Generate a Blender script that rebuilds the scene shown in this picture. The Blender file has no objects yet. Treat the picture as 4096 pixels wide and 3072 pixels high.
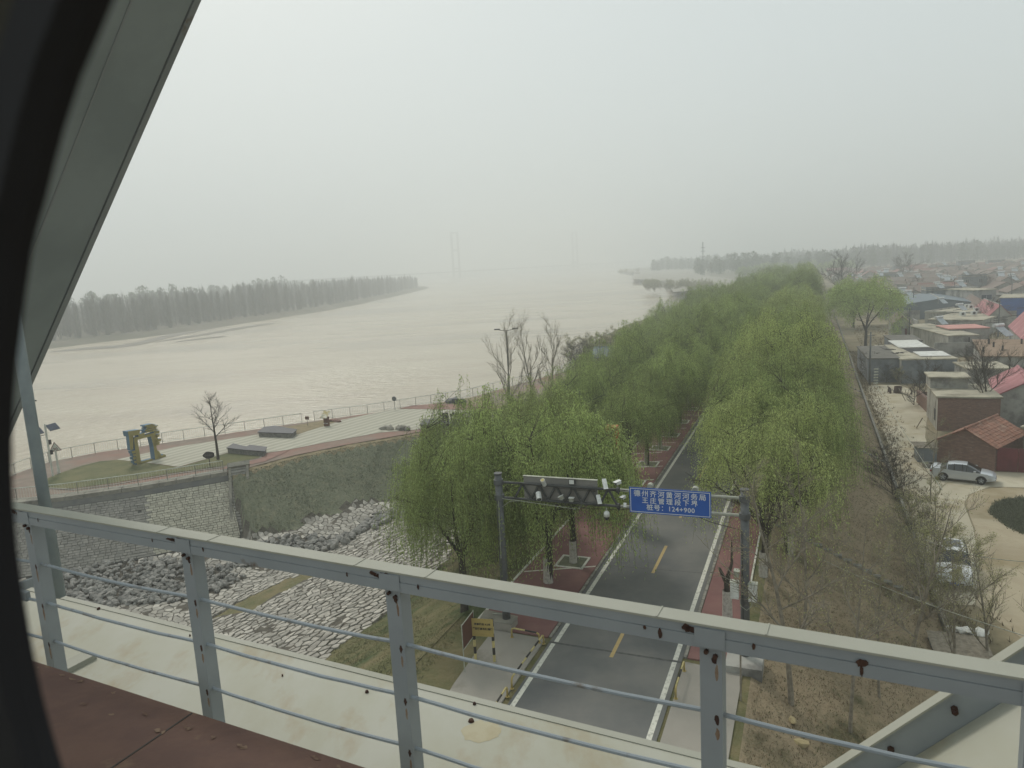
import bpy, math, random
import numpy as np
from mathutils import Vector, Matrix, noise, geometry
R = math.radians
sc = bpy.context.scene
COL = sc.collection
# ------------------------------------------------------------------ camera
FPX, TH, PH, CH = 2900.0, R(9.13), R(3.15), 15.1
AX = Vector((1, 0, 0)); AF = Vector((0, math.cos(TH), -math.sin(TH))); AD = Vector((0, -math.sin(TH), -math.cos(TH)))
CR = math.cos(PH)*AX + math.sin(PH)*AD; CD = -math.sin(PH)*AX + math.cos(PH)*AD
CAM = Vector((0, 0, CH))
cam = bpy.data.objects.new('camera', bpy.data.cameras.new('camera')); COL.objects.link(cam); sc.camera = cam
cam.matrix_world = Matrix.Translation(CAM) @ Matrix((CR, -CD, -AF)).transposed().to_4x4()
cam.data.sensor_width = 36; cam.data.lens = 36*FPX/4096; cam.data.clip_start = .01; cam.data.clip_end = 40000
cam.data.dof.use_dof = True; cam.data.dof.focus_distance = 45; cam.data.dof.aperture_fstop = cam.data.lens/4.2
# ------------------------------------------------------------------ sky, sun, exposure
SUN_EL, SUN_AZ = R(48), R(-25)
wd = bpy.data.worlds.new('World'); sc.world = wd; wd.use_nodes = True
nt = wd.node_tree; bg = nt.nodes['Background']
sky = nt.nodes.new('ShaderNodeTexSky'); sky.sky_type = 'NISHITA'; sky.sun_disc = False
sky.sun_elevation = SUN_EL; sky.sun_rotation = SUN_AZ; sky.dust_density = 8; sky.air_density = 1.2
mx = nt.nodes.new('ShaderNodeMix'); mx.data_type = 'RGBA'; mx.inputs[0].default_value = .86
nt.links.new(sky.outputs[0], mx.inputs[6]); mx.inputs[7].default_value = (6.3, 6.98, 7.0, 1)
nt.links.new(mx.outputs[2], bg.inputs[0]); bg.inputs[1].default_value = .1
sun = bpy.data.objects.new('sun', bpy.data.lights.new('sun', 'SUN')); COL.objects.link(sun)
sun.data.energy = 1.5; sun.data.angle = R(10); sun.data.color = (1, .95, .87)
sdir = Vector((math.sin(SUN_AZ)*math.cos(SUN_EL), math.cos(SUN_AZ)*math.cos(SUN_EL), math.sin(SUN_EL)))
sun.rotation_euler = sdir.to_track_quat('Z', 'Y').to_euler()
vs = sc.view_settings; vs.view_transform = 'Standard'; vs.look = 'None'; vs.gamma = 1; vs.exposure = 0.17
sc.cycles.volume_bounces = 1; sc.cycles.max_bounces = 6; sc.cycles.diffuse_bounces = 3; sc.cycles.transparent_max_bounces = 8
sc.cycles.use_denoising = True
HAZE = .0012
# ------------------------------------------------------------------ helpers
def ray(x, y): return AF + CR*((x-2048)/FPX) + CD*((y-1536)/FPX)
def at(x, y, z=0.0):
    d = ray(x, y); return CAM + d*((z-CH)/d.z)
RD = Vector((.386, .9225, 0)); RN = Vector((.9225, -.386, 0))     # along / across the levee road
def W(s, w, z=0.0): return RD*s + RN*w + Vector((0, 0, z))
def SW(p): return p.dot(RD), p.dot(RN)
def onS(x, y, s0):
    d = ray(x, y); return CAM + d*((s0-CAM.dot(RD))/d.dot(RD))
BR = Vector((.892, -.452, 0)); BO = Vector((.452, .892, 0))       # along / out of the railway bridge
def B(a, o, z): return BR*a + BO*o + Vector((0, 0, z))
def onB(x, y, o):
    d = ray(x, y); return CAM + d*(o/d.dot(BO))
def lin(c):
    if isinstance(c, str):
        c = [int(c[i:i+2], 16)/255 for i in (0, 2, 4)]
        return tuple(x/12.92 if x < .04045 else ((x+.055)/1.055)**2.4 for x in c)
    return tuple(c)
def mat(name, col, col2=None, scale=1.0, mixlo=.4, mixhi=.6, rough=.85, bump=0.0, bscale=None, metal=0.0, col3=None, scale3=.3, lo3=.55, hi3=.7, island=0.0, trans=0.0, spec=.4, stretch=None, coat=0):
    m = bpy.data.materials.new(name); m.use_nodes = True; t = m.node_tree; n = t.nodes; l = t.links
    p = n['Principled BSDF']; p.inputs['Roughness'].default_value = rough; p.inputs['Metallic'].default_value = metal
    p.inputs['Specular IOR Level'].default_value = spec; p.inputs['Coat Weight'].default_value = coat
    c = lin(col); p.inputs['Base Color'].default_value = (*c, 1)
    out = None
    tc = n.new('ShaderNodeTexCoord'); vec = tc.outputs['Object']
    if stretch:
        mp = n.new('ShaderNodeMapping'); mp.inputs['Scale'].default_value = stretch; l.new(vec, mp.inputs[0]); vec = mp.outputs[0]
    def nz(s, d=5):
        q = n.new('ShaderNodeTexNoise'); q.inputs['Scale'].default_value = s; q.inputs['Detail'].default_value = d; q.inputs['Roughness'].default_value = .62
        l.new(vec, q.inputs['Vector']); return q.outputs[0]
    def mixc(fac, a, b, lo, hi):
        r = n.new('ShaderNodeMapRange'); r.inputs[1].default_value = lo; r.inputs[2].default_value = hi; l.new(fac, r.inputs[0])
        x = n.new('ShaderNodeMix'); x.data_type = 'RGBA'; l.new(r.outputs[0], x.inputs[0])
        for i, v in ((6, a), (7, b)):
            if hasattr(v, 'node'): l.new(v, x.inputs[i])
            else: x.inputs[i].default_value = (*v, 1)
        return x.outputs[2]
    if col2 is not None: out = mixc(nz(scale), c, lin(col2), mixlo, mixhi)
    if col3 is not None: out = mixc(nz(scale3, 6), out if out is not None else c, lin(col3), lo3, hi3)
    if island:
        g = n.new('ShaderNodeNewGeometry'); r = n.new('ShaderNodeMapRange'); r.inputs[3].default_value = 1-island; r.inputs[4].default_value = 1+island
        l.new(g.outputs['Random Per Island'], r.inputs[0])
        oi = n.new('ShaderNodeObjectInfo'); r2 = n.new('ShaderNodeMapRange'); r2.inputs[3].default_value = 1-island*.6; r2.inputs[4].default_value = 1+island*.6
        l.new(oi.outputs['Random'], r2.inputs[0])
        mu = n.new('ShaderNodeMath'); mu.operation = 'MULTIPLY'; l.new(r.outputs[0], mu.inputs[0]); l.new(r2.outputs[0], mu.inputs[1])
        h = n.new('ShaderNodeHueSaturation'); l.new(mu.outputs[0], h.inputs['Value'])
        if out is None: h.inputs['Color'].default_value = (*c, 1)
        else: l.new(out, h.inputs['Color'])
        out = h.outputs[0]
    if out is not None: l.new(out, p.inputs['Base Color'])
    if bump:
        b = n.new('ShaderNodeBump'); b.inputs['Strength'].default_value = 1; b.inputs['Distance'].default_value = bump
        l.new(nz(bscale or scale*3), b.inputs['Height']); l.new(b.outputs[0], p.inputs['Normal'])
    if trans:
        tr = n.new('ShaderNodeBsdfTranslucent'); tr.inputs[0].default_value = (*[min(1, v*1.25) for v in c], 1)
        if out is not None: l.new(out, tr.inputs[0])
        ms = n.new('ShaderNodeMixShader'); ms.inputs[0].default_value = trans
        l.new(p.outputs[0], ms.inputs[1]); l.new(tr.outputs[0], ms.inputs[2]); l.new(ms.outputs[0], n['Material Output'].inputs[0])
    return m
class MB:
    def __init__(s): s.v = []; s.f = []; s.m = []
    def poly(s, pts, mi=0):
        k = len(s.v); s.v += [tuple(p) for p in pts]; s.f.append(tuple(range(k, k+len(pts)))); s.m.append(mi); return s
    def ring(s, a, b, mi=0, close=True):
        n = len(a); k = len(s.v); s.v += [tuple(p) for p in a]+[tuple(p) for p in b]
        for i in range(n if close else n-1):
            j = (i+1) % n; s.f.append((k+i, k+j, k+n+j, k+n+i)); s.m.append(mi)
        return s
    def bx(s, x0, x1, y0, y1, z0, z1, fr=None, mi=0):
        P = [(x, y, z) for z in (z0, z1) for y in (y0, y1) for x in (x0, x1)]
        if fr: P = [tuple(fr(*p)) for p in P]
        k = len(s.v); s.v += P
        for q in ((0, 2, 3, 1), (4, 5, 7, 6), (0, 1, 5, 4), (1, 3, 7, 5), (3, 2, 6, 7), (2, 0, 4, 6)):
            s.f.append(tuple(k+i for i in q)); s.m.append(mi)
        return s
    def tube(s, pts, rad, n=6, mi=0, cap=True):
        pts = [Vector(p) for p in pts]
        if not hasattr(rad, '__len__'): rad = [rad]*len(pts)
        k = len(s.v); u = None
        for i, p in enumerate(pts):
            t = (pts[min(i+1, len(pts)-1)]-pts[max(i-1, 0)]).normalized()
            if u is None: u = t.orthogonal().normalized()
            else: u = (u-t*u.dot(t)).normalized()
            w = t.cross(u)
            for j in range(n):
                a = 2*math.pi*j/n; s.v.append(tuple(p+(u*math.cos(a)+w*math.sin(a))*rad[i]))
        for i in range(len(pts)-1):
            for j in range(n):
                j2 = (j+1) % n; s.f.append((k+i*n+j, k+i*n+j2, k+(i+1)*n+j2, k+(i+1)*n+j)); s.m.append(mi)
        if cap:
            s.f.append(tuple(k+j for j in range(n))[::-1]); s.m.append(mi)
            e = k+(len(pts)-1)*n; s.f.append(tuple(e+j for j in range(n))); s.m.append(mi)
        return s
    def prism(s, poly, fa, fb, mi=0, caps=True):
        a = [Vector(fa(*p)) for p in poly]; b = [Vector(fb(*p)) for p in poly]
        s.ring(a, b, mi)
        if caps: s.poly(a[::-1], mi); s.poly(b, mi)
        return s
    def build(s, name, mats, parent=None, smooth=False, org=None, link=True):
        o = Vector((0, 0, 0)) if org is None else Vector(org)
        if org is None and parent is not None and parent.name in ORG: o = ORG[parent.name]
        me = bpy.data.meshes.new(name)
        v = [(p[0]-o.x, p[1]-o.y, p[2]-o.z) for p in s.v] if o.length else s.v
        me.from_pydata(v, [], s.f)
        for m in (mats if isinstance(mats, (list, tuple)) else [mats]): me.materials.append(m)
        if any(s.m): me.polygons.foreach_set('material_index', s.m)
        if smooth: me.polygons.foreach_set('use_smooth', [True]*len(s.f))
        me.update()
        ob = bpy.data.objects.new(name, me)
        if link: COL.objects.link(ob)
        if parent is not None:
            ob.parent = parent
            if parent.name in ORG: ORG[ob.name] = ORG[parent.name]
        elif org is not None: ob.location = o
        return ob
ORG = {}
def tag(o, label=None, cat=None, group=None, kind=None):
    if label: o['label'] = label
    if cat: o['category'] = cat
    if group: o['group'] = group
    if kind: o['kind'] = kind
    return o
def thing(name, label, cat, loc=(0, 0, 0), rz=0.0, group=None, world=True):
    o = bpy.data.objects.new(name, None); COL.objects.link(o); o.location = loc; o.rotation_euler = (0, 0, rz); o.empty_display_size = .3
    if world and not rz: ORG[o.name] = Vector(loc)
    return tag(o, label, cat, group)
def dup(o, loc=None, rz=None, scale=None, label=None, group=None, parent=None):
    c = o.copy(); COL.objects.link(c)
    if parent is not None: c.parent = parent
    if loc is not None: c.location = loc
    if rz is not None: c.rotation_euler = (0, 0, rz)
    if scale is not None: c.scale = scale if hasattr(scale, '__len__') else (scale,)*3
    if label: c['label'] = label
    if group: c['group'] = group
    for ch in o.children: dup(ch, parent=c)
    return c
def struct(name, mb, m, **k):
    return tag(mb.build(name, m, **k), kind='structure')
def text(name, body, size, m, M, parent=None, ext=.004, off=0.0, spacing=1.0):
    cu = bpy.data.curves.new(name, 'FONT'); cu.body = body; cu.size = size; cu.align_x = 'CENTER'; cu.align_y = 'CENTER'
    cu.extrude = ext; cu.offset = off; cu.space_character = spacing; cu.resolution_u = 2
    cu.materials.append(m); o = bpy.data.objects.new(name, cu); COL.objects.link(o)
    if parent is not None:
        if parent.name in ORG: M = Matrix.Translation(-ORG[parent.name]) @ M
    me = bpy.data.meshes.new_from_object(o); COL.objects.unlink(o); bpy.data.objects.remove(o)
    o = bpy.data.objects.new(name, me); COL.objects.link(o); o.parent = parent; o.matrix_local = M
    return o
def basis(x, y, z, t):
    return Matrix.Translation(t) @ Matrix((x, y, z)).transposed().to_4x4()
def tess(mb, pts, mi=0):
    tr = geometry.tessellate_polygon([[Vector(p) for p in pts]])
    for t in tr:
        q = [Vector(pts[i]) for i in t]
        if (q[1]-q[0]).cross(q[2]-q[0]).z < 0: q.reverse()
        mb.poly(q, mi)
    return mb
# ------------------------------------------------------------------ materials
M = {}
M['water'] = mat('muddy_water', 'A69981', 'B1A68F', .06, .36, .64, rough=.22, spec=.5, bump=.5, bscale=.6, stretch=(.5, 1.2, 1), col3='9B917D', scale3=.012, lo3=.5, hi3=.62)
M['plain'] = mat('dry_field', '7A705A', '60603F', .02, rough=1, bump=.1, bscale=1)
M['farland'] = mat('bank_mud', '6B6558', '585746', .05, rough=1)
M['mud'] = mat('wet_mud', '5A564C', '6E675A', .3, rough=.7)
M['asphalt'] = mat('asphalt', '656663', '71706B', .35, .4, .6, rough=.9, bump=.006, bscale=60, col3='565858', scale3=.16, lo3=.44, hi3=.66)
M['white_line'] = mat('white_road_paint', 'C9C8BC', '8E8D84', 6, .5, .72, rough=.8)
M['yellow_line'] = mat('yellow_road_paint', 'AD9766', '8F8262', 8, .5, .75, rough=.8)
M['red_paving'] = mat('red_coloured_paving', '775451', '806059', .8, .35, .7, rough=.92, bump=.006, bscale=50, col3='684A48', scale3=.25, lo3=.5, hi3=.7)
M['kerb'] = mat('kerb_concrete', '8F8C82', '6E6C65', 3, rough=.9)
M['concrete'] = mat('apron_concrete', '8B877E', '959086', .5, .3, .7, rough=.9, bump=.01, bscale=12, col3='7D786C', scale3=.7, lo3=.56, hi3=.7)
M['dgrass'] = mat('dark_green_grass', '646954', '70725E', .5, .3, .7, rough=1, bump=.1, bscale=5, col3='7A7962', scale3=1.6, lo3=.5, hi3=.68)
M['lgrass'] = mat('levee_grass', '60603F', '746B4D', .45, .4, .6, rough=1, bump=.09, bscale=6, col3='475230', scale3=.22, lo3=.5, hi3=.64)
M['bgrass'] = mat('dry_brown_grass', '85775F', '94866D', .7, .35, .65, rough=1, bump=.1, bscale=6, col3='565239', scale3=.35, lo3=.52, hi3=.66)
M['gravel'] = mat('stony_soil', '4A463E', '5C574D', 2, rough=1, bump=.06, bscale=8)
M['tan'] = mat('trodden_earth', '8A7D62', '776E54', 1.5, rough=1, bump=.03)
M['slab'] = mat('pale_limestone', '9F9B92', '87837A', 2.2, .35, .65, rough=.95, bump=.03, bscale=6, island=.3)
M['rock'] = mat('grey_rubble', '8F8D87', '7A7873', 2.2, .35, .65, rough=.95, bump=.05, bscale=5, island=.22)
M['masonry'] = mat('grey_masonry', '8C8981', '7C7A73', 1.5, rough=.95, bump=.02, island=.13, col3='77756D', scale3=.5)
M['masonry_new'] = mat('pale_masonry', 'A8A494', '989586', 2, rough=.95, bump=.02, island=.2)
M['mortar'] = mat('wall_joints', '4C4B47', '403F3C', 2, rough=1)
M['coping'] = mat('coping_stone', '8F8B7F', '7A776D', 1.2, rough=.9, col3='5D5B55', scale3=.4, lo3=.5, hi3=.68)
M['brick_path'] = mat('brick_path', '84776B', '796D62', .8, rough=.95, col3='876A5E', scale3=.12, lo3=.45, hi3=.6)
M['path_red'] = mat('worn_red_path', '8D6F64', '80655C', .7, rough=.95)
M['lawn'] = mat('plaza_lawn', '5C5E3E', '6B6848', .5, rough=1, bump=.05, bscale=5, col3='48502F', scale3=.2, lo3=.48, hi3=.62)
M['steel'] = mat('painted_bridge_steel', '92989B', '888E91', 1.2, .4, .7, rough=.55, metal=.1, col3='6E6156', scale3=2.2, lo3=.66, hi3=.74)
M['steel_dark'] = mat('grey_truss_steel', '929C9F', '889295', .8, rough=.6, metal=.1)
M['steel_top'] = mat('pale_dusty_steel', '9C9C90', '919183', .9, .4, .7, rough=.6, col3='8D8C7E', scale3=.5, lo3=.6, hi3=.8)
M['chord'] = mat('cream_painted_chord', 'A5A599', '9D9C8B', .8, .4, .65, rough=.65, col3='93866A', scale3=.9, lo3=.54, hi3=.72, stretch=(1.6, .8, 1))
M['rust'] = mat('rust', '3C2A24', '4C362B', 9, rough=.95, bump=.004, bscale=40)
M['rust_plate'] = mat('rusty_brown_plate', '58423A', '624A3F', 2, rough=.85, bump=.004, bscale=9, col3='735F4B', scale3=2.6, lo3=.6, hi3=.74, stretch=(1, 1.5, 1))
M['black'] = mat('black_rubber', (.006, .006, .009), rough=.7)
M['inner'] = mat('dark_interior_panel', '3B3A35', '322F28', 2, rough=.7)
M['bark'] = mat('willow_bark', '4A443A', '38342D', 6, rough=1, bump=.02, bscale=18)
M['twig'] = mat('bare_twig', '6B6152', '574E42', 5, rough=1)
M['bark_grey'] = mat('grey_bark', '8C8577', '766F62', 5, rough=1, bump=.01)
M['lime'] = mat('lime_wash', 'B9B5AC', '8F8A80', 7, .45, .7, rough=.95)
M['leaf'] = mat('willow_leaf', (.32, .40, .145), rough=.7, island=.4, trans=.5, spec=.25)
M['leaf_y'] = mat('young_willow_leaf', (.34, .40, .15), rough=.7, island=.4, trans=.5, spec=.25)
M['bud'] = mat('spring_bud', (.30, .30, .15), rough=.8, island=.3, trans=.4)
M['far_twigs'] = mat('far_bare_wood', (.105, .108, .09), rough=1, island=.25)
M['far_green'] = mat('far_green_crown', (.075, .10, .045), rough=1, island=.35)
M['plaster'] = mat('grey_plaster', 'A09F98', '8F8D86', .7, rough=.95, col3='5C5B58', scale3=.35, lo3=.5, hi3=.66)
M['plaster_blue'] = mat('blue_grey_render', '6E757A', '7D8284', .6, rough=.95, col3='55585A', scale3=.4, lo3=.5, hi3=.65)
M['whitewash'] = mat('stained_whitewash', 'ABA99F', '8A877E', 1.2, .45, .62, rough=.95, col3='5E5B54', scale3=.6, lo3=.58, hi3=.7, stretch=(1, 1, .35))
M['cement_roof'] = mat('cement_roof', 'ACA693', '9A9483', .7, rough=.95, col3='6C6858', scale3=.35, lo3=.5, hi3=.64)
M['dark_roof'] = mat('dark_felt_roof', '5C5A54', '6B6860', .8, rough=.95, col3='45443F', scale3=.5)
M['earth_roof'] = mat('earth_covered_roof', '8F7A66', '7D6B59', 1.1, rough=1, bump=.04, col3='58503F', scale3=.8, lo3=.6, hi3=.7)
M['brick'] = mat('old_brick', '745C52', '84695C', 2.5, rough=.95, bump=.015, bscale=7, col3='9A8A7E', scale3=1.7, lo3=.6, hi3=.75, stretch=(1, 1, 3.2))
M['tile'] = mat('clay_tile', '8E6452', '7C5A4B', 1.5, rough=.9, island=.14, col3='A08573', scale3=.8, lo3=.55, hi3=.7)
M['tile_old'] = mat('weathered_clay_tiles', '756C65', '7D6A60', .6, rough=.95, bump=.05, bscale=3, col3='6B6058', scale3=.3)
M['red_tin'] = mat('red_sheet_roof', '955559', 'A26A6D', .5, rough=.6, col3='C08B8C', scale3=.5, lo3=.56, hi3=.68, stretch=(.4, 2, 1))
M['red_tin2'] = mat('dull_red_tile_roof', '80584F', '7A564E', .8, rough=.8, col3='7A605A', scale3=.4)
M['pink_tin'] = mat('faded_pink_awning', 'C28E84', 'B58077', .6, rough=.7)
M['blue_tin'] = mat('blue_sheet_wall', '2E5C9E', '2A5290', .5, rough=.5)
M['slate'] = mat('blue_grey_sheet_roof', '66727A', '5E6A72', .4, rough=.6)
M['white_sheet'] = mat('white_plastic_sheet', 'D2D2CC', 'BDBDB6', 1.5, rough=.5, col3='A7A69E', scale3=1.2, lo3=.62, hi3=.72)
M['opening'] = mat('dark_opening', '232325', rough=.8)
M['pane'] = mat('window_glass', '30383D', rough=.12, spec=.7)
M['wframe'] = mat('window_frame', 'B2B3AE', rough=.6)
M['door_red'] = mat('maroon_door', '6A3033', '5C2B2E', 1, rough=.7)
M['heater'] = mat('solar_white_tank', 'D0D2D0', 'B0B1AE', 3, rough=.4)
M['collector'] = mat('solar_tubes', 'A9AFB2', '8D9499', 6, rough=.35)
M['sand'] = mat('bare_sandy_ground', 'A69B84', '998D76', .35, .4, .6, rough=1, bump=.04, bscale=2, col3='877A5C', scale3=.18, lo3=.5, hi3=.66)
M['vground'] = mat('village_ground', '8A7F66', '776E58', .2, rough=1, bump=.05, bscale=1.5, col3='5F5B45', scale3=.07, lo3=.5, hi3=.62)
M['track'] = mat('concrete_village_track', 'B5AE9A', 'AAA28D', .3, rough=.95, col3='978B6F', scale3=.35, lo3=.5, hi3=.7)
M['paint_silver'] = mat('silver_car_paint', 'B9BEC2', rough=.3, metal=.35, spec=.6, coat=.6)
M['paint_white'] = mat('white_car_paint', 'C9CBCB', rough=.25, spec=.6, coat=.6)
M['car_glass'] = mat('car_glass', '15191B', rough=.08, spec=.8)
M['tyre'] = mat('tyre', '1B1B1C', rough=.9)
M['rim'] = mat('dark_alloy', '5A5C5E', rough=.4, metal=.6)
M['lamp_red'] = mat('tail_lamp', '7A1D1D', rough=.3)
M['lamp_clear'] = mat('head_lamp', 'C8CCD0', rough=.15)
M['sign_blue'] = mat('blue_sign_face', '2354A6', '285AAD', 1, rough=.5)
M['sign_white'] = mat('white_lettering', 'D5D8D8', rough=.6)
M['galv'] = mat('weathered_galvanised', '66696A', '585A5A', 3, rough=.6, metal=.2, col3='4A463F', scale3=2, lo3=.6, hi3=.7)
M['galv_light'] = mat('pale_pipe', 'A8AA9C', '8D8F83', 3, rough=.6)
M['truss'] = mat('dark_truss_steel', '4B4D4B', '3E403E', 3, rough=.7)
M['board'] = mat('grey_board', '8B8983', '7C7A75', 1, rough=.7)
M['cam_white'] = mat('white_camera_shell', 'D6D8D4', 'C0C2BD', 4, rough=.45)
M['orange'] = mat('orange_panel', 'A9502E', 'B25A35', 1, rough=.6)
M['orange_dull'] = mat('orange_brown_panel', '8A6A3C', '94683A', 1, rough=.6)
M['yellow'] = mat('yellow_paint', 'A8955A', '968555', 6, .5, .7, rough=.7)
M['yellow_pale'] = mat('pale_yellow_paint', 'BDAF77', 'A79B6C', 6, rough=.7)
M['black_paint'] = mat('black_paint', '2A2824', '36332D', 8, rough=.7)
M['pole'] = mat('blue_grey_pole', '98A3A8', '8A959A', 2, rough=.5)
M['rail_white'] = mat('white_railing', 'C9CABF', 'B3B4AA', 2, rough=.6)
M['rail_dark'] = mat('grey_railing', '77776E', '6A6A62', 2, rough=.7)
M['granite'] = mat('black_granite', '45464A', '3B3C3F', 3, rough=.6)
M['rubble_wall'] = mat('rubble_facing', '5F5E5A', '7A7871', 4, .4, .6, rough=.95, bump=.05, bscale=4)
M['sculpt_y'] = mat('ochre_sculpture', '8F8450', '9B9058', 1.2, rough=.75)
M['sculpt_b'] = mat('blue_sculpture', '4E6C80', '5A7688', 1.5, rough=.7)
M['iron'] = mat('dark_iron_letters', '2B2524', rough=.7)
M['solar'] = mat('solar_panel', '3E4450', '4A5060', 8, rough=.3)
M['sand_stone'] = mat('yellow_boulder', 'A39570', '8C8062', 2, rough=.95, bump=.05, bscale=2)
M['brown_board'] = mat('brown_signboard', '5B3D30', rough=.7)
M['map'] = mat('faded_map_print', 'B9B6A6', '9A8B55', 2.2, .45, .55, rough=.6, col3='7E95A0', scale3=1.6)
# striped plaza paving
def striped():
    p = at(719, 1827, -2.5); q = at(1032, 1745, -2.5); d = (q-p).normalized(); nrm = Vector((-d.y, d.x, 0))
    m = bpy.data.materials.new('striped_paving'); m.use_nodes = True; n = m.node_tree.nodes; l = m.node_tree.links
    g = n.new('ShaderNodeNewGeometry'); dp = n.new('ShaderNodeVectorMath'); dp.operation = 'DOT_PRODUCT'; dp.inputs[1].default_value = nrm
    l.new(g.outputs['Position'], dp.inputs[0])
    nz = n.new('ShaderNodeTexNoise'); nz.inputs['Scale'].default_value = .5; nz.inputs['Detail'].default_value = 3; l.new(g.outputs['Position'], nz.inputs['Vector'])
    ad = n.new('ShaderNodeMath'); ad.operation = 'MULTIPLY_ADD'; l.new(nz.outputs[0], ad.inputs[0]); ad.inputs[1].default_value = .55; l.new(dp.outputs['Value'], ad.inputs[2])
    sn = n.new('ShaderNodeMath'); sn.operation = 'MULTIPLY'; l.new(ad.outputs[0], sn.inputs[0]); sn.inputs[1].default_value = 2*math.pi/1.15
    s2 = n.new('ShaderNodeMath'); s2.operation = 'SINE'; l.new(sn.outputs[0], s2.inputs[0])
    r = n.new('ShaderNodeMapRange'); r.inputs[1].default_value = -.5; r.inputs[2].default_value = .7; l.new(s2.outputs[0], r.inputs[0])
    x = n.new('ShaderNodeMix'); x.data_type = 'RGBA'; l.new(r.outputs[0], x.inputs[0]); x.inputs[6].default_value = (*lin('989585'), 1); x.inputs[7].default_value = (*lin('ADAA9B'), 1)
    l.new(x.outputs[2], n['Principled BSDF'].inputs['Base Color']); n['Principled BSDF'].inputs['Roughness'].default_value = .9
    return m
M['striped'] = striped()
# ================================================================== ground, river, levee
rnd = random.Random(7)
ZW, ZV, ZP = -8.5, -4.0, -2.5
# river bed and land: the river is one large sheet, the land pieces stand above it
m = MB(); m.poly([(-5000, -700, ZW), (5000, -700, ZW), (5000, 7600, ZW), (-5000, 7600, ZW)]); struct('river', m, M['water'])
def land(name, edge, inner, ztop, zb, slopew, mt):
    """edge: water line points; inner: closing points; a sloped bank and a flat top"""
    m = MB(); n = len(edge); top = []
    for i, p in enumerate(edge):
        a = edge[max(i-1, 0)]; b = edge[min(i+1, n-1)]; t = Vector((b[0]-a[0], b[1]-a[1])).normalized()
        q = (p[0]+t.y*slopew, p[1]-t.x*slopew); top.append((q[0], q[1], ztop))
    lo = [(p[0], p[1], zb) for p in edge]
    m.ring(lo, top, 1 if isinstance(mt, list) else 0, close=False)
    tess(m, top+[(q[0], q[1], ztop) for q in inner])
    return struct(name, m, mt)
# left bank (travelling away from the camera the land lies on the left)
LB = [(-330, 60), (-262, 190), (-203, 300), (-176, 345), (-163, 372), (-147, 440), (-131, 520), (-122, 640), (-116, 800), (-113, 960), (-112, 1080), (-122, 1150), (-150, 1200), (-230, 1260), (-420, 1330), (-900, 1400), (-4800, 1500)]
def jag(P, k, amp, seed=1):
    r = random.Random(seed); out = []
    for i in range(len(P)-1):
        a, b = Vector(P[i]), Vector(P[i+1]); L = (b-a).length; n = max(1, int(L/k))
        for j in range(n):
            q = a+(b-a)*(j/n); out.append((q.x+r.uniform(-amp, amp), q.y+r.uniform(-amp, amp)))
    out.append(tuple(P[-1])); return out
LBj = jag(LB, 12, 1.6)
land('left_bank', [(p[0], p[1]) for p in LBj[::-1]], [(-4900, 40)], -6.6, ZW-.3, 9, M['farland'])
# mud shoals along the left bank
m = MB()
def shoal(pts, z=ZW+.12):
    n = len(pts); up = [at(x, y-h, z) for x, y, h in pts]; lo = [at(x, y+h, z) for x, y, h in pts]
    m.ring(lo, up, close=False)
shoal([(195, 1408, 1), (330, 1395, 4), (480, 1385, 5), (560, 1372, 7), (640, 1352, 7), (740, 1330, 6), (860, 1308, 4), (1000, 1283, 3), (1150, 1262, 2), (1300, 1243, 1)])
shoal([(620, 1368, 1), (720, 1352, 3), (830, 1335, 3), (940, 1315, 4), (1040, 1300, 3), (1100, 1292, 1)])
shoal([(700, 1368, 1), (790, 1356, 2), (900, 1345, 2)])
struct('mud_shoal', m, M['mud'])
# far shore beyond the bend
land('far_shore', jag([(4800, 2700), (1500, 2650), (600, 2720), (150, 2800), (-300, 2850), (-900, 2800), (-4800, 2900)], 60, 8), [(-4800, 7400), (4800, 7400)], -5.5, ZW-.3, 14, M['farland'])
# village plain to the right of the levee and foreland to the left
WT = 6.4
m = MB(); m.poly([W(-400, WT, ZV), W(-400, 2200, ZV), W(2600, 2200, ZV), W(2600, WT, ZV)]); struct('village_ground', m, M['vground'])
# river foreland beyond s=200
e = [W(s, w) for s, w in [(199, -54), (215, -53.5), (250, -51), (300, -49), (345, -49), (400, -50), (447, -52)]]
e += [at(x, y, ZW) for x, y in [(2700, 1178), (2793, 1176), (2716, 1161), (2620, 1148), (2560, 1140), (2556, 1132), (2575, 1122), (2620, 1112), (2558, 1108), (2500, 1098), (2468, 1091), (2480, 1085)]]
e = [(p.x, p.y) for p in e]
e2 = W(2500, -160); e3 = W(2500, WT+.1); e4 = W(199, WT-9)
m = MB(); n = len(e); top = []
for i, p in enumerate(e):
    c = Vector(W(360+i*18, -30)[:2]) if i > 6 else Vector(W(200+i*40, -20)[:2])
    t = (c-Vector(p)).normalized(); k = 11 if i > 6 else 7
    top.append((p[0]+t.x*k, p[1]+t.y*k, -3.4))
m.ring([(p[0], p[1], ZW-.3) for p in e], top, 1, close=False)
tess(m, top+[(e2.x, e2.y, -3.4), (e3.x, e3.y, -3.4), (e4.x, e4.y, -3.4)])
struct('far_foreland', m, [mat('far_dry_land', '7C7666', '6D6C56', .05, rough=1), mat('revetment_stone', '77756E', '6A6962', .2, rough=1, bump=.3, bscale=.5)])
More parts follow.
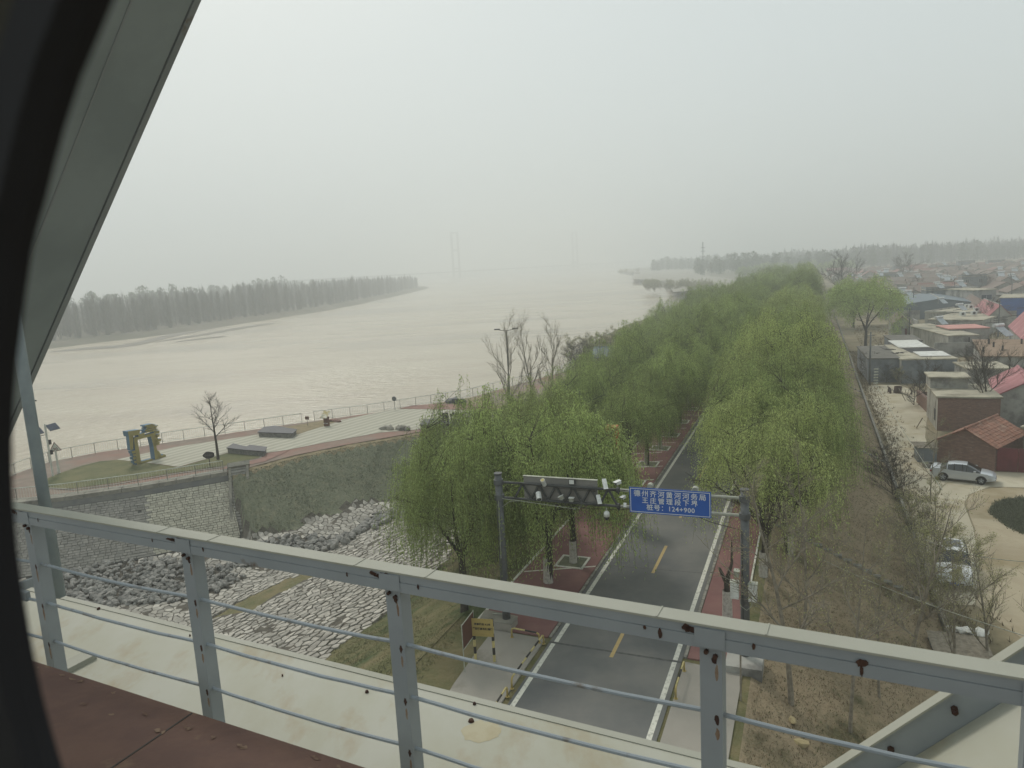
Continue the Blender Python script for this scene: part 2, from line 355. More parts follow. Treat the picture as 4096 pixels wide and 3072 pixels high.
# groyne heads: paved sloping platforms
for (pp, zt, nm) in [([(2720, 1150), (2850, 1140), (2960, 1120), (2790, 1098), (2690, 1125)], -2.2, 1), ([(2560, 1106), (2700, 1108), (2800, 1095), (2760, 1078), (2560, 1083)], -1.8, 2)]:
    P = [at(x, y, zt) for x, y in pp]; c = sum(P, Vector())/len(P)
    Q = [c+(p-c)*1.25 for p in P]
    m = MB(); m.ring([(q.x, q.y, -3.45) for q in Q], P); tess(m, P)
    g = struct('groyne_platform', m, mat('pale_slope_paving', '9A968A', '8C887C', .1, rough=1))
# ------------------------------------------------------------------ plaza embankment and bay (height field)
Q = [(39.0, -66, 'w'), (38.6, -63.6, 'w'), (40.9, -60.5, 'w'), (45.2, -55.9, 'w'), (51.0, -51.1, 'g'), (52.6, -50.0, 'g'), (57.6, -48.4, 'g'), (62.5, -45.6, 'g'), (67, -42.2, 'g'), (71.5, -39, 'g'), (76, -35, 'g'), (80, -30, 'g'), (82, -22, 'g'), (86, -14.2, 'g'),
     (230, -14.2, 'n'), (230, -46.5, 'b'), (200, -48, 'b'), (163, -46.5, 'b'), (134, -41, 'b'), (112, -38.2, 'b'), (89.7, -44, 'b'), (78.3, -52.2, 'b'), (69, -60.6, 'b'), (60.2, -67.5, 'b'), (54.2, -72.5, 'b'), (50, -74.3, 'b'), (45.3, -73.2, 'b'), (41.5, -70.8, 'b'), (39.5, -68.5, 'b')]
QX = np.array([(a, b) for a, b, c in Q]); QK = [c for a, b, c in Q]
GK = np.array([k == 'g' for k in QK]); WK = np.array([k == 'w' for k in QK])
def field(S, Wd):
    """height and zone for arrays of (s, w)"""
    P = np.stack([S, Wd], -1); n = len(QX); best = np.full(S.shape, 1e9); kind = np.zeros(S.shape, int); ins = np.zeros(S.shape, bool)
    for i in range(n):
        a = QX[i]; b = QX[(i+1) % n]; ab = b-a; t = np.clip(((P-a)@ab)/(ab@ab), 0, 1)
        dd = np.hypot(*np.moveaxis(P-(a+t[..., None]*ab), -1, 0))
        u = dd < best; best = np.where(u, dd, best); kind = np.where(u, i, kind)
        c = ((a[1] > Wd) != (b[1] > Wd)) & (S < (b[0]-a[0])*(Wd-a[1])/(b[1]-a[1]+1e-12)+a[0]); ins ^= c
    k = np.where(GK[kind], 0, np.where(WK[kind], 1, 2))
    hg = np.interp(best, [0, .8, 7.6, 12, 18], [-2.6, -2.75, -7.0, -7.8, -8.15])
    hw = np.interp(best, [0, .15, 5.7, 6, 12], [-3.0, -3.25, -7.35, -7.3, -8.1])
    hb = np.interp(best, [0, 7], [-2.56, -9.2])
    hp = np.where(ins, -2.56, np.where(k == 0, hg, np.where(k == 1, hw, hb)))
    hl = np.interp(Wd, [-75, -45, -40, -22.9, -14.2, -13], [-8.25, -8.2, -8.1, -4.4, 0, 0])
    hl = np.where(S > 60, np.maximum(hl, -99), hl)
    hl = np.where((k == 2) & ~ins, -9.9, hl)
    h = np.maximum(hp, hl)
    return h, ins, np.where(ins, 0, best), k, hl > hp
def hz(s, w):
    h = field(np.array([float(s)]), np.array([float(w)]))[0][0]; return float(h)
NS, NW = 340, 136
ss = np.concatenate([np.linspace(-45, 12, 40), np.linspace(12.5, 95, 190), np.linspace(96, 230, 80)]); ww = -14.2-np.linspace(0, 1, NW)**1.0*66
SS, WW = np.meshgrid(ss, ww, indexing='ij')
h, ins, dist, kk, lev = field(SS, WW)
nz = np.array([[noise.noise(Vector((a*.35, b*.35, 0)))+.5*noise.noise(Vector((a*.9, b*.9, 3))) for b in ww] for a in ss])
amp = np.where(ins, .0, .10)*(np.abs(WW+14.2) > .3); h2 = h+nz*amp
X3 = SS*RD.x+WW*RN.x; Y3 = SS*RD.y+WW*RN.y
verts = np.stack([X3, Y3, h2], -1).reshape(-1, 3)
nw = len(ww); ns = len(ss)
I = (np.arange(ns-1)[:, None]*nw+np.arange(nw-1)[None, :])
F = np.stack([I, I+1, I+nw+1, I+nw], -1).reshape(-1, 4)
def zone(s, w, h, ins, dist, k, lev):
    z = np.full(s.shape, 2)                              # stony soil
    z = np.where(lev & (w > -22.9-1.2*np.sin(s*.9)*.3), 1, z)
    z = np.where(lev & (s < 17), 1, z)
    z = np.where(~lev & (k == 0) & (dist < 7.6+.5*np.sin(s*1.3)), 0, z)
    z = np.where(~lev & (k == 0) & (dist < 1.3), 3, z)
    z = np.where(ins, 3, z)
    z = np.where(ins & (s > 112), 1, z)
    z = np.where(lev & (s > 95), 1, z)
    return z
GP = [SW(at(x, y, -8)) for x, y in [(850, 2490), (980, 2410), (1120, 2360), (1260, 2325), (1310, 2345), (1190, 2400), (1090, 2450), (1010, 2500)]]
def inpoly(s, w, P):
    c = np.zeros(np.shape(s), bool)
    for i in range(len(P)):
        a, b = P[i], P[(i+1) % len(P)]
        c ^= ((a[1] > w) != (b[1] > w)) & (s < (b[0]-a[0])*(w-a[1])/(b[1]-a[1]+1e-12)+a[0])
    return c
Zn = zone(SS+nz*.9, WW+nz*.9, h, ins, dist, kk, lev)
Zn = np.where(inpoly(SS, WW, GP), 1, Zn)
fm = Zn[:-1, :-1].reshape(-1)
me = bpy.data.meshes.new('river_side_terrain'); me.from_pydata(verts.tolist(), [], F.tolist())
for q in ('dgrass', 'lgrass', 'gravel', 'tan'): me.materials.append(M[q])
me.polygons.foreach_set('material_index', fm.astype(np.int32).tolist()); me.polygons.foreach_set('use_smooth', [True]*len(F)); me.update()
ob = bpy.data.objects.new('river_side_terrain', me); COL.objects.link(ob); tag(ob, kind='structure')
if (me.polygons[0].normal.z < 0): me.flip_normals()
# ------------------------------------------------------------------ levee
def strip(name, prof, s0, s1, mt, step=None, kind=True):
    m = MB(); n = max(1, int((s1-s0)/(step or (s1-s0))))
    for i in range(n):
        a, b = s0+(s1-s0)*i/n, s0+(s1-s0)*(i+1)/n
        m.ring([W(a, w, z) for w, z in prof], [W(b, w, z) for w, z in prof], close=False)
    return struct(name, m, mt) if kind else m
SE = 460
strip('levee_crown', [(-14.25, -.03), (-1.9, -.03)], -45, SE+200, M['lgrass'])
# right slope as a bumpy sheet
m = MB(); sl = np.concatenate([np.arange(-30, 70, .8), np.arange(70, 460, 4)]); wl = np.linspace(-1.9, WT-.15, 15)
vv = []
for a in sl:
    for b in wl:
        t = (b+1.9)/(WT-.15+1.9); z = -.03-4.0*t**1.05
        z += .07*noise.noise(Vector((a*.7, b*.7, 5)))*(0 if b < -1.8 else 1)
        vv.append(tuple(W(a, b, z)))
m.v = vv; nb = len(wl)
for i in range(len(sl)-1):
    for j in range(nb-1): m.f.append((i*nb+j, (i+1)*nb+j, (i+1)*nb+j+1, i*nb+j+1)); m.m.append(0)
struct('levee_slope', m, M['bgrass'], smooth=True)
def slope_z(w): return -.03-4.0*max(0, min(1, (w+1.9)/(WT-.15+1.9)))**1.05
strip('levee_river_slope', [(-24, -3.3), (-14.2, -.03)], 228, SE+200, M['lgrass'])
strip('levee_land_slope', [(-1.9, -.03), (6.4, -4.0)], 458, SE+200, M['lgrass'])
# road
strip('road', [(-9.72, 0), (-4.42, 0)], -40, SE, M['asphalt'])
m = MB(); m.poly([W(25.6, -9.72, .004), W(25.6, -4.42, .004), W(25.72, -4.42, .004), W(25.72, -9.72, .004)]); m.poly([W(33.6, -9.4, .004), W(33.9, -4.6, .004), W(33.96, -4.6, .004), W(33.65, -9.4, .004)])
struct('road_joint', m, mat('joint_tar', '4A4A48', '5A5A57', 5, rough=.9))
m = MB()
for (s0, s1, dw) in ((-40, 25.6, -.06), (25.75, SE, 0)):
    n = int((s1-s0)/1.5)
    m.ring([W(s0, -9.55+dw, .005), W(s0, -9.37+dw, .005)], [W(s1, -9.55+dw, .005), W(s1, -9.37+dw, .005)], close=False)
    m.ring([W(s0, -4.76, .005), W(s0, -4.58, .005)], [W(s1, -4.76, .005), W(s1, -4.58, .005)], close=False)
struct('edge_line', m, M['white_line'])
m = MB()
s = 34.6-8*6.35
s = 34.6
for k in range(-4, 40):
    a = 33.3+k*8.05-0; 
    m.ring([W(a, -7.12, .005), W(a, -6.97, .005)], [W(a+3.6, -7.12, .005), W(a+3.6, -6.97, .005)], close=False)
struct('centre_line', m, M['yellow_line'])
# kerbs and red paving
for (w0, w1, nm) in ((-9.86, -9.74, 'kerb'), (-4.40, -4.28, 'kerb')):
    m = MB(); a = 26.0
    while a < 150:
        b = a+1.0; m.bx(a+.015, b-.015, w0, w1, -.02, .045+rnd.uniform(-.004, .004), lambda x, y, z: W(x, y, z)); a = b
    m.bx(150, SE, w0, w1, -.02, .045, lambda x, y, z: W(x, y, z))
    tag(m.build('kerb', M['kerb']), kind='structure')
m = MB(); f = lambda x, y, z: W(x, y, z)
m.bx(26.0, 118, -13.25, -9.9, -.05, .03, f); m.bx(26.0, 300, -4.25, -2.55, -.05, .03, f); struct('red_pavement', m, M['red_paving'])
m = MB(); a = 26.6
while a < 118: m.bx(a, a+1.9, -13.38, -13.26, -.05, .05, f); a += 2.05
m.bx(26, 300, -2.53, -2.45, -.05, .05, f); struct('pavement_edging', m, M['white_line'])
m = MB()
for (x0, y0, x1, y1) in [(2095, 2288, 2390, 2268), (2380, 1934, 2615, 1919), (2380, 1882, 2650, 1865), (2440, 1859, 2650, 1844), (2532, 1816, 2648, 1809), (2300, 1992, 2560, 1975), (2560, 1774, 2700, 1770), (2640, 1716, 2745, 1713)]:
    p, q = at(x0, y0, .036), at(x1, y1, .036); (s0, w0), (s1, w1) = SW(p), SW(q)
    if w0 < -13.2: s0 += (s1-s0)*(-13.2-w0)/(w1-w0); w0 = -13.2
    w1 = min(w1, -9.92); m.poly([W(s0, w0, .036), W(s1, w1, .036), W(s1+.13, w1, .036), W(s0+.13, w0, .036)])
for a in range(70, 116, 6): m.poly([W(a, -13.2, .036), W(a, -9.92, .036), W(a+.13, -9.92, .036), W(a+.13, -13.2, .036)])
struct('parking_line', m, M['white_line'])
# concrete aprons beside the underpass
m = MB(); P = [W(25.9, -12.3, .03), W(25.8, -9.95, .03), W(-20, -9.95, .03), W(-20, -12.0, .03), W(18.5, -11.75, .03), W(21.8, -12.1, .03), W(24, -12.25, .03)]
m.ring([Vector((p.x, p.y, -.3)) for p in P], P); tess(m, P)
m.ring([W(25.5, -2.2, -.2), W(25.7, -4.3, -.2), W(-20, -4.3, -.2), W(-20, -2.2, -.2)], [W(25.5, -2.2, .03), W(25.7, -4.3, .03), W(-20, -4.3, .03), W(-20, -2.2, .03)]); m.poly([W(25.5, -2.2, .03), W(-20, -2.2, .03), W(-20, -4.3, .03), W(25.7, -4.3, .03)])
struct('concrete_apron', m, M['concrete'])
# ------------------------------------------------------------------ plaza surfaces
def sheet(name, px, z, mt):
    m = MB(); tess(m, [at(x, y, z) for x, y in px]); return struct(name, m, mt)
rail_sw = [(89.7, -44.3), (78.3, -52.4), (69, -60.8), (60.2, -67.7), (54.2, -72.3), (50, -74.0), (46, -73.2), (42.4, -71), (40.2, -68.6), (39.3, -66), (39.3, -63.9), (41.2, -60.9), (45.4, -56.2), (50.9, -51.4)]
far_rail = [W(s, w) for s, w in [(126, -38.6), (112, -37.9)]]+[W(s, w) for s, w in rail_sw]
# brick promenade under everything else
m = MB(); tess(m, [W(a, b, ZP-.03) for a, b, c in Q if a < 115][:13]+[W(112, -22, ZP-.03), W(112, -38.6, ZP-.03)]+[W(a, b, ZP-.03) for a, b, c in Q[20:]]); struct('brick_promenade', m, M['brick_path'])
STR = [(466, 1838), (700, 1788), (1032, 1738), (1194, 1737), (1362, 1680), (1583, 1635), (1873, 1640), (2050, 1655), (2100, 1690), (1900, 1695), (1741, 1712), (1520, 1730), (1271, 1775), (1158, 1798), (1067, 1811), (909, 1811), (713, 1867), (640, 1856)]
sheet('striped_paving', STR, ZP+.0, M['striped'])
sheet('plaza_lawn', [(170, 1930), (200, 1908), (260, 1885), (330, 1862), (400, 1845), (470, 1839), (640, 1858), (715, 1869), (909, 1813), (1045, 1820), (1040, 1829), (900, 1862), (700, 1890), (450, 1932), (300, 1952), (215, 1955), (178, 1945)], ZP+.012, M['lawn'])
sheet('brown_bed', [(1045, 1728), (1120, 1712), (1300, 1680), (1362, 1681), (1290, 1706), (1194, 1736), (1130, 1738)], ZP+.012, M['tan'])
sheet('brown_bed', [(1740, 1614), (1880, 1590), (1960, 1580), (1960, 1622), (1870, 1618)], ZP+.012, M['tan'])
sheet('red_plaza', [(1590, 1634), (1650, 1622), (1740, 1615), (1960, 1622), (2000, 1640), (1873, 1639)], ZP+.012, M['path_red'])
sheet('red_path', [(1048, 1829), (1070, 1812), (1158, 1799), (1135, 1812), (1060, 1845), (960, 1866), (860, 1885), (905, 1866)], ZP+.018, M['path_red'])
m = MB()
def band(px, wd, z, mb=m):
    P = [at(x, y, z) for x, y in px]
    for a, b in zip(P, P[1:]):
        t = (b-a).normalized(); nn = Vector((-t.y, t.x, 0))*wd; mb.poly([a-nn, b-nn, b+nn, a+nn])
band([(178, 1950), (300, 1958), (450, 1938), (700, 1894), (900, 1866), (1040, 1832)], .12, ZP+.024)
band([(1040, 1832), (1048, 1815), (1067, 1811)], .12, ZP+.028)
struct('lawn_kerb', m, M['coping'])
# ------------------------------------------------------------------ masonry wall below the near railing
wt = [W(38.6, -63.6), W(40.9, -60.5), W(45.2, -55.9), W(51.0, -51.1)]
wl_len = [0]
for a, b in zip(wt, wt[1:]): wl_len.append(wl_len[-1]+(b-a).length)
def wallpt(u, v, out=0):
    """u along the wall top, v metres down the face"""
    for i in range(3):
        if u <= wl_len[i+1] or i == 2:
            a, b = wt[i], wt[i+1]; t = (b-a).normalized(); p = a+t*(u-wl_len[i]); nn = Vector((t.y, -t.x, 0)); break
    if nn.dot(CAM-p) < 0: nn = -nn
    run, drop = 5.5, 4.35; L = math.hypot(run, drop)
    k = nn*(drop/L)+Vector((0, 0, run/L))
    return p+Vector((0, 0, -2.85))+nn*(.25+v*run/L)-Vector((0, 0, v*drop/L))+k*out
mw = thing('masonry_wall', 'long sloping grey masonry wall below the riverside promenade', 'retaining wall', wt[1]+Vector((0, 0, -7)))
LT = wl_len[-1]; m = MB()
for i in range(24):
    u0, u1 = LT*i/24, LT*(i+1)/24; m.poly([wallpt(u0, 7.2), wallpt(u1, 7.2), wallpt(u1, 0), wallpt(u0, 0)])
m.build('wall_face', M['mortar'], mw)
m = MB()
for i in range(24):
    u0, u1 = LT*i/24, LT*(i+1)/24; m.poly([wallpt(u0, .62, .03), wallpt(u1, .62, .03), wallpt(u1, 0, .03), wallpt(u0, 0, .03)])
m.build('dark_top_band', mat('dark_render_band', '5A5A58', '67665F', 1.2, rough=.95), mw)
blocks = MB(); nb = 0; near = []
v = .66; row = 0
while v < 6.95:
    hgt = rnd.uniform(.22, .28); u = rnd.uniform(0, .3)
    while u < LT-.1:
        ln = min(rnd.uniform(.34, .6), LT-.02-u)
        if ln > .08:
            out = rnd.uniform(.02, .06); j = [rnd.uniform(-.012, .012) for _ in range(8)]
            new = u > LT-7.2-.3*math.sin(row*2.1)*.2
            A = [wallpt(u+.014, v+.012, .0), wallpt(u+ln-.014, v+.012, .0), wallpt(u+ln-.014, v+hgt-.012, .0), wallpt(u+.014, v+hgt-.012, .0)]
            Bq = [wallpt(u+.03+j[0], v+.025+j[1], out), wallpt(u+ln-.03+j[2], v+.025+j[3], out), wallpt(u+ln-.03+j[4], v+hgt-.025+j[5], out), wallpt(u+.03+j[6], v+hgt-.025+j[7], out)]
            if new: near.append((A, Bq))
            else: blocks.ring(A, Bq); blocks.poly(Bq)
        u += ln
    v += hgt; row += 1
near_sorted = sorted(near, key=lambda q: (q[0][0]-CAM).length)
for k, (A, Bq) in enumerate(near_sorted):
    if k < 300:
        mm = MB(); mm.ring(A, Bq); mm.poly(Bq); mm.build('stone_block', M['masonry_new'], mw)
rest = MB()
for A, Bq in near_sorted[300:]: rest.ring(A, Bq); rest.poly(Bq)
if rest.f: tag(rest.build('pale_blocks', M['masonry_new'], mw), kind='stuff')
tag(blocks.build('masonry_blocks', M['masonry'], mw), kind='stuff')
m = MB()                                                     # coping ledge
for i in range(12):
    u0, u1 = LT*i/12+.02, LT*(i+1)/12-.02
    P = [wallpt(u0, 0), wallpt(u1, 0)]; c0, c1 = P
    back0 = wallpt(u0, -.0)+(W(50, -60)-W(45.2, -55.9)).normalized()*1.3; back1 = c1+(back0-c0)
    lo = [Vector((q.x, q.y, -2.92)) for q in (c0, c1, back1, back0)]; hi = [Vector((q.x, q.y, -2.47)) for q in (c0, c1, back1, back0)]
    m.ring(lo, hi); m.poly(hi)
m.build('coping', M['coping'], mw)
# stair channel at the end of the wall, two kerb ribs
m = MB(); mk = MB()
e0, e1 = W(51.1, -51.0), W(52.5, -49.9); tt = (e1-e0).normalized(); nn = Vector((tt.y, -tt.x, 0)); nn = -nn if nn.dot(CAM-e0) < 0 else nn
b0_, b1_ = at(922, 2152, -7.35), at(1003, 2140, -7.35); t0_, t1_ = W(51.1, -51.0, -2.5), W(52.5, -49.9, -2.5)
def chpt(u, v, o=0):
    a = t0_.lerp(t1_, u/1.8); b = b0_.lerp(b1_, u/1.8); return a.lerp(b, v/7.2)+(nn*.6+Vector((0, 0, .8)))*(o+.22)
m.poly([chpt(0, 7.2), chpt(1.8, 7.2), chpt(1.8, 0), chpt(0, 0)])
nst = 22
for i in range(nst):
    v0 = 7*i/nst; m.bx(.25, 1.55, v0, v0+.2, 0, .06, lambda x, y, z: chpt(x, y, z))
ch = thing('stone_channel', 'narrow stepped stone channel with raised rims between wall and grass slope', 'drain channel', e0+Vector((0, 0, -7)))
m.build('channel_floor', M['masonry'], ch)
for u in (0.0, 1.6):
    mk = MB(); mk.bx(u, u+.24, -.1, 7.2, -.3, .2, lambda x, y, z: chpt(x, y, z)); mk.build('rim', M['coping'], ch)
mk = MB(); mk.bx(-.1, 1.95, -.5, .0, -.1, .3, lambda x, y, z: chpt(x, y, z)); mk.build('head_block', M['coping'], ch)
# ------------------------------------------------------------------ stone apron (fitted slabs) and rubble
def gully_d(s, w):
    G = [(28, -57), (35.5, -52.3), (41.2, -45.4), (49.6, -38.6), (58.9, -34), (70, -29)]
    best = 1e9
    for a, b in zip(G, G[1:]):
        A = Vector(a); Bv = Vector(b); P = Vector((s, w)); t = max(0, min(1, (P-A).dot(Bv-A)/(Bv-A).length_squared)); best = min(best, (P-(A+(Bv-A)*t)).length)
    return best
CELL = .52
pts = {}
S0, S1, W0, W1 = 14, 78, -62, -22
cand = []
gx = np.arange(S0, S1, CELL); gw = np.arange(W0, W1, CELL)
for i, a in enumerate(gx):
    for j, b in enumerate(gw): pts[(i, j)] = (a+rnd.uniform(-.23, .23), b+rnd.uniform(-.23, .23))
ks = list(pts); ar = np.array([pts[k] for k in ks])
hh, ii, dd_, k_, lv = field(ar[:, 0], ar[:, 1]); zz = zone(ar[:, 0], ar[:, 1], hh, ii, dd_, k_, lv)
P4 = np.stack([ar[:, 0]*RD.x+ar[:, 1]*RN.x, ar[:, 0]*RD.y+ar[:, 1]*RN.y, hh-CH], -1)
zc = P4@np.array(AF); px = 2048+FPX*(P4@np.array(CR))/zc; py = 1536+FPX*(P4@np.array(CD))/zc
vis = (zz == 2) & (zc > 1) & (px > -100) & (px < 2300) & (py < 2850) & (py > 1900) & (dd_ > .3) & ~inpoly(ar[:, 0], ar[:, 1], GP) & ~((k_ == 1) & (dd_ < 5.9) & ~lv) & ~ii & ~((k_==0) & (dd_ < 6.9) & ~lv)
def clip(poly, m_, n_):
    out = []
    for i in range(len(poly)):
        a, b = poly[i], poly[(i+1) % len(poly)]
        da = (a[0]-m_[0])*n_[0]+(a[1]-m_[1])*n_[1]; db = (b[0]-m_[0])*n_[0]+(b[1]-m_[1])*n_[1]
        if da <= 0: out.append(a)
        if (da < 0 < db) or (db < 0 < da):
            t = da/(da-db); out.append((a[0]+(b[0]-a[0])*t, a[1]+(b[1]-a[1])*t))
    return out
slabs = []; rocks = []
for q in np.nonzero(vis)[0]:
    i, j = ks[q]; c = ar[q]; g = gully_d(c[0], c[1])
    if g < (3.6 if c[0] < 42 else 1.4)+.9*math.sin(c[0]*.7):
        rocks.append((c[0], c[1], hh[q], zc[q])); continue
    if noise.noise(Vector((c[0]*.25, c[1]*.25, 9))) > .66: continue
    poly = [(c[0]-.6, c[1]-.6), (c[0]+.6, c[1]-.6), (c[0]+.6, c[1]+.6), (c[0]-.6, c[1]+.6)]
    for di in (-1, 0, 1):
        for dj in (-1, 0, 1):
            if (di or dj) and (i+di, j+dj) in pts:
                o = pts[(i+di, j+dj)]; poly = clip(poly, ((c[0]+o[0])/2, (c[1]+o[1])/2), (o[0]-c[0], o[1]-c[1]))
                if not poly: break
        if not poly: break
    if len(poly) < 3: continue
    slabs.append((zc[q], c, poly, hh[q]))
slabs.sort(key=lambda t: t[0])
def slab_geo(mb, c, poly):
    cs, cw = sum(p[0] for p in poly)/len(poly), sum(p[1] for p in poly)/len(poly)
    P = np.array(poly); hs = field(P[:, 0], P[:, 1])[0]; up = rnd.uniform(.03, .09); tx, ty = rnd.uniform(-.07, .07), rnd.uniform(-.07, .07)
    def ringp(k, dz): return [W(cs+(p[0]-cs)*k, cw+(p[1]-cw)*k, hh_+dz+(p[0]-cs)*tx+(p[1]-cw)*ty) for p, hh_ in zip(poly, hs)]
    k0 = rnd.uniform(.82, .92)
    a, b, t = ringp(k0, -.12), ringp(k0*.98, up*.7), ringp(k0*.9, up)
    mb.ring(a, b); mb.ring(b, t); mb.poly(t)
ap = thing('stone_apron', 'fitted pale stone slabs paving the slopes of the dry bay', 'stone revetment', W(32, -30, -6))
st = MB()
for k, (z_, c, poly, h_) in enumerate(slabs):
    if k < 300: mm = MB(); slab_geo(mm, c, poly); mm.build('stone', M['slab'], ap)
    else: slab_geo(st, c, poly)
tag(st.build('stones', M['slab'], ap), kind='stuff')
ICO = []
def ico():
    t = (1+5**.5)/2; V = [(-1, t, 0), (1, t, 0), (-1, -t, 0), (1, -t, 0), (0, -1, t), (0, 1, t), (0, -1, -t), (0, 1, -t), (t, 0, -1), (t, 0, 1), (-t, 0, -1), (-t, 0, 1)]
    Fc = [(0, 11, 5), (0, 5, 1), (0, 1, 7), (0, 7, 10), (0, 10, 11), (1, 5, 9), (5, 11, 4), (11, 10, 2), (10, 7, 6), (7, 1, 8), (3, 9, 4), (3, 4, 2), (3, 2, 6), (3, 6, 8), (3, 8, 9), (4, 9, 5), (2, 4, 11), (6, 2, 10), (8, 6, 7), (9, 8, 1)]
    return [Vector(v).normalized() for v in V], Fc
IV, IF = ico()
def rock(mb, p, r, flat=.7, rr=rnd):
    rot = Matrix.Rotation(rr.uniform(0, 6.28), 3, 'Z') @ Matrix.Rotation(rr.uniform(-.6, .6), 3, 'X') @ Matrix.Rotation(rr.uniform(-.5, .5), 3, 'Y')
    sx, sy, sz = r*rr.uniform(.8, 1.35), r*rr.uniform(.65, 1.0), r*flat*rr.uniform(.7, 1.15); k = len(mb.v)
    for v in IV:
        j = rr.uniform(.62, 1.2); mb.v.append(tuple(Vector(p)+rot @ Vector((v.x*sx*j, v.y*sy*j, v.z*sz*j))))
    for f_ in IF: mb.f.append(tuple(k+i for i in f_)); mb.m.append(0)
rocks.sort(key=lambda t: t[3])
rb = thing('rubble_bank', 'jumbled grey boulders heaped along the bottom of the dry bay', 'rubble', W(42, -45, -8))
st = MB(); kc = 0
for k, (a, b, z_, zc_) in enumerate(rocks):
    big = .20+.12*(noise.noise(Vector((a*.3, b*.3, 1)))+.3)
    for e_ in range(3):
        p = W(a+rnd.uniform(-.2, .2), b+rnd.uniform(-.2, .2), z_+rnd.uniform(.05, .3)); r_ = big*rnd.uniform(.7, 1.5)
        if kc < 300: mm = MB(); rock(mm, p, r_); mm.build('boulder', M['rock'], rb); kc += 1
        else: rock(st, p, r_)
tag(st.build('boulders', M['rock'], rb), kind='stuff')
# line of large dark boulders below the grass slope
lb = thing('boulder_line', 'row of large grey boulders climbing towards the willows at the end of the gully', 'boulder row', W(52, -37, -7))
for k in range(46):
    t = k/46; x = 1290+(1680-1290)*t+rnd.uniform(-22, 22); y = 2205-(2205-2040)*t+rnd.uniform(-20, 20); p = at(x, y, -7.6); s_, w_ = SW(p)
    mm = MB(); rock(mm, W(s_, w_, hz(s_, w_)+.3), rnd.uniform(.28, .55), .8); mm.build('boulder', M['rock'], lb)
# ================================================================== railway bridge: window surround, railing, chord, diagonals
HR, HB, HC = CH-1.8, CH-2.8, CH-3.6
fB = lambda a, o, z: B(a, o, z)
# window surround of the carriage: a closed ring round the opening, parallel to the bridge
def win(x, y, o=.17): p = onB(x, y, o); return p.dot(BR), p.z
arc = [(-1.5, None)]
edge_px = [(600, -260), (457, 0), (395, 150), (330, 300), (290, 420), (258, 520), (222, 650), (185, 800), (155, 900), (130, 1000), (108, 1150), (88, 1300), (68, 1450), (56, 1600), (50, 1750), (51, 1900), (56, 2020), (68, 2180), (90, 2340), (115, 2500), (142, 2650), (175, 2800), (212, 2940), (252, 3072), (330, 3300)]
inn = [win(x, y) for x, y in edge_px]
a0, zt = inn[0]; a1, zb = inn[-1]
def rr(cx, cz, r, t0, t1, n=6): return [(cx+r*math.cos(R(t0+(t1-t0)*i/n)), cz+r*math.sin(R(t0+(t1-t0)*i/n))) for i in range(n+1)]
inn = [(a0+.34, CH+.42), (a0+.12, CH+(zt-CH)*.5+.21)]+inn+[(a1+.12, CH+(zb-CH)*.5-.21), (a1+.30, CH-.42)]
loop = inn + rr(2.2, CH-.42+.15, .15, -90, 0) + rr(2.2, CH+.42-.15, .15, 0, 90)
cx_ = sum(p[0] for p in loop)/len(loop); cz_ = sum(p[1] for p in loop)/len(loop)
def grow(k):
    out = []; n = len(loop)
    for i, p in enumerate(loop):
        q0, q1 = loop[i-1], loop[(i+1) % n]; t = Vector((q1[0]-q0[0], q1[1]-q0[1]))
        t = t.normalized() if t.length > 1e-6 else Vector((1, 0))
        nn_ = Vector((t.y, -t.x))
        if nn_.dot(Vector((p[0]-cx_, p[1]-cz_))) < 0: nn_ = -nn_
        out.append((p[0]+nn_.x*k, p[1]+nn_.y*k))
    return out
wf = thing('train_window', 'dark rounded train window surround framing the whole view', 'window surround', B(0, .17, CH))
g0, g1, g2, g3 = loop, grow(.005), grow(.02), grow(.045)
P3 = lambda L, o: [B(a, o, z) for a, z in L]
m = MB(); m.ring(P3(g0, .164), P3(g0, .170)); m.ring(P3(g0, .164), P3(g1, .157)); m.ring(P3(g1, .157), P3(g2, .155)); m.ring(P3(g2, .155), P3(g2, .170)); m.ring(P3(g0, .170), P3(g2, .170))
m.build('rubber_seal', M['black'], wf, smooth=True)
outer = [(cx_+(a-cx_)*1.0+(-.5 if a < cx_ else .4)*1.0, z+(.3 if z > cz_ else -.3)) for a, z in g2]
m = MB(); m.ring(P3(g2, .160), P3(g3, .145)); m.ring(P3(g3, .145), P3(outer, .145)); m.ring(P3(outer, .145), P3(outer, .169)); m.ring(P3(g2, .169), P3(outer, .169))
m.build('wall_panel', M['inner'], wf)
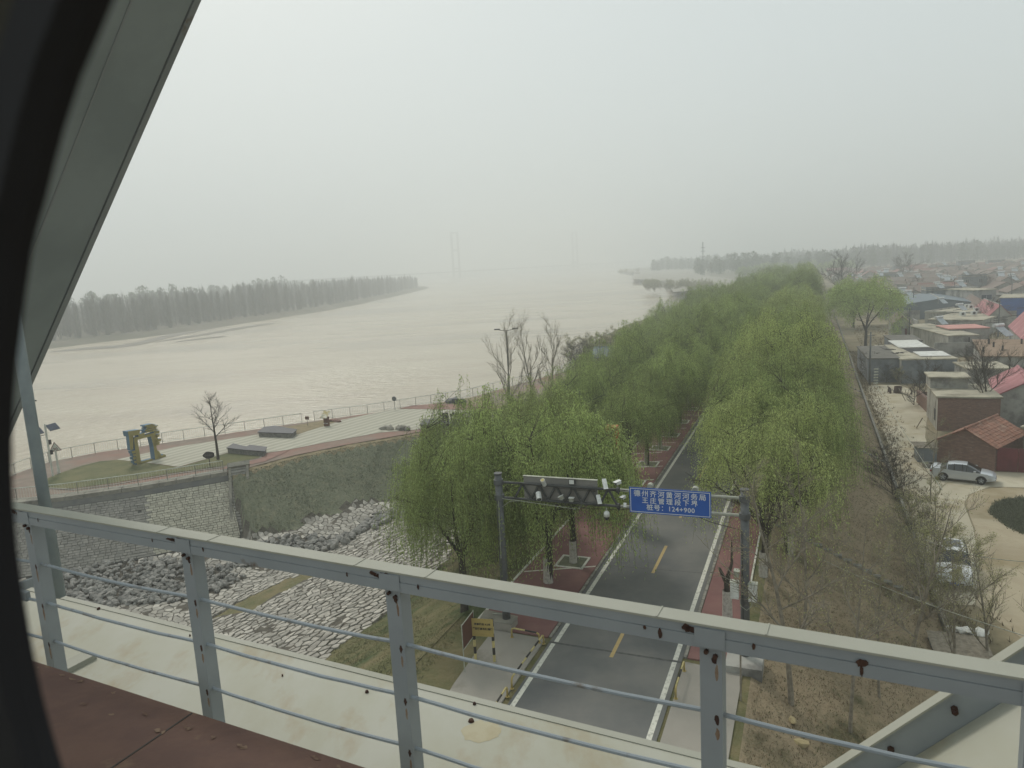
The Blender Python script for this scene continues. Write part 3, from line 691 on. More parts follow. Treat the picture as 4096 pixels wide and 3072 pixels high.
# hand rail ------------------------------------------------------------
OR = 3.40
rl = thing('bridge_railing', 'grey steel bridge railing with pale top beam, rods and rust patches', 'railing', B(-1, OR, HC))
A0, A1 = -9.5, 3.2
m = MB()
m.bx(A0, A1, OR-.005, OR+.11, HR-.012, HR, fB)
m.build('top_flange', M['steel_top'], rl)
m = MB(); m.bx(A0, A1, OR, OR+.008, HR-.062, HR-.0125, fB); m.bx(A0, A1, OR-.004, OR+.012, HR-.128, HR-.0645, fB)
m.build('face_band', M['steel'], rl)
m = MB(); m.bx(A0, A1, OR+.09, OR+.10, HR-.10, HR-.0125, fB); m.build('rear_web', M['steel'], rl)
posts = [-8.35, -6.44, -4.48, -2.64, -.70, .66, 2.6]
for a in posts:
    m = MB()
    m.bx(a-.055, a+.055, OR+.016, OR+.024, HC, HR-.10, fB)          # web facing the train
    m.bx(a-.055, a-.047, OR+.0245, OR+.12, HC, HR-.10, fB); m.bx(a+.047, a+.055, OR+.0245, OR+.12, HC, HR-.10, fB)
    p = m.build('post', M['steel'], rl)
    for dz in (-.150, -.168):
        q = MB(); ax = a+(-.02 if dz == -.150 else .025); q.tube([B(ax, OR+.017, HR+dz), B(ax, OR-.006, HR+dz)], .012, 6); q.build('bolt', M['rust'], p)
    q = MB(); q.bx(a-.075, a+.075, OR-.009, OR-.0045, HR-.12, HR-.02, fB); q.build('joint_plate', M['steel'], p)
for z in (-.50, -.86, -1.22):
    m = MB()
    for i in range(len(posts)-1):
        n = 8; m.tube([B(posts[i]+(posts[i+1]-posts[i])*k/n, OR+.05, HR+z-.02*math.sin(math.pi*k/n)+rnd.uniform(-.003, .003)) for k in range(n+1)], .013, 7)
    m.build('rod', mat('rod_paint', '8A9297', '6F6A64', 5, .55, .68, rough=.6), rl)
def patch(a, z, wa, hz_, seed):
    r = random.Random(seed); n = 14; m = MB()
    P = [B(a+math.cos(6.283*i/n)*wa*r.uniform(.7, 1.15), OR-.0065, z+math.sin(6.283*i/n)*hz_*r.uniform(.6, 1.2)) for i in range(n)]
    m.poly(P); m.build('rust_patch', M['rust'], rl)
for k, a in enumerate(posts[1:5]):
    for q_ in range(3+k % 2): patch(a-.13+.045*q_+rnd.uniform(-.02, .02), HR-.036+rnd.uniform(-.008, .006), rnd.uniform(.02, .055), rnd.uniform(.012, .024), 30+k*7+q_)
    patch(a+.21, HR-.07, .009, .018, 60+k); patch(a-.33, HR-.07, .008, .016, 90+k)
patch(-.02, HR-.06, .028, .022, 5); patch(-.02, HR-.095, .010, .03, 8); patch(-.95, HR-.09, .012, .03, 6)
def pst(a, z, wd_, ln_, seed, mt='rust'):
    r = random.Random(seed); n = 12; m = MB(); m.poly([B(a+math.cos(6.283*i/n)*wd_*r.uniform(.6, 1.2), OR+.0155, z+math.sin(6.283*i/n)*ln_*r.uniform(.7, 1.2)) for i in range(n)]); m.build('rust_streak', M[mt], rl)
M['rust_stain'] = mat('rust_stain', '7A6350', '8B7A68', 8, rough=.9)
for k, a in enumerate(posts[1:5]):
    pst(a+.02, HR-.19, .016, .03, 200+k); pst(a+.03, HR-.26, .010, .05, 210+k, 'rust_stain')
    for zz_ in (-.52, -.88, -1.24): pst(a+.028, HR+zz_, .014, .028, 220+k); pst(a+.03, HR+zz_-.08, .011, .07 if k == 0 else .04, 230+k, 'rust_stain')
for a in (-4.48, -2.64, -.7):
    m = MB(); m.bx(a-.27, a-.262, OR-.007, OR+.112, HR-.0005, HR+.004, fB); m.bx(a+.262, a+.27, OR-.007, OR+.112, HR-.0005, HR+.004, fB); m.build('weld_bead', M['steel_top'], rl)
# rust plate floor of the walkway (inner side), bottom chord
m = MB(); m.bx(-9.5, 3.2, 1.5, 2.94, HB-.02, HB, fB)
wp = thing('walkway_plate', 'rusty brown steel walkway plate inside the railing', 'walkway', B(-3, 2.4, HB)); m.build('plate', M['rust_plate'], wp)
for a in (-6.1, -4.0, -1.9, .2): m = MB(); m.bx(a, a+.012, 1.6, 2.93, HB+.0005, HB+.003, fB); m.build('plate_joint', M['black_paint'], wp)
cd = thing('bottom_chord', 'cream painted steel bottom chord running past the railing', 'bridge girder', B(-1, 4.2, HC))
m = MB(); m.bx(-16, 7, 3.36, 4.83, HC-.02, HC, fB); m.bx(-16, 7, 3.5, 3.53, HC-1.0, HC-.021, fB); m.bx(-16, 7, 4.6, 4.63, HC-1.0, HC-.021, fB)
m.build('top_plate', M['chord'], cd)
m = MB(); m.bx(-16, 7, 4.79, 4.86, HC-.04, HC+.008, fB); m.build('edge_lip', M['steel_top'], cd)
m = MB()
for x, y, r in [(395, 2437, .022), (1468, 2770, .018), (1885, 2886, .026), (1898, 2818, .015), (760, 2545, .01), (1130, 2705, .009)]:
    p = at(x, y, HC); m.tube([p+Vector((0, 0, .001)), p+Vector((0, 0, .02))], [r, r*.7], 8)
m.build('bolt_stub', M['rust'], cd)
m = MB(); r_ = random.Random(4); p = at(1930, 2925, HC)
st_ = mat('ochre_stain', '9D9376', 'A8A188', 3, rough=.7)
p = at(1930, 2925, HC+.001); r_ = random.Random(4)
m.tube([p, p+Vector((0, 0, .001))], .001, 4); ms_ = MB(); n = 26; O_ = [(p.x+math.cos(6.283*i/n)*.16*r_.uniform(.85, 1.15), p.y+math.sin(6.283*i/n)*.13*r_.uniform(.85, 1.15), HC+.0012) for i in range(n)]; ms_.poly(O_); ms_.build('ring_stain', st_, cd)
rf_ = MB()
for k in range(40):
    a_ = rnd.uniform(-5.8, .5); rf_.poly([B(a_+math.cos(6.283*i/9)*.03*rnd.uniform(.2, 1.5), 2.94-rnd.uniform(.02, .3)*0-.05-.09*(k % 3)+math.sin(6.283*i/9)*.014*rnd.uniform(.3, 1.6), HB+.0012+k*.0002) for i in range(9)])
rf_.build('flaked_paint', mat('flaked_paint', '7A6654', '5C463A', 14, rough=.9), wp)
# diagonal truss members
def member(name, label, p_top, p_bot, o_out, width, thick, mt):
    """box member in the truss plane; p_* lie on its lower outer edge"""
    at_, zt_ = p_top.dot(BR), p_top.z; ab_, zb_ = p_bot.dot(BR), p_bot.z
    d = Vector((at_-ab_, zt_-zb_)).normalized(); n_ = Vector((-d.y, d.x))
    if n_.x > 0: n_ = -n_
    t = thing(name, label, 'truss member', B(ab_, o_out-width/2, zb_)); return t, d, n_, ab_, zb_
p1, p2 = onB(806, 0, 4.87), onB(163, 1464, 4.87)
t, d, n_, ab_, zb_ = member('truss_diagonal', 'huge dark grey truss diagonal crossing the upper left corner', p1, p2, 4.87, 1.0, .8, M['steel_dark'])
def mp(u, o, v): return B(ab_+d.x*u+n_.x*v, o, zb_+d.y*u+n_.y*v)
LU = (HC-zb_)/d.y
m = MB(); m.bx(LU-.3, 14, 3.75, 4.80, .012, .82, mp); m.build('box_body', M['steel_dark'], t)
m = MB(); m.bx(LU, 14, 4.81, 4.87, 0, .9, mp); m.build('outer_flange', M['steel'], t)
m = MB(); m.bx(LU, 14, 4.28, 4.295, .004, .0115, mp); m.build('weld_seam', M['steel'], t)
# right diagonal: trough shaped, bright upper face
p1, p2 = onB(4096, 2562, 4.87), onB(3313, 3072, 4.87)
t2, d2, n2, ab2, zb2 = member('truss_gusset', 'white sloping truss member with bolted grey flange in the lower right corner', p1, p2, 4.87, 1.1, .5, M['chord'])
n2 = Vector((-d2.y, d2.x))
def mp2(u, o, v): return B(ab2+d2.x*u+n2.x*v, o, zb2+d2.y*u+n2.y*v)
m = MB(); m.bx(-1.6, 6, 3.62, 4.83, -.5, -.20, mp2); m.build('upper_face', M['chord'], t2)
m = MB(); m.bx(-1.6, 6, 4.835, 4.865, -.5, -.006, mp2); m.build('outer_web', M['steel'], t2)
m = MB(); m.bx(-1.6, 6, 4.80, 4.90, -.0055, .006, mp2); m.build('flange_edge', M['steel_top'], t2)
for u in (-.35, .02, .45, .95, 1.5, 2.1):
    m = MB(); m.tube([mp2(u, 4.834, -.09), mp2(u, 4.79, -.09)], .022, 6); m.tube([mp2(u, 4.79, -.09), mp2(u, 4.77, -.09)], .013, 6); m.build('bolt', M['rust'], t2)
# vertical conduit beside the diagonal
p = onB(240, 2385, 3.85); q = onB(111, 1055, 3.85)
pp = thing('drain_pipe', 'vertical blue-grey pipe standing on the chord at the left end of the railing', 'pipe', p)
m = MB(); m.tube([p, Vector((p.x, p.y, CH+2.5))], .052, 14); m.build('pipe', M['pole'], pp, smooth=True)
m = MB(); a_, o_ = p.dot(BR), p.dot(BO); m.bx(a_-.09, a_+.09, o_-.42, o_+.2, HC+.0, HC+.05, fB); m.build('foot_bracket', M['steel_top'], pp)
m = MB(); m.bx(a_-.03, a_+.26, OR+.02, OR+.06, HR-.88, HR-.80, fB); m.bx(a_-.05, a_-.02, OR+.02, o_, HR-.88, HR-.80, fB); m.build('clamp', M['steel'], pp)
# ================================================================== gantry
S_G = 26.4
pr_ = onS(2980, 2250, S_G); wr = SW(pr_)[1]
pl_ = onS(1998, 2000, S_G); wl_ = SW(pl_)[1]
def G(w, z, ds=0.0): return W(S_G+ds, w, z)
def gz(x, y, ds=0.0): p = onS(x, y, S_G+ds); return SW(p)[1], p.z
gt = thing('camera_gantry', 'dark steel gantry across the road carrying cameras and a blue sign', 'gantry', W(S_G, (wl_+wr)/2, 0))
zu, zl = gz(2960, 1992)[1], gz(2960, 2062)[1]
zul, zll = gz(1998, 1928)[1], gz(1998, 1988)[1]
zu = (zu+zul)/2; zl = (zl+zll)/2
zg = hz(S_G, wl_)
for w_, zb_, zt_, nm in ((wr, -.9, gz(2975, 1960)[1], 1), (wl_, zg-.3, gz(1990, 1895)[1], 2)):
    m = MB(); m.tube([G(w_, zb_), G(w_, zt_)], [.17, .15], 16); p = m.build('column', M['galv'], gt, smooth=True)
    for z in (zu, zl):
        q = MB(); q.tube([G(w_, z-.11), G(w_, z+.11)], .205, 14); q.build('collar', M['galv'], p)
    q = MB(); q.tube([G(w_, zt_), G(w_, zt_+.04)], .18, 14); q.build('cap', M['galv'], p)
wt0 = wl_+.1; wt1 = gz(2470, 2000)[0]; wsg = gz(2517, 1990)[0]
m = MB()
for z in (zu, zl):
    m.tube([G(wt0, z), G(wsg, z)], .055, 8)
m.build('chord_tube', M['truss'], gt)
nb = 6
for i in range(nb):
    a = wt0+.6+(wt1-wt0-.6)*i/nb; b = wt0+.6+(wt1-wt0-.6)*(i+1)/nb; c = (a+b)/2
    m = MB(); m.tube([G(a, zl), G(c, zu)], .05, 5); m.tube([G(c, zu), G(b, zl)], .05, 5); m.build('truss_web', M['truss'], gt)
m = MB()
for z in (zu, zl): m.tube([G(wsg-.35, z), G(wr, z)], .062, 10)
m.build('arm_tube', M['galv_light'], gt)
for z in (zu, zl):
    m = MB(); m.tube([G(wt1-.02, z), G(wt1+.08, z)], .12, 10); m.tube([G(wt1+.04, z-.02), G(wt1+.04, z-.19)], [.1, .02], 4); m.build('flange_joint', M['truss'], gt)
m = MB(); fg = lambda x, y, z: G(x, z, y)
wa, wb = gz(2100, 1940)[0], gz(2385, 1950)[0]
m.bx(wa-.1, wb, .12, .2, zl-.02, zu+.28, fg); m.build('back_board', M['board'], gt)
m = MB(); m.bx(wa-.12, wb+.02, .08, .22, zu+.28, zu+.30, fg); m.build('board_cap', M['galv_light'], gt)
m = MB(); wc = gz(2287, 1934)[0]; m.bx(wc-.13, wc+.13, -.02, .07, zu+.09, zu+.31, fg); fr_ = m.build('flood_light', M['truss'], gt)
m = MB(); m.bx(wc-.10, wc+.10, -.03, -.021, zu+.12, zu+.28, fg); m.build('lens', M['cam_white'], fr_)
# cables sagging along the truss
for k in range(5):
    a0_, a1_ = wt0+rnd.uniform(.1, 2.5), wsg+rnd.uniform(-1.2, .6); zz_ = rnd.choice((zu, zl))+rnd.uniform(-.05, .05)
    m = MB(); m.tube([G(a0_+(a1_-a0_)*t/10, zz_-.12*math.sin(math.pi*t/10)+.02*math.sin(t*2.1+k), -.07) for t in range(11)], .011, 4); m.build('cable', M['black_paint'], gt)
m = MB(); m.tube([G(wr-1.9, zl-.05, -.1), G(wr-1.2, zl-.3, -.12), G(wr-.5, zl-.45, -.1), G(wr-.1, zl-.5, -.15), G(wr-.05, 1.4, -.19)], .014, 5); m.build('cable', M['black_paint'], gt)
m = MB(); a = gz(2010, 2003)[0]; m.tube([G(a, zl-.02, -.1), G(a+.7, zl-.05, -.1), G(a+3.2, zl-.22, -.1)], .014, 5); m.tube([G(a+.02, zl-.38, -.1), G(a+.35, zl-.12, -.1), G(a+.75, zl-.06, -.1)], .014, 5); m.tube([G(a-.1, zl-.1, -.19), G(a-.14, zl-2.6, -.19)], .02, 5); m.build('cable', M['galv_light'], gt)
# control boxes on the right column
for (x, y, ww_, hh_, ds) in ((2940, 2355, .3, .62, -.05), (3012, 2365, .3, .66, -.05), (2948, 2290, .18, .2, -.05)):
    w_, z_ = gz(x, y); m = MB(); m.bx(w_-ww_/2, w_+ww_/2, -.16+ds, .1+ds, z_-hh_/2, z_+hh_/2, fg); b_ = m.build('control_box', M['cam_white'] if hh_ > .3 else M['galv_light'], gt)
    m = MB(); m.bx(w_-ww_/2-.02, w_+ww_/2+.02, -.18+ds, .12+ds, z_+hh_/2, z_+hh_/2+.03, fg); m.build('lid', M['galv_light'], b_)
m = MB(); w_, z_ = gz(2975, 2400); m.tube([G(w_-.12, z_+.1, -.15), G(w_-.1, z_-.15, -.2), G(w_+.12, z_-.3, -.2), G(w_+.3, z_-.1, -.2), G(w_+.3, z_+.1, -.15)], .013, 5); m.build('cable', M['galv_light'], gt)
# blue sign
TL, TR, BRc, BL = [onS(x, y, S_G-.12) for x, y in ((2516, 1946), (2844, 1971), (2845, 2075), (2520, 2047))]
w0s, w1s = (SW(TL)[1]+SW(BL)[1])/2, (SW(TR)[1]+SW(BRc)[1])/2; z1s, z0s = (TL.z+TR.z)/2, (BL.z+BRc.z)/2
sg = thing('road_sign', 'blue rectangular sign with white Chinese text and 124+900 on the gantry', 'sign', W(S_G-.12, (w0s+w1s)/2, z0s))
fs = lambda x, y, z: W(S_G-.12+y, x, z)
m = MB(); m.bx(w0s, w1s, 0, .03, z0s, z1s, fs); m.build('panel', M['sign_blue'], sg)
m = MB(); b_ = .035; t_ = .022
for (x0, x1, y0, y1) in ((w0s+b_, w1s-b_, z1s-b_-t_, z1s-b_), (w0s+b_, w1s-b_, z0s+b_, z0s+b_+t_), (w0s+b_, w0s+b_+t_, z0s+b_+t_, z1s-b_-t_), (w1s-b_-t_, w1s-b_, z0s+b_+t_, z1s-b_-t_)):
    m.bx(x0, x1, -.003, -.0005, y0, y1, fs)
m.build('border', M['sign_white'], sg)
wc, hs_ = (w0s+w1s)/2, z1s-z0s; ws_ = w1s-w0s
X_, Y_, Z_ = RN, Vector((0, 0, 1)), -RD
for body, zc_, sz, dx, sp in (('德州齐河黄河河务局', z0s+hs_*.76, .265, 0, 1.3), ('王庄管理段下界', z0s+hs_*.50, .25, 0, 1.45), ('桩号：124+900', z0s+hs_*.235, .26, .03, 1.08)):
    o = text('lettering', body, sz, M['sign_white'], basis(X_, Y_, Z_, W(S_G-.126, wc+dx, zc_)), sg, .001, .003, sp)
for i, (x, y) in enumerate(((2600, 1946), (2780, 1960))):
    w_, z_ = gz(x, y); m = MB(); m.tube([G(w_, z_, -.06), G(w_, z_, .16)], [.11, .12], 12); m.build('fixing_clamp', M['galv_light'], sg)
# cameras: (centre px, length, tilt, kind, label)
def bullet(x, y, L, yaw, pitch, label, h=.13, w=.15, round_=False, zb=None):
    p = onS(x, y, S_G-.2); t = thing('security_camera', label, 'camera', p, group='cameras mounted on the gantry')
    f = (-RD*math.cos(yaw)+RN*math.sin(yaw)); f = (f*math.cos(pitch)+Vector((0, 0, -math.sin(pitch)))).normalized(); s_ = f.cross(Vector((0, 0, 1))).normalized(); u = s_.cross(f)
    fr = lambda a, b, c: p+s_*a+f*b+u*c
    m = MB()
    if round_: m.tube([fr(0, -L/2, 0), fr(0, L/2, 0)], w*.55, 14)
    else:
        m.bx(-w/2, w/2, -L/2, L/2-.03, -h/2, h/2, fr)
        m.bx(-w/2-.012, w/2+.012, -L/2-.01, L/2+.03, h/2, h/2+.012, fr)
    m.build('housing', M['cam_white'], t, smooth=False)
    m = MB()
    if round_: m.tube([fr(0, L/2, 0), fr(0, L/2+.006, 0)], w*.45, 12)
    else: m.bx(-w/2+.02, w/2-.02, L/2-.029, L/2-.02, -h/2+.015, h/2-.02, fr)
    m.build('lens_window', M['car_glass'] if not (round_ and pitch < 0) else M['yellow_pale'], t)
    m = MB(); m.tube([fr(0, -L*.2, -h/2), fr(0, -L*.2, -h/2)+Vector((0, 0, -.12))+RD*.15], .02, 6); m.build('bracket', M['truss'], t)
    return t
bullet(2419, 1938, .42, .5, .75, 'long white box camera tilted steeply down above the orange pillar joint', .12, .14)
bullet(2395, 2000, .38, .5, .7, 'white box camera on the lower tube just left of the sign', .12, .13)
bullet(2174, 1930, .34, 0, -.9, 'white cylindrical lamp pointing up from the left part of the truss', .14, .16, True)
bullet(2155, 1985, .34, .45, .6, 'thick white tube camera hanging low on the left part of the truss', .16, .2, True)
bullet(2470, 1931, .26, -.6, .15, 'small white camera standing on the upper tube beside the sign corner', .12, .15)
bullet(2492, 1990, .18, -.5, .2, 'small pale camera in the gap between truss joint and sign', .09, .13)
bullet(2500, 2023, .2, .2, .45, 'tiny white camera below the lower tube at the sign edge', .09, .09)
def domecam(x, y, r, label, dark):
    p = onS(x, y, S_G-.15); t = thing('dome_camera', label, 'camera', p, group='cameras mounted on the gantry')
    m = MB(); m.tube([p+Vector((0, 0, .0)), p+Vector((0, 0, r*1.1)), p+Vector((0, 0, r*1.7)), p+Vector((0, 0, r*2))], [r, r*1.02, r*.8, r*.3], 14); m.build('housing', M['cam_white'], t, smooth=True)
    m = MB(); m.tube([p, p-Vector((0, 0, r*.6)), p-Vector((0, 0, r*1.1)), p-Vector((0, 0, r*1.35))], [r*.82, r*.8, r*.55, r*.1], 14); m.build('dome', M['car_glass'] if dark else M['cam_white'], t, smooth=True)
    m = MB(); m.tube([p+Vector((0, 0, r*2)), p+Vector((0, 0, r*3))], r*.25, 6); m.build('hanger', M['galv_light'], t)
domecam(2427, 2066, .115, 'round dome camera with dark globe hanging below the truss joint', True)
def boxcam(x, y, s_, rz, label):
    p = onS(x, y, S_G-.15); t = thing('sensor_box', label, 'camera', p, group='cameras mounted on the gantry')
    rot = Matrix.Rotation(rz, 3, 'Y'); Rb = Matrix((RN, RD, Vector((0, 0, 1)))).transposed()
    fr = lambda a, b, c: p+Rb @ (rot @ Vector((a, b, c)))
    m = MB(); m.bx(-s_*.42, s_*.42, -.05, .05, -s_*.45, s_*.3, fr); m.build('box', M['galv_light'], t)
    m = MB(); m.bx(-s_*.55, s_*.55, -.08, .08, s_*.3, s_*.45, fr); m.build('lid', M['cam_white'], t)
boxcam(2286, 1998, .19, 0, 'square white sensor box under the middle of the truss')
boxcam(2246, 1990, .19, -.5, 'tilted white sensor box under the truss, left of the square one')
# orange pillar sign
pb = at(2440, 2072, .03)
ps = thing('pillar_sign', 'tall orange-red pillar sign with white vertical characters among the willows', 'pillar sign', pb)
fp = lambda x, y, z: pb+RN*x+RD*y+Vector((0, 0, z))
m = MB(); m.bx(-.10, .58, 0, .5, 0, 5.6, fp); m.build('body', M['orange'], ps)
m = MB(); m.bx(-.72, .28, -.06, -.002, .9, 5.5, fp); m.build('face_board', M['orange_dull'], ps)
m = MB(); m.bx(-.85, .72, -.3, .7, -.02, .1, fp); m.build('base', M['coping'], ps)
for i, chh in enumerate('黄河入海廊'):
    text('character', chh, .62, M['sign_white'], basis(RN, Vector((0, 0, 1)), -RD, fp(.0, -.075, 4.55-i*.66)), ps, .004, .008)
# ------------------------------------------------------------------ things beside the road near the bridge
# yellow height-limit board on two striped posts
pbL, pbR = at(1903, 2640, .03), at(1978, 2645, .03)
by = thing('warning_board', 'yellow warning board on two black and yellow striped posts beside the road', 'sign', pbL)
ux = (pbR-pbL).normalized(); LB_ = (pbR-pbL).length
for p in (pbL, pbR):
    hgt = 1.75; n = 6
    for i in range(n):
        m = MB(); m.tube([p+Vector((0, 0, hgt*i/n)), p+Vector((0, 0, hgt*(i+1)/n))], .055, 10); m.build('post_band', M['yellow_pale'] if i % 2 == 0 else M['black_paint'], by)
uy = Vector((-ux.y, ux.x, 0))
fy = lambda x, y, z: pbL+ux*x+uy*y+Vector((0, 0, z))
m = MB(); m.bx(-.05, LB_+.05, -.07, -.057, 1.05, 1.78, fy); m.build('board', M['yellow'], by)
for k, (body, z) in enumerate((('限高标志 4.5米', 1.55), ('严禁超高车辆通行', 1.36))):
    text('lettering', body, .1, M['black_paint'], basis(ux, Vector((0, 0, 1)), -uy, fy(LB_/2, -.075, z)), by, .001, .003)
# thin brown notice panel on a frame
q0, q1 = at(1860, 2705, -.1), at(1905, 2640, -.05); q0 = at(1860, 2705, -.15)
nb_ = thing('notice_panel', 'brown notice panel in a thin metal frame behind the yellow board', 'notice board', q0)
un = (q1-q0).normalized(); Ln = (q1-q0).length
fn = lambda x, y, z: q0+un*x+Vector((-un.y, un.x, 0))*y+Vector((0, 0, z))
for x in (0, Ln): m = MB(); m.tube([fn(x, 0, 0), fn(x, 0, 2.1)], .02, 6); m.build('post', M['galv_light'], nb_)
m = MB(); m.bx(.02, Ln-.02, -.01, .01, 1.1, 2.05, fn); m.build('panel', M['brown_board'], nb_)
for z in (2.06, 1.06): m = MB(); m.tube([fn(0, 0, z), fn(Ln, 0, z)], .018, 6); m.build('frame_bar', M['galv_light'], nb_)
# concrete footing block
c = [at(1920, 2478, .35), at(2045, 2499, .35), at(2070, 2466, .35), at(1942, 2440, .35)]
m = MB(); c0 = [Vector((p.x, p.y, -.4)) for p in c]; m.ring(c0, c); m.poly(c)
cb = thing('concrete_block', 'square concrete footing block on the left verge of the road', 'concrete block', (sum(c, Vector())/4)-Vector((0, 0, .6))); m.build('block', M['concrete'], cb)
c2 = [p+(p-sum(c, Vector())/4)*.03+Vector((0, 0, .02)) for p in c]; m = MB(); m.ring([p-Vector((0, 0, .02)) for p in c2], c2); m.poly(c2); m.build('top_slab', M['coping'], cb)
fb = thing('concrete_footing', 'dark square concrete footing under the right gantry column', 'footing', W(26.0, wr, 0)); m = MB(); m.bx(25.45, 26.75, wr-.65, wr+.65, -.4, .28, lambda x, y, z: W(x, y, z)); m.build('block', M['plaster'], fb)
sp_ = at(1990, 2457, .39)
m = MB(); m.bx(-.22, .25, -.02, .02, 0, .04, lambda x, y, z: sp_+ux*x+uy*y+Vector((0, 0, z))); tag(m.build('metal_strip', M['galv_light'], org=sp_-Vector((0, 0, .0))), 'short pale metal strip lying on the concrete footing block', 'metal bar')
# striped pipe barriers
def barrier(P, label, h=.42, r=.035, seg=.42):
    P = [Vector(p) for p in P]; t = thing('pipe_barrier', label, 'barrier', P[0], group='black and yellow pipe barriers beside the road')
    a, b = P[0], P[-1]; L = (b-a).length; d_ = (b-a).normalized(); up = Vector((0, 0, 1))
    path = [a, a+up*(h-.1), a+up*(h-.03)+d_*.03, a+up*h+d_*.1]
    n = max(2, int((L-.2)/seg)); xs = [.1+(L-.2)*i/n for i in range(n+1)]
    for e_, sgn in ((a, 1), (b, -1)):
        m = MB(); m.tube([e_, e_+up*(h-.12), e_+up*(h-.04)+d_*.03*sgn, e_+up*h+d_*.11*sgn], r, 8); m.build('leg', M['yellow'], t, smooth=True)
        m = MB(); m.tube([e_, e_+up*.02], r*2.1, 10); m.build('foot_plate', M['yellow'], t)
    for i in range(n):
        m = MB(); m.tube([a+up*h+d_*xs[i], a+up*h+d_*xs[i+1]], r, 8); m.build('bar_band', M['yellow_pale'] if i % 2 == 0 else M['black_paint'], t, smooth=True)
barrier([at(2048, 2549, .03), at(2158, 2571, .03)], 'short striped pipe barrier across the end of the left concrete apron')
barrier([at(2175, 2576, .03), at(2048, 2755, .03)], 'long striped pipe barrier along the left kerb, nearest the red paving')
barrier([at(2030, 2788, .03), at(1925, 2960, .03)], 'striped pipe barrier partly hidden by the cream girder')
barrier([at(2737, 2684, .03), at(2703, 2795, .03)], 'striped pipe barrier on the right concrete apron')
# stones on the right verge
for x, y, r, lb_ in ((3171, 2874, .2, 'yellowish boulder at the foot of the thick bare tree'), (3208, 2947, .22, 'yellowish boulder in the dark grass patch by the white girder')):
    p = at(x, y, -.5); s_, w_ = SW(p); m = MB(); rock(m, W(s_, w_, slope_z(w_)+.08), r, .6); tag(m.build('boulder', M['sand_stone'], org=W(s_, w_, slope_z(w_))), lb_, 'stone')
p = at(2963, 2810, -.1); ml = MB(); ml.tube([p, p+Vector((0, 0, 1.9))], .03, 6); tag(ml.build('marker_post', M['bark_grey'], org=p), 'thin dark post on the dry verge right of the road', 'post')
# ================================================================== riverside plaza
def railing(name, label, P, top_mat, h=1.15, step=2.2, bal=.22):
    t = thing(name, label, 'railing', P[0]); d_ = [0]
    for a, b in zip(P, P[1:]): d_.append(d_[-1]+(b-a).length)
    def ev(u):
        for i in range(len(P)-1):
            if u <= d_[i+1] or i == len(P)-2: return P[i]+(P[i+1]-P[i])*((u-d_[i])/(d_[i+1]-d_[i]))
    n = int(d_[-1]/step); zz = Vector((0, 0, 1)); pts_ = [ev(d_[-1]*i/(n*2)) for i in range(n*2+1)]
    m = MB(); m.tube([p+zz*h for p in pts_], .04, 6); m.build('top_rail', top_mat, t)
    m = MB(); m.tube([p+zz*.12 for p in pts_], .025, 5); m.build('bottom_rail', top_mat, t)
    for i in range(n+1):
        p = ev(d_[-1]*i/n); m = MB(); m.tube([p-zz*.08, p+zz*h], .03, 6); m.build('post', M['rail_dark'], t)
    m = MB(); k = int(d_[-1]/bal)
    for i in range(k):
        p = ev(d_[-1]*(i+.5)/k); m.tube([p+zz*.12, p+zz*h], .0095, 3, cap=False)
    tag(m.build('balusters', M['rail_white'], t), kind='stuff')
far = [Vector((p.x, p.y, ZP)) for p in far_rail]
gap1, gap2 = at(1208, 1690, ZP), at(1258, 1682, ZP)
idx = [i for i, p in enumerate(far) if SW(p)[0] > 69.5]
L1 = [far[i] for i in range(0, 5)]
s1_ = SW(gap2)
railing('river_railing', 'white railing along the river edge beyond the striped plaza, right of the gap', far[:4]+[gap2], M['rail_white'])
railing('river_railing', 'white railing curving round the left tip of the plaza', [gap1]+far[5:11], M['rail_white'])
railing('promenade_railing', 'low railing along the top of the masonry wall', far[11:], M['rail_white'], 1.05)
# small red plate in the railing gap
p = at(1228, 1672, ZP+1.0); m = MB(); m.bx(-.28, .28, -.01, .01, -.2, .2, lambda x, y, z: p+RN*x+RD*y+Vector((0, 0, z))); rp = thing('red_plate', 'small dark red plate hanging in the gap of the river railing', 'sign', Vector((p.x, p.y, ZP))); m.build('plate', M['brown_board'], rp)
m = MB(); m.tube([Vector((p.x, p.y, ZP)), p], .025, 5); m.build('post', M['rail_dark'], rp)
# blue and ochre sculpture
sp = at(595, 1845, ZP); v_ = Vector((sp.x-CAM.x, sp.y-CAM.y, 0)).normalized(); r0_ = Vector((v_.y, -v_.x, 0)); dx_ = (r0_*math.cos(R(35))+v_*math.sin(R(35))).normalized(); dy_ = Vector((-dx_.y, dx_.x, 0))
sc_ = thing('gate_sculpture', 'ochre and blue abstract gate-shaped sculpture with square opening', 'sculpture', sp)
k_ = 1.06/ (FPX/((sp-CAM).dot(AF)))       # metres per pixel there
fsx = lambda x, y, z: sp+dx_*x+dy_*y+Vector((0, 0, z))
def slab(name, pts, y0, y1, mf, ms):
    m = MB(); a = [fsx(x*k_, y0, z*k_) for x, z in pts]; b = [fsx(x*k_, y1, z*k_) for x, z in pts]
    m.ring(a, b, 1); m.poly(a, 0); m.poly(b[::-1], 0); m.build(name, [mf, ms], sc_)
Yc, Bc = M['sculpt_y'], M['sculpt_b']
slab('left_pillar', [(-52, 0), (-34, -2), (-36, 92), (-50, 94)], -.12, 0.55, Yc, Bc)
slab('right_pillar', [(24, -4), (54, -8), (40, 20), (36, 50), (48, 62), (46, 92), (20, 92), (25, 50)], -.12, 0.55, Yc, Bc)
slab('lintel', [(-50, 92), (40, 92), (42, 102), (-48, 103)], -.12, 0.55, Yc, Bc)
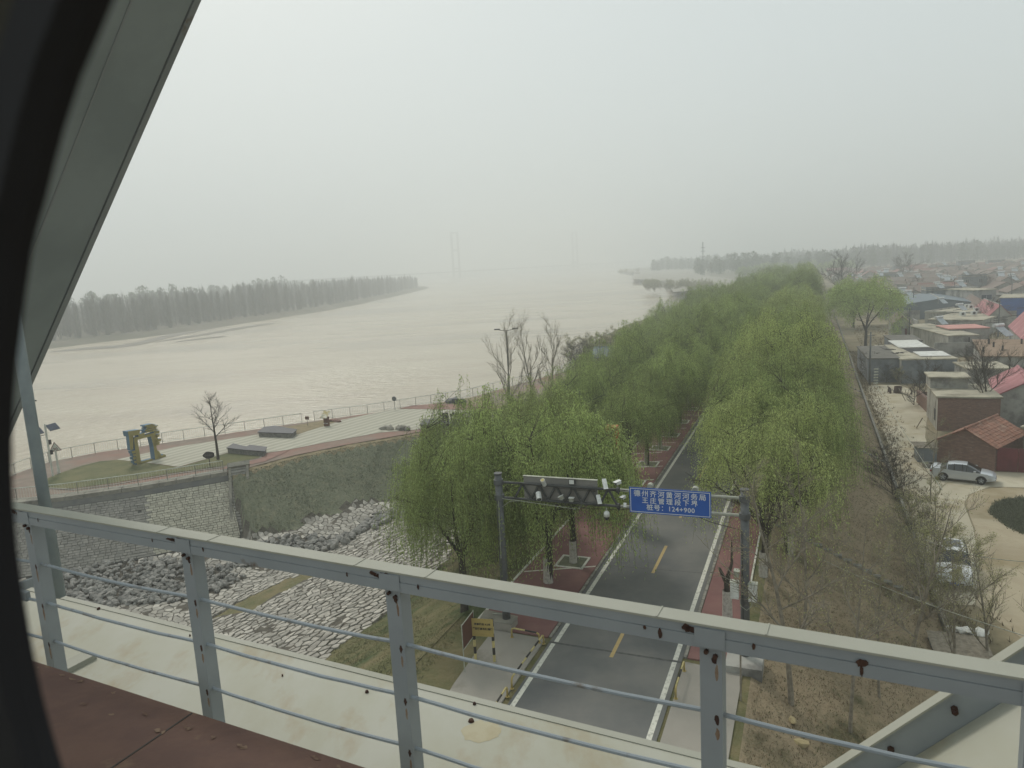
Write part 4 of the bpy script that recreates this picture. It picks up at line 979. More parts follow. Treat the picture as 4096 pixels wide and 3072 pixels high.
slab('sill', [(-46, -3), (14, -6), (14, 7), (-44, 9)], -.12, 0.38, Yc, Bc)
slab('top_block', [(-70, 112), (-28, 110), (-22, 128), (-72, 132)], -.2, 0.60, Yc, Bc)
slab('hook', [(-70, 60), (-58, 62), (-50, 112), (-68, 114)], -.12, 0.33, Yc, Bc)
slab('ledge', [(-30, 103), (-6, 102), (-4, 112), (-30, 111)], -.12, 0.49, Yc, Bc)
for i, (x0, x1, z0) in enumerate([(0, 48, 110), (-4, 44, 117), (2, 50, 124), (6, 40, 130), (-2, 30, 134)]):
    slab('fin', [(x0, z0), (x1, z0-1), (x1+4, z0+4), (x0+2, z0+5)], -.2, 0.55, Yc, Bc)
for i, (x0, x1, z0) in enumerate([(34, 56, 98), (30, 54, 84), (30, 58, 66), (26, 50, 54)]):
    slab('step', [(x0, z0), (x1, z0-2), (x1+3, z0+8), (x0, z0+9)], -.12, 0.55, Yc, Bc)
for i, (x0, x1, z0) in enumerate([(-64, -48, 46), (-60, -48, 34), (-62, -46, 22), (-60, -48, 8)]):
    slab('bracket', [(x0, z0), (x1, z0), (x1, z0+9), (x0-2, z0+10)], -.12, 0.43, Yc, Bc)
slab('foot', [(40, -12), (70, -8), (72, 6), (62, 12), (54, 8), (44, 30), (36, 30)], -.12, 0.49, Yc, Bc)
# planter benches: stone base with dark cap
def bench(px, label, h=.5):
    P = [at(x, y, ZP) for x, y in px]; c_ = sum(P, Vector())/len(P)
    t = thing('stone_bench', label, 'stone bench', c_, group='rubble-faced benches on the plaza'); m = MB(); hi = [p+Vector((0, 0, h)) for p in P]; m.ring(P, hi); m.build('base', M['rubble_wall'], t)
    a = [c_+(p-c_)*1.06+Vector((0, 0, h)) for p in P]; b = [p+Vector((0, 0, .07)) for p in a]; m = MB(); m.ring(a, b); tess(m, b); tess(m, a); m.build('cap', M['granite'], t)
bench([(912, 1812), (985, 1820), (1058, 1826), (1066, 1808), (1000, 1800), (990, 1806), (975, 1804), (938, 1794)], 'black-capped stone bench nearest the bare tree on the plaza')
bench([(1036, 1747), (1170, 1752), (1186, 1736), (1100, 1722), (1060, 1726)], 'long black-capped stone bench in front of the brown bed')
bench([(1684, 1718), (1760, 1716), (1860, 1708), (1862, 1696), (1770, 1700), (1755, 1692), (1700, 1696)], 'black-capped stone bench carrying the dark iron characters')
# iron characters on the bench
cp = at(1785, 1697, ZP+.55); ct = thing('iron_characters', 'dark iron Chinese characters standing on a low stone bench', 'letter sculpture', cp)
ux2 = (at(1840, 1692, ZP)-at(1750, 1697, ZP)).normalized()
for i, chh in enumerate('影掠河黄'):          # faces the river, so it reads mirrored from the bridge
    text('character', chh, 1.3, M['iron'], basis(-ux2, Vector((0, 0, 1)), (-ux2).cross(Vector((0, 0, 1))), cp+ux2*(i*1.3-.25)+Vector((0, 0, .62))), ct, .1, .02)
# cloud sign, lectern, rocks, round sign
p = at(840, 1862, ZP); cs = thing('cloud_sign', 'small cloud-shaped black sign with lettering on a post in the grass', 'sign', p)
m = MB(); m.tube([p, p+Vector((0, 0, .75))], .04, 6); m.build('post', M['iron'], cs)
ux3 = (at(860, 1860, ZP)-at(820, 1864, ZP)).normalized(); uz = Vector((0, 0, 1)); un3 = ux3.cross(uz)
m = MB(); L_ = []
for i in range(28):
    t = 6.283*i/28; r_ = 1+.13*abs(math.sin(2.5*t)); L_.append((.5*math.cos(t)*r_, .32*math.sin(t)*r_))
a = [p+ux3*x+uz*(1.05+z)+un3*.03 for x, z in L_]; b = [q-un3*.06 for q in a]; m.ring(a, b); m.poly(a); m.poly(b[::-1]); m.build('board', M['iron'], cs)
text('lettering', '小心台阶', .2, M['rail_dark'], basis(ux3, uz, un3, p+uz*1.05+un3*.035), cs, .003)
p = at(1308, 1704, ZP); lc = thing('map_lectern', 'brown lectern with a tilted faded map panel on the plaza', 'information stand', p)
fl = lambda x, y, z: p+RN*x+RD*y+Vector((0, 0, z))
m = MB(); m.bx(-.28, .28, -.2, .2, 0, 1.15, fl); m.build('pedestal', M['brown_board'], lc)
m = MB(); m.poly([fl(-.5, -.5, 1.15), fl(.42, -.5, 1.1), fl(.3, .55, 1.75), fl(-.62, .55, 1.8)]); m.poly([fl(-.5, -.52, 1.08), fl(.42, -.52, 1.03), fl(.3, .55, 1.68), fl(-.62, .55, 1.73)][::-1]); m.ring([fl(-.5, -.52, 1.08), fl(.42, -.52, 1.03), fl(.3, .55, 1.68), fl(-.62, .55, 1.73)], [fl(-.5, -.5, 1.15), fl(.42, -.5, 1.1), fl(.3, .55, 1.75), fl(-.62, .55, 1.8)]); m.build('map_panel', M['map'], lc)
text('lettering', '黄河水情', .16, M['sign_white'], basis(RN, uz, -RD, fl(0, -.205, .35)), lc, .002)
p = at(1580, 1640, ZP); rs_ = thing('round_sign', 'grey round sign on a thin post at the edge of the striped paving', 'sign', p)
m = MB(); m.tube([p, p+uz*1.3], .035, 6); m.build('post', M['rail_dark'], rs_)
m = MB(); L_ = [(.32*math.cos(6.283*i/14)*(1.1 if i % 2 else .95), .32*math.sin(6.283*i/14)) for i in range(14)]; a = [p+RN*x+uz*(1.5+z)-RD*.03 for x, z in L_]; b = [q+RD*.06 for q in a]; m.ring(a, b); m.poly(a); m.poly(b[::-1]); m.build('disc', M['galv'], rs_)
for (x, y, r_, n_, lb_, mt_) in [(1600, 1718, .7, 5, 'group of pale ornamental rocks on the near edge of the striped paving', 'coping'), (1835, 1612, .9, 3, 'large dark ornamental rock in the bed beyond the red paving', 'granite'), (1348, 1686, .5, 4, 'low reddish ornamental rocks beside the map lectern', 'path_red')]:
    p = at(x, y, ZP); t = thing('ornamental_rock', lb_, 'rock', p, group='ornamental rocks on the plaza')
    for i in range(n_):
        m = MB(); rock(m, p+RN*(i-n_/2)*r_*1.05+RD*rnd.uniform(-.3, .3)+uz*r_*.2, r_*rnd.uniform(.7, 1.1), .7); m.build('stone', M[mt_], t)
# triangular 20 sign, solar lamp post and lantern at the far left
p = at(236, 1893, ZP); ts = thing('triangle_sign', 'white triangular sign reading 20 on a white post at the plaza tip', 'sign', p)
m = MB(); m.tube([p, p+uz*1.2, p+uz*2.35], [.15, .09, .09], 8); m.build('post', M['rail_white'], ts)
ux4 = (at(300, 1880, ZP)-at(200, 1900, ZP)).normalized(); un4 = ux4.cross(uz)
def tri(s_, o): return [p+ux4*(s_*x)+uz*(2.55+s_*z)+un4*o for x, z in ((-.55, -.32), (.55, -.32), (0, .63))]
m = MB(); m.ring(tri(1, -.02), tri(1, .02)); m.poly(tri(1, .02)); m.poly(tri(1, -.02)[::-1]); m.build('plate', M['door_red'], ts)
m = MB(); m.poly(tri(.84, .026)); m.build('face', M['rail_white'], ts)
text('lettering', '20', .42, M['door_red'], basis(ux4, uz, un4, p+uz*2.43+un4*.032), ts, .002, .008)
p = at(212, 1905, ZP); zl_ = 5.2; so = thing('solar_camera_post', 'solar powered camera post behind the pipe with two dark panels', 'lamp post', p)
m = MB(); m.tube([p, p+uz*zl_], .09, 8); m.build('post', M['rail_white'], so)
for k, sx in ((0, -1.0), (1, .35)):
    c_ = p+uz*(4.3+k*.18)+ux4*sx; m = MB(); a = [c_+ux4*x+uz*z+un4*y for x, y, z in ((0, .1, 0), (.85, .1, .1), (.62, -.5, .62), (-.25, -.5, .5))]; b = [q-uz*.05 for q in a]; m.ring(b, a); m.poly(a); m.poly(b[::-1]); m.build('solar_panel', M['solar'], so)
m = MB(); m.tube([p+uz*4.1-ux4*1.4, p+uz*4.15], .03, 5); m.build('arm', M['iron'], so)
for z_ in (3.4, 2.4): m = MB(); m.bx(.08, .3, -.1, .1, z_-.25, z_+.2, lambda x, y, z: p+ux4*x+un4*y+uz*z); m.build('equipment_box', M['iron'], so)
# lantern on the bridge side, outside the truss diagonal
p = onB(113, 1608, 5.3); ln = thing('hanging_lamp', 'tiny lamp on a short arm sticking out behind the truss diagonal', 'lamp', p)
q = onB(145, 1603, 5.3); m = MB(); m.tube([p+uz*.04, q], .008, 5); m.build('arm', M['iron'], ln); m = MB(); m.tube([p+uz*.05, p-uz*.04], [.012, .022], 8); m.build('globe', M['rail_white'], ln)
# tall double lamp mast behind the willows
p = at(2042, 1640, ZP); zt_ = CAM.z
dT = ray(2012, 1318); tt_ = (p-CAM).dot(AF); topz = CAM.z+dT.z*tt_; 
lm = thing('lamp_mast', 'tall thin street lamp with two heads rising above the willows', 'street lamp', p)
m = MB(); m.tube([p, Vector((p.x, p.y, topz))], [.11, .06], 8); m.build('mast', M['galv'], lm)
for sx in (-1, 1):
    m = MB(); a = Vector((p.x, p.y, topz)); ax_ = Vector((1, 0, 0)); m.tube([a-uz*.05, a+ax_*sx*.9+uz*.1], .04, 6); m.build('arm', M['galv'], lm)
    m = MB(); m.bx(-.35, .35, -.15, .15, -.05, .09, lambda x, y, z: a+ax_*(sx*1.1+x)+Vector((0, y, z+.12+abs(x)*.15))); m.build('lamp_head', M['galv'], lm)
# far suspension bridge
tw = []
for (x0, x1, yt, dist) in ((1806, 1826, 926, 2300.0), (2289, 2304, 926, 2760.0)):
    dr = ray((x0+x1)/2, yt); t_ = dist/dr.dot(AF)*1.0; top = CAM+dr*dist; tw.append((top, (x1-x0)/FPX*dist))
brg = thing('suspension_bridge', 'faint suspension bridge with two pairs of tall towers fading in the haze', 'bridge', (tw[0][0].x, tw[0][0].y, ZW))
bd = (tw[1][0]-tw[0][0]); bd.z = 0; bdn = bd.normalized()
for top, wd_ in tw:
    for sgn in (-1, 1):
        c_ = Vector((top.x, top.y, 0))+Vector((1, .25, 0)).normalized()*sgn*wd_*.62
        m = MB(); m.bx(-3.5, 3.5, -4, 4, ZW, top.z, lambda x, y, z: Vector((c_.x+x, c_.y+y, z))); m.build('tower_leg', M['galv'], brg)
    for fz in (.97, .6, .2):
        a = Vector((top.x, top.y, ZW+(top.z-ZW)*fz)); m = MB(); m.tube([a-Vector((wd_*.6, 0, 0)), a+Vector((wd_*.6, 0, 0))], 3, 4); m.build('cross_beam', M['galv'], brg)
a = Vector((tw[0][0].x, tw[0][0].y, 9))-bdn*700; b = Vector((tw[1][0].x, tw[1][0].y, 9))+bdn*900; nrm_ = Vector((-bdn.y, bdn.x, 0))
m = MB(); m.ring([a-nrm_*12, a+nrm_*12, a+nrm_*12+uz*4, a-nrm_*12+uz*4], [b-nrm_*12, b+nrm_*12, b+nrm_*12+uz*4, b-nrm_*12+uz*4]); m.build('deck', M['galv'], brg)
# ================================================================== village
uz = Vector((0, 0, 1))
tag(sheet('village_track', [(3470, 1540), (3600, 1540), (3700, 1585), (3712, 1640), (3700, 1750), (3760, 1868), (3990, 1888), (4260, 1896), (4300, 1960), (4096, 1950), (3960, 1946), (3875, 1978), (3856, 2016), (3895, 2120), (3915, 2260), (3900, 2420), (3740, 2420), (3690, 2250), (3655, 2080), (3600, 1930), (3560, 1800), (3520, 1680), (3480, 1600)], ZV+.01, M['track']), kind='structure')
sheet('sandy_ground', [(4300, 1968)]+[(a+random.Random(i).uniform(-6, 6), b+random.Random(i+50).uniform(-3, 3)) for i, (a, b) in enumerate([(4096, 1955), (4025, 1951), (3960, 1950), (3915, 1962), (3882, 1980), (3864, 2016), (3876, 2060), (3902, 2115), (3908, 2190), (3922, 2260), (3910, 2340), (3905, 2420)])]+[(4096, 2560), (4300, 2500)], ZV+.015, M['sand'])
def rough_edge(px, n=5, amp=9, seed=3):
    r = random.Random(seed); out = []
    for i in range(len(px)):
        a, b = px[i], px[(i+1) % len(px)]
        for j in range(n): t = j/n; out.append((a[0]+(b[0]-a[0])*t+r.uniform(-amp, amp), a[1]+(b[1]-a[1])*t+r.uniform(-amp*.5, amp*.5)))
    return out
sheet('weed_patch', rough_edge([(3985, 2012), (4040, 1995), (4300, 1990), (4300, 2140), (4096, 2135), (4030, 2105), (3955, 2050)]), ZV+.03, M['dgrass'])
m = MB(); a = -20
while a < 250: m.bx(a+.02, a+3.98, 6.30, 6.48, -4.3, -3.72+rnd.uniform(-.02, .02), lambda x, y, z: W(x, y, z)); a += 4
tw_ = thing('toe_wall', 'low concrete kerb wall along the foot of the levee slope', 'low wall', W(60, 6.4, -4)); m.build('wall', M['kerb'], tw_)
for x, y, lb_ in ((3545, 1852, 'pale stepped drain running down the levee slope beside the car'), (3462, 1570, 'pale drain line running down the levee slope above the yard'), (3800, 2440, 'thin drain line on the lower levee slope behind the saplings')):
    s_, w_ = SW(at(x, y, ZV)); m = MB(); t = thing('slope_drain', lb_, 'drain', W(s_, 6.3, ZV))
    for i in range(16):
        w0 = 6.2-8.0*i/16; m.bx(s_-.16, s_+.16, w0-.46, w0-.02, slope_z(w0)-.1, slope_z(w0-.3)+.10, lambda x, y, z: W(x, y, z))
    m.build('step', M['kerb'], t)
def op(t, fr, face, w, d, u0, u1, z0, z1, kind):
    """door or window on a wall face; f = front, l = left, r = right"""
    g = {'f': lambda a, b, z: fr(a, -b, z), 'l': lambda a, b, z: fr(-b, a, z), 'r': lambda a, b, z: fr(w+b, a, z)}[face]
    m = MB()
    if kind == 'window':
        m.bx(u0, u1, 0.0, .04, z0, z0+.07, g); m.bx(u0, u1, 0, .04, z1-.07, z1, g); m.bx(u0, u0+.07, 0, .04, z0+.07, z1-.07, g); m.bx(u1-.07, u1, 0, .04, z0+.07, z1-.07, g)
        uc = (u0+u1)/2; m.bx(uc-.03, uc+.03, 0, .035, z0+.07, z1-.07, g)
        p = m.build('window', M['wframe'], t); q = MB(); q.poly([g(u0+.07, .012, z0+.07), g(u1-.07, .012, z0+.07), g(u1-.07, .012, z1-.07), g(u0+.07, .012, z1-.07)]); q.build('pane', M['pane'], p)
    else:
        m.bx(u0, u1, 0, .03, z0, z1, g); m.build('door' if kind != 'opening' else 'opening', {'door': M['door_red'], 'opening': M['opening'], 'grey': M['plaster_blue']}[kind], t)
def house(label, p0, ux, w, d, h, kind='flat', wall='plaster', roof='cement_roof', rh=1.6, ov=.3, ops=(), side=None, parapet=0, group=None, name='village_house', proto=False, ridge_white=False):
    uy = Vector((-ux.y, ux.x, 0)); p0 = Vector(p0) if p0 is not None else Vector((0, 0, 0))
    if proto: t = thing(name, label, 'house', (0, 0, 0), 0, group, world=False); p0 = Vector((0, 0, 0))
    else: t = thing(name, label, 'house', p0, 0, group)
    fr = lambda x, y, z: p0+ux*x+uy*y+uz*z
    m = MB()
    lo = [fr(0, 0, -.3), fr(w, 0, -.3), fr(w, d, -.3), fr(0, d, -.3)]; hi = [fr(0, 0, h), fr(w, 0, h), fr(w, d, h), fr(0, d, h)]
    m.ring(lo, hi)
    if side: m.m[-1] = 1
    if kind == 'gable_front':
        m.poly([fr(0, 0, h), fr(w, 0, h), fr(w/2, 0, h+rh)]); m.poly([fr(w, d, h), fr(0, d, h), fr(w/2, d, h+rh)])
    if kind == 'gable_side':
        m.poly([fr(0, d, h), fr(0, 0, h), fr(0, d/2, h+rh)], 1 if side else 0); m.poly([fr(w, 0, h), fr(w, d, h), fr(w, d/2, h+rh)])
    if kind == 'mono': m.ring([fr(0, 0, h), fr(w, 0, h), fr(w, d, h), fr(0, d, h)], [fr(0, 0, h), fr(w, 0, h), fr(w, d, h+rh), fr(0, d, h+rh)])
    m.build('wall', [M[wall], M[side]] if side else M[wall], t)
    th_ = .12
    if kind == 'flat':
        m = MB(); m.bx(-ov, w+ov, -ov, d+ov, h+.002, h+.16, fr); r_ = m.build('roof', M[roof], t)
        if parapet: m = MB(); m.bx(-.05, w+.05, -.05, .12, h+.162, h+.16+parapet, fr); m.bx(-.05, .12, .122, d, h+.162, h+.16+parapet, fr); m.bx(w-.12, w+.05, .122, d, h+.162, h+.16+parapet, fr); m.build('parapet', M[wall], r_)
    elif kind == 'mono':
        m = MB(); k = rh/d; m.ring([fr(-ov, -ov, h-ov*k), fr(w+ov, -ov, h-ov*k), fr(w+ov, d+ov, h+rh+ov*k), fr(-ov, d+ov, h+rh+ov*k)], [fr(-ov, -ov, h-ov*k+th_), fr(w+ov, -ov, h-ov*k+th_), fr(w+ov, d+ov, h+rh+ov*k+th_), fr(-ov, d+ov, h+rh+ov*k+th_)])
        m.poly([fr(-ov, -ov, h-ov*k+th_), fr(w+ov, -ov, h-ov*k+th_), fr(w+ov, d+ov, h+rh+ov*k+th_), fr(-ov, d+ov, h+rh+ov*k+th_)]); m.build('roof', M[roof], t)
    elif kind == 'gable_front':
        k = rh/(w/2); m = MB(); z0 = h-ov*k+.02
        for sgn in (0, 1):
            xs = (-ov, w/2) if sgn == 0 else (w+ov, w/2)
            m.ring([fr(xs[0], -ov, z0), fr(xs[1], -ov, h+rh+.02), fr(xs[1], d+ov, h+rh+.02), fr(xs[0], d+ov, z0)], [fr(xs[0], -ov, z0+th_), fr(xs[1], -ov, h+rh+.02+th_), fr(xs[1], d+ov, h+rh+.02+th_), fr(xs[0], d+ov, z0+th_)])
            m.poly([fr(xs[0], -ov, z0+th_), fr(xs[1], -ov, h+rh+.02+th_), fr(xs[1], d+ov, h+rh+.02+th_), fr(xs[0], d+ov, z0+th_)][::(1 if sgn else -1)])
        r_ = m.build('roof', M[roof], t); m = MB(); m.bx(w/2-.12, w/2+.12, -ov-.02, d+ov+.02, h+rh+th_+.0, h+rh+th_+.09, fr); m.build('ridge', M['whitewash'] if ridge_white else M[roof], r_)
    elif kind == 'gable_side':
        k = rh/(d/2); m = MB(); z0 = h-ov*k+.02
        for sgn in (0, 1):
            ys = (-ov, d/2) if sgn == 0 else (d+ov, d/2)
            A = [fr(-ov, ys[0], z0), fr(-ov, ys[1], h+rh+.02), fr(w+ov, ys[1], h+rh+.02), fr(w+ov, ys[0], z0)]; Bv = [q+uz*th_ for q in A]; m.ring(A, Bv); m.poly(Bv)
        r_ = m.build('roof', M[roof], t); m = MB(); m.bx(-ov-.02, w+ov+.02, d/2-.12, d/2+.12, h+rh+th_, h+rh+th_+.09, fr); m.build('ridge', M['whitewash'] if ridge_white else M[roof], r_)
    for o_ in ops: op(t, fr, o_[0], w, d, *o_[1:])
    return t, fr
def heater(p, rz, label, sc_=1.0, group='solar water heaters on the roofs', proto=None):
    if proto is not None: return dup(proto, p, rz, sc_, label, group)
    t = thing('solar_heater', label, 'solar water heater', p, rz, group, world=False)
    m = MB(); m.poly([(-.8, -1.1, .15), (.8, -1.1, .15), (.8, .35, 1.25), (-.8, .35, 1.25)]); m.poly([(-.8, -1.1, .09), (.8, -1.1, .09), (.8, .35, 1.19), (-.8, .35, 1.19)][::-1]); m.ring([(-.8, -1.1, .09), (.8, -1.1, .09), (.8, .35, 1.19), (-.8, .35, 1.19)], [(-.8, -1.1, .15), (.8, -1.1, .15), (.8, .35, 1.25), (-.8, .35, 1.25)]); m.build('collector', M['collector'], t)
    m = MB(); m.tube([(-.95, .45, 1.4), (.95, .45, 1.4)], .24, 12); m.build('tank', M['heater'], t, smooth=False)
    for x in (-.7, .7): m = MB(); m.tube([(x, .5, 0), (x, .5, 1.2)], .03, 4); m.tube([(x, -1.0, 0), (x, -1.0, .15)], .03, 4); m.build('stand', M['galv_light'], t)
    t.location = p; t.rotation_euler.z = rz
    if sc_ != 1: t.scale = (sc_,)*3
    return t
def pxhouse(label, fl, fr_, bl, gy=None, h=None, **k):
    """place a flat or gabled house from the picture positions of its eaves corners"""
    if h is None:
        P = at(fl[0]+3, gy, ZV); t_ = (P-CAM).dot(AF); h = CH+ray(*fl).z*t_-ZV
    a, b, c = at(*fl, ZV+h), at(*fr_, ZV+h), at(*bl, ZV+h)
    ux = (b-a).normalized(); uy = Vector((-ux.y, ux.x, 0)); w = (b-a).length; d = max(1.5, (c-a).dot(uy))
    return house(label, (a.x, a.y, ZV), ux, w, d, h, **k), w, d, h, a
# --- the hand placed houses near the levee
(bt, bfr), bw, bd_, bh, ba = pxhouse('small brick house with orange tiled gable roof beside the silver sedan', (3750, 1762), (3980, 1795), (3722, 1690), gy=1854, kind='gable_front', wall='brick', roof='tile', rh=1.25, ov=.02)
# tiles laid one by one over the roof boards
k_ = 1.25/(bw/2); cols = int((bd_+.5)/.62); rows = 8
for sgn in (0, 1):
    for r_ in range(rows):
        for c_ in range(cols):
            f0, f1 = r_/rows, (r_+1)/rows; x0, x1 = (-.25+(bw/2+.25)*f0), (-.25+(bw/2+.25)*f1)+.05; zf = lambda x: bh+x*k_+.17
            y0 = -.25+(bd_+.5)*c_/cols+.015; y1 = -.25+(bd_+.5)*(c_+1)/cols-.015; lift = rnd.uniform(.03, .05)
            gx = (lambda x: x) if sgn == 0 else (lambda x: bw-x)
            A = [bfr(gx(x0), y0, zf(x0)+lift), bfr(gx(x1), y0, zf(x1)+.012), bfr(gx(x1), y1, zf(x1)+.012), bfr(gx(x0), y1, zf(x0)+lift)]; m = MB(); m.ring([q-uz*.035 for q in A], A); m.poly(A if sgn else A[::-1]); m.build('tile', M['tile'], bt)
m = MB()
for c_ in range(cols): y0 = -.3+(bd_+.6)*c_/cols; m.tube([bfr(bw/2, y0, bh+1.25+.22), bfr(bw/2, y0+(bd_+.6)/cols*.96, bh+1.25+.22)], .1, 6)
m.build('ridge_tiles', M['tile'], bt)
(t_, f_), w_, d_, h_, a_ = pxhouse('large flat-roofed house with dark brick front and whitewashed side, behind the tiled brick house', (3752, 1590), (4004, 1594), (3716, 1540), h=3.5, wall='brick', side='whitewash', roof='cement_roof', ov=.18, ops=[('l', 1.2, 2.0, .8, 2.0, 'opening')])
m = MB(); m.bx(-.1, w_*.62, d_*.62, d_+.6, h_+.165, h_+1.25, f_); q_ = m.build('raised_block', M['plaster'], t_); m = MB(); m.bx(-.3, w_*.62+.25, d_*.62-.25, d_+.8, h_+1.252, h_+1.4, f_); m.build('raised_roof', M['cement_roof'], q_)
pxhouse('dark flat-roofed shed nearest the levee at the end of the alley', (3474, 1437), (3597, 1436), (3458, 1388), gy=1531, wall='plaster_blue', roof='dark_roof', ov=.15)
(t_, f_), w_, d_, h_, a_ = pxhouse('blue-grey rendered house with tar-lined roof and white plastic sheets', (3606, 1441), (3829, 1437), (3578, 1382), gy=1537, wall='plaster_blue', roof='cement_roof', side='whitewash', ov=.12)
for (x0, x1, y0, y1, z_) in ((w_*.36, w_*.98, d_*.72, d_*1.15, .55), (w_*.42, w_*.98, d_*.12, d_*.36, .4)):
    m = MB(); m.poly([f_(x0, y0, h_+.25), f_(x1, y0, h_+.25), f_(x1, y1, h_+z_), f_(x0, y1, h_+z_)]); m.poly([f_(x0, y0, h_+.2), f_(x1, y0, h_+.2), f_(x1, y1, h_+z_-.05), f_(x0, y1, h_+z_-.05)][::-1]); m.build('plastic_sheet', M['white_sheet'], t_)
m = MB(); m.bx(w_*.4, w_, d_*.38, d_*.7, h_+.161, h_+.17, f_); m.build('roof_opening', M['opening'], t_)
m = MB(); r9 = random.Random(12)
for i in range(9):
    x, y = r9.uniform(.3, w_*.34), r9.uniform(.3, d_-.5); P = [f_(x, y, h_+.175)]
    for j in range(4): x = min(w_*.36, max(.2, x+r9.uniform(-1.0, 1.0))); y = min(d_-.2, max(.2, y+r9.uniform(-.9, .9))); P.append(f_(x, y, h_+.175))
    m.tube(P, .06, 4)
m.build('tar_line', M['black_paint'], t_)
pxhouse('low grey box house behind the tar-lined roof', (3570, 1366), (3688, 1364), (3562, 1344), h=3.6, wall='plaster_blue', roof='dark_roof', ov=.15)
(t_, f_), w_, d_, h_, a_ = pxhouse('long house with peeling whitewashed side wall and small cement roof', (3794, 1346), (3915, 1342), (3712, 1297), h=3.4, wall='plaster', side='whitewash', roof='cement_roof', ov=.1, ops=[('f', .1, .9, 0, 2.1, 'opening')])
pxhouse('house with large brown earth-covered roof and short chimney stubs', (3932, 1427), (4230, 1430), (3866, 1362), h=3.6, wall='plaster', roof='earth_roof', ov=.25, parapet=0)
(t_, f_), w_, d_, h_, a_ = pxhouse('small grey house with thin cement slab roof and dark doorway', (3874, 1478), (4045, 1476), (3850, 1452), h=3.0, wall='plaster', roof='cement_roof', ov=.22, ops=[('l', .2, 1.4, 0, 2.2, 'opening')])
(t_, f_), w_, d_, h_, a_ = pxhouse('flat-roofed house with white pillared front at the right edge, dark openings facing the lane', (4099, 1712), (4300, 1740), (3992, 1606), h=3.3, wall='plaster', side='whitewash', roof='cement_roof', ov=.25, ops=[('l', .6, 1.6, 0, 2.4, 'opening'), ('l', 2.6, 3.6, 0, 2.4, 'opening'), ('l', 5.0, 6.0, .9, 2.2, 'window'), ('l', 8, 9, 0, 2.3, 'opening')])
m = MB(); m.poly([f_(-1.5, 4.6, 2.75), f_(-.02, 4.6, 2.95), f_(-.02, 7.2, 2.95), f_(-1.5, 7.2, 2.75)]); m.poly([f_(-1.5, 4.6, 2.72), f_(-1.5, 7.2, 2.72), f_(-.02, 7.2, 2.92), f_(-.02, 4.6, 2.92)]); m.build('awning', M['white_sheet'], t_)
# red gate wall
a, b = at(3984, 1886, ZV), at(4300, 1905, ZV); ux = (b-a).normalized(); hgt = 2.05
gw_ = thing('red_gate', 'maroon metal gate wall right of the tiled brick house', 'gate', a); fr = lambda x, y, z: a+ux*x+Vector((-ux.y, ux.x, 0))*y+uz*z
for i in range(5): m = MB(); m.bx(i*1.5+.02, i*1.5+1.48, 0, .06, .05, hgt, fr); m.build('panel', M['door_red'], gw_)
# red pitched roof near the right edge
def px_gable(label, ridge0, ridge1, eave0, h, rh, **k):
    a, b = at(*ridge0, ZV+h+rh), at(*ridge1, ZV+h+rh); e = at(*eave0, ZV+h); d_ = (b-a); L = d_.length; uy = d_.normalized(); ux = Vector((uy.y, -uy.x, 0)); hw = abs((e-a).dot(ux)); p0 = a-ux*hw
    return house(label, (p0.x, p0.y, ZV), ux, hw*2, L, h, kind='gable_front', rh=rh, **k), hw*2, L
px_gable('house with bright faded red sheet roof at the right edge of the picture', (4110, 1530), (4070, 1468), (3960, 1517), 3.2, 1.5, wall='plaster', roof='red_tin', ov=.2)
px_gable('red-roofed gable house beside the blue shed', (4003, 1222), (3937, 1197), (3940, 1257), 3.4, 2.2, wall='plaster', roof='red_tin', ov=.15, ridge_white=True)
px_gable('house with big brown tiled roof left of the red gable', (3955, 1215), (3880, 1178), (3845, 1205), 3.2, 2.0, wall='plaster', roof='tile_old', ov=.2)
px_gable('large red-roofed house right of the brown tiled slope', (4230, 1330), (4100, 1245), (4030, 1296), 3.6, 2.6, wall='plaster', roof='red_tin', ov=.2)
px_gable('wide low warehouse with blue-grey sheet roof and white ridge', (3762, 1196), (3714, 1171), (3584, 1216), 3.6, 1.5, wall='slate', roof='slate', ov=.15, ridge_white=True)
pxhouse('shed with bright blue sheet metal wall at the right edge', (3998, 1193), (4200, 1190), (3975, 1180), h=5.0, wall='blue_tin', roof='cement_roof', ov=.15)
pxhouse('pale two-storey house with a strip window behind the blue shed', (3896, 1163), (3985, 1158), (3885, 1152), h=6.2, wall='plaster', roof='cement_roof', ov=.25, ops=[('f', 2.0, 5.0, 3.6, 5.0, 'window')])
pxhouse('low cement-roofed shed in front of the grey warehouse', (3603, 1224), (3685, 1219), (3600, 1215), h=3.2, wall='plaster', roof='cement_roof', ov=.15)
(t_, f_), w_, d_, h_, a_ = pxhouse('house with salmon pink awning roof and air conditioner', (3797, 1318), (3958, 1313), (3786, 1303), h=3.8, wall='plaster', roof='pink_tin', ov=.1)
m = MB(); m.bx(w_*.22, w_*.22+.9, -.5, -.12, h_-.9, h_-.3, f_); m.build('air_conditioner', M['cam_white'], t_)
pxhouse('grey-roofed courtyard house with a dark opening behind the pink awning', (3712, 1280), (3930, 1283), (3700, 1255), h=3.3, wall='plaster', roof='cement_roof', ov=.1)
pxhouse('white-walled house with a long cement roof in the village centre', (3700, 1252), (3900, 1256), (3690, 1232), h=3.3, wall='whitewash', roof='cement_roof', ov=.15, parapet=.3)
(gt2, gf2), gw2, gd2 = px_gable('old grey gabled barn with maroon gate behind the round green willow', (3610, 1268), (3592, 1245), (3560, 1283), 3.6, 1.6, wall='plaster', roof='tile_old', ov=.15, ops=[('f', 2.2, 5.2, 0, 2.9, 'door')])
heater(at(3768, 1215, ZV+4.2), .3, 'solar heater on the roof in front of the grey warehouse')
heater(at(3702, 1250, ZV+4.0)+Vector((8, 0, 0)), .3, 'solar heater beside the small black chimney in the village centre')
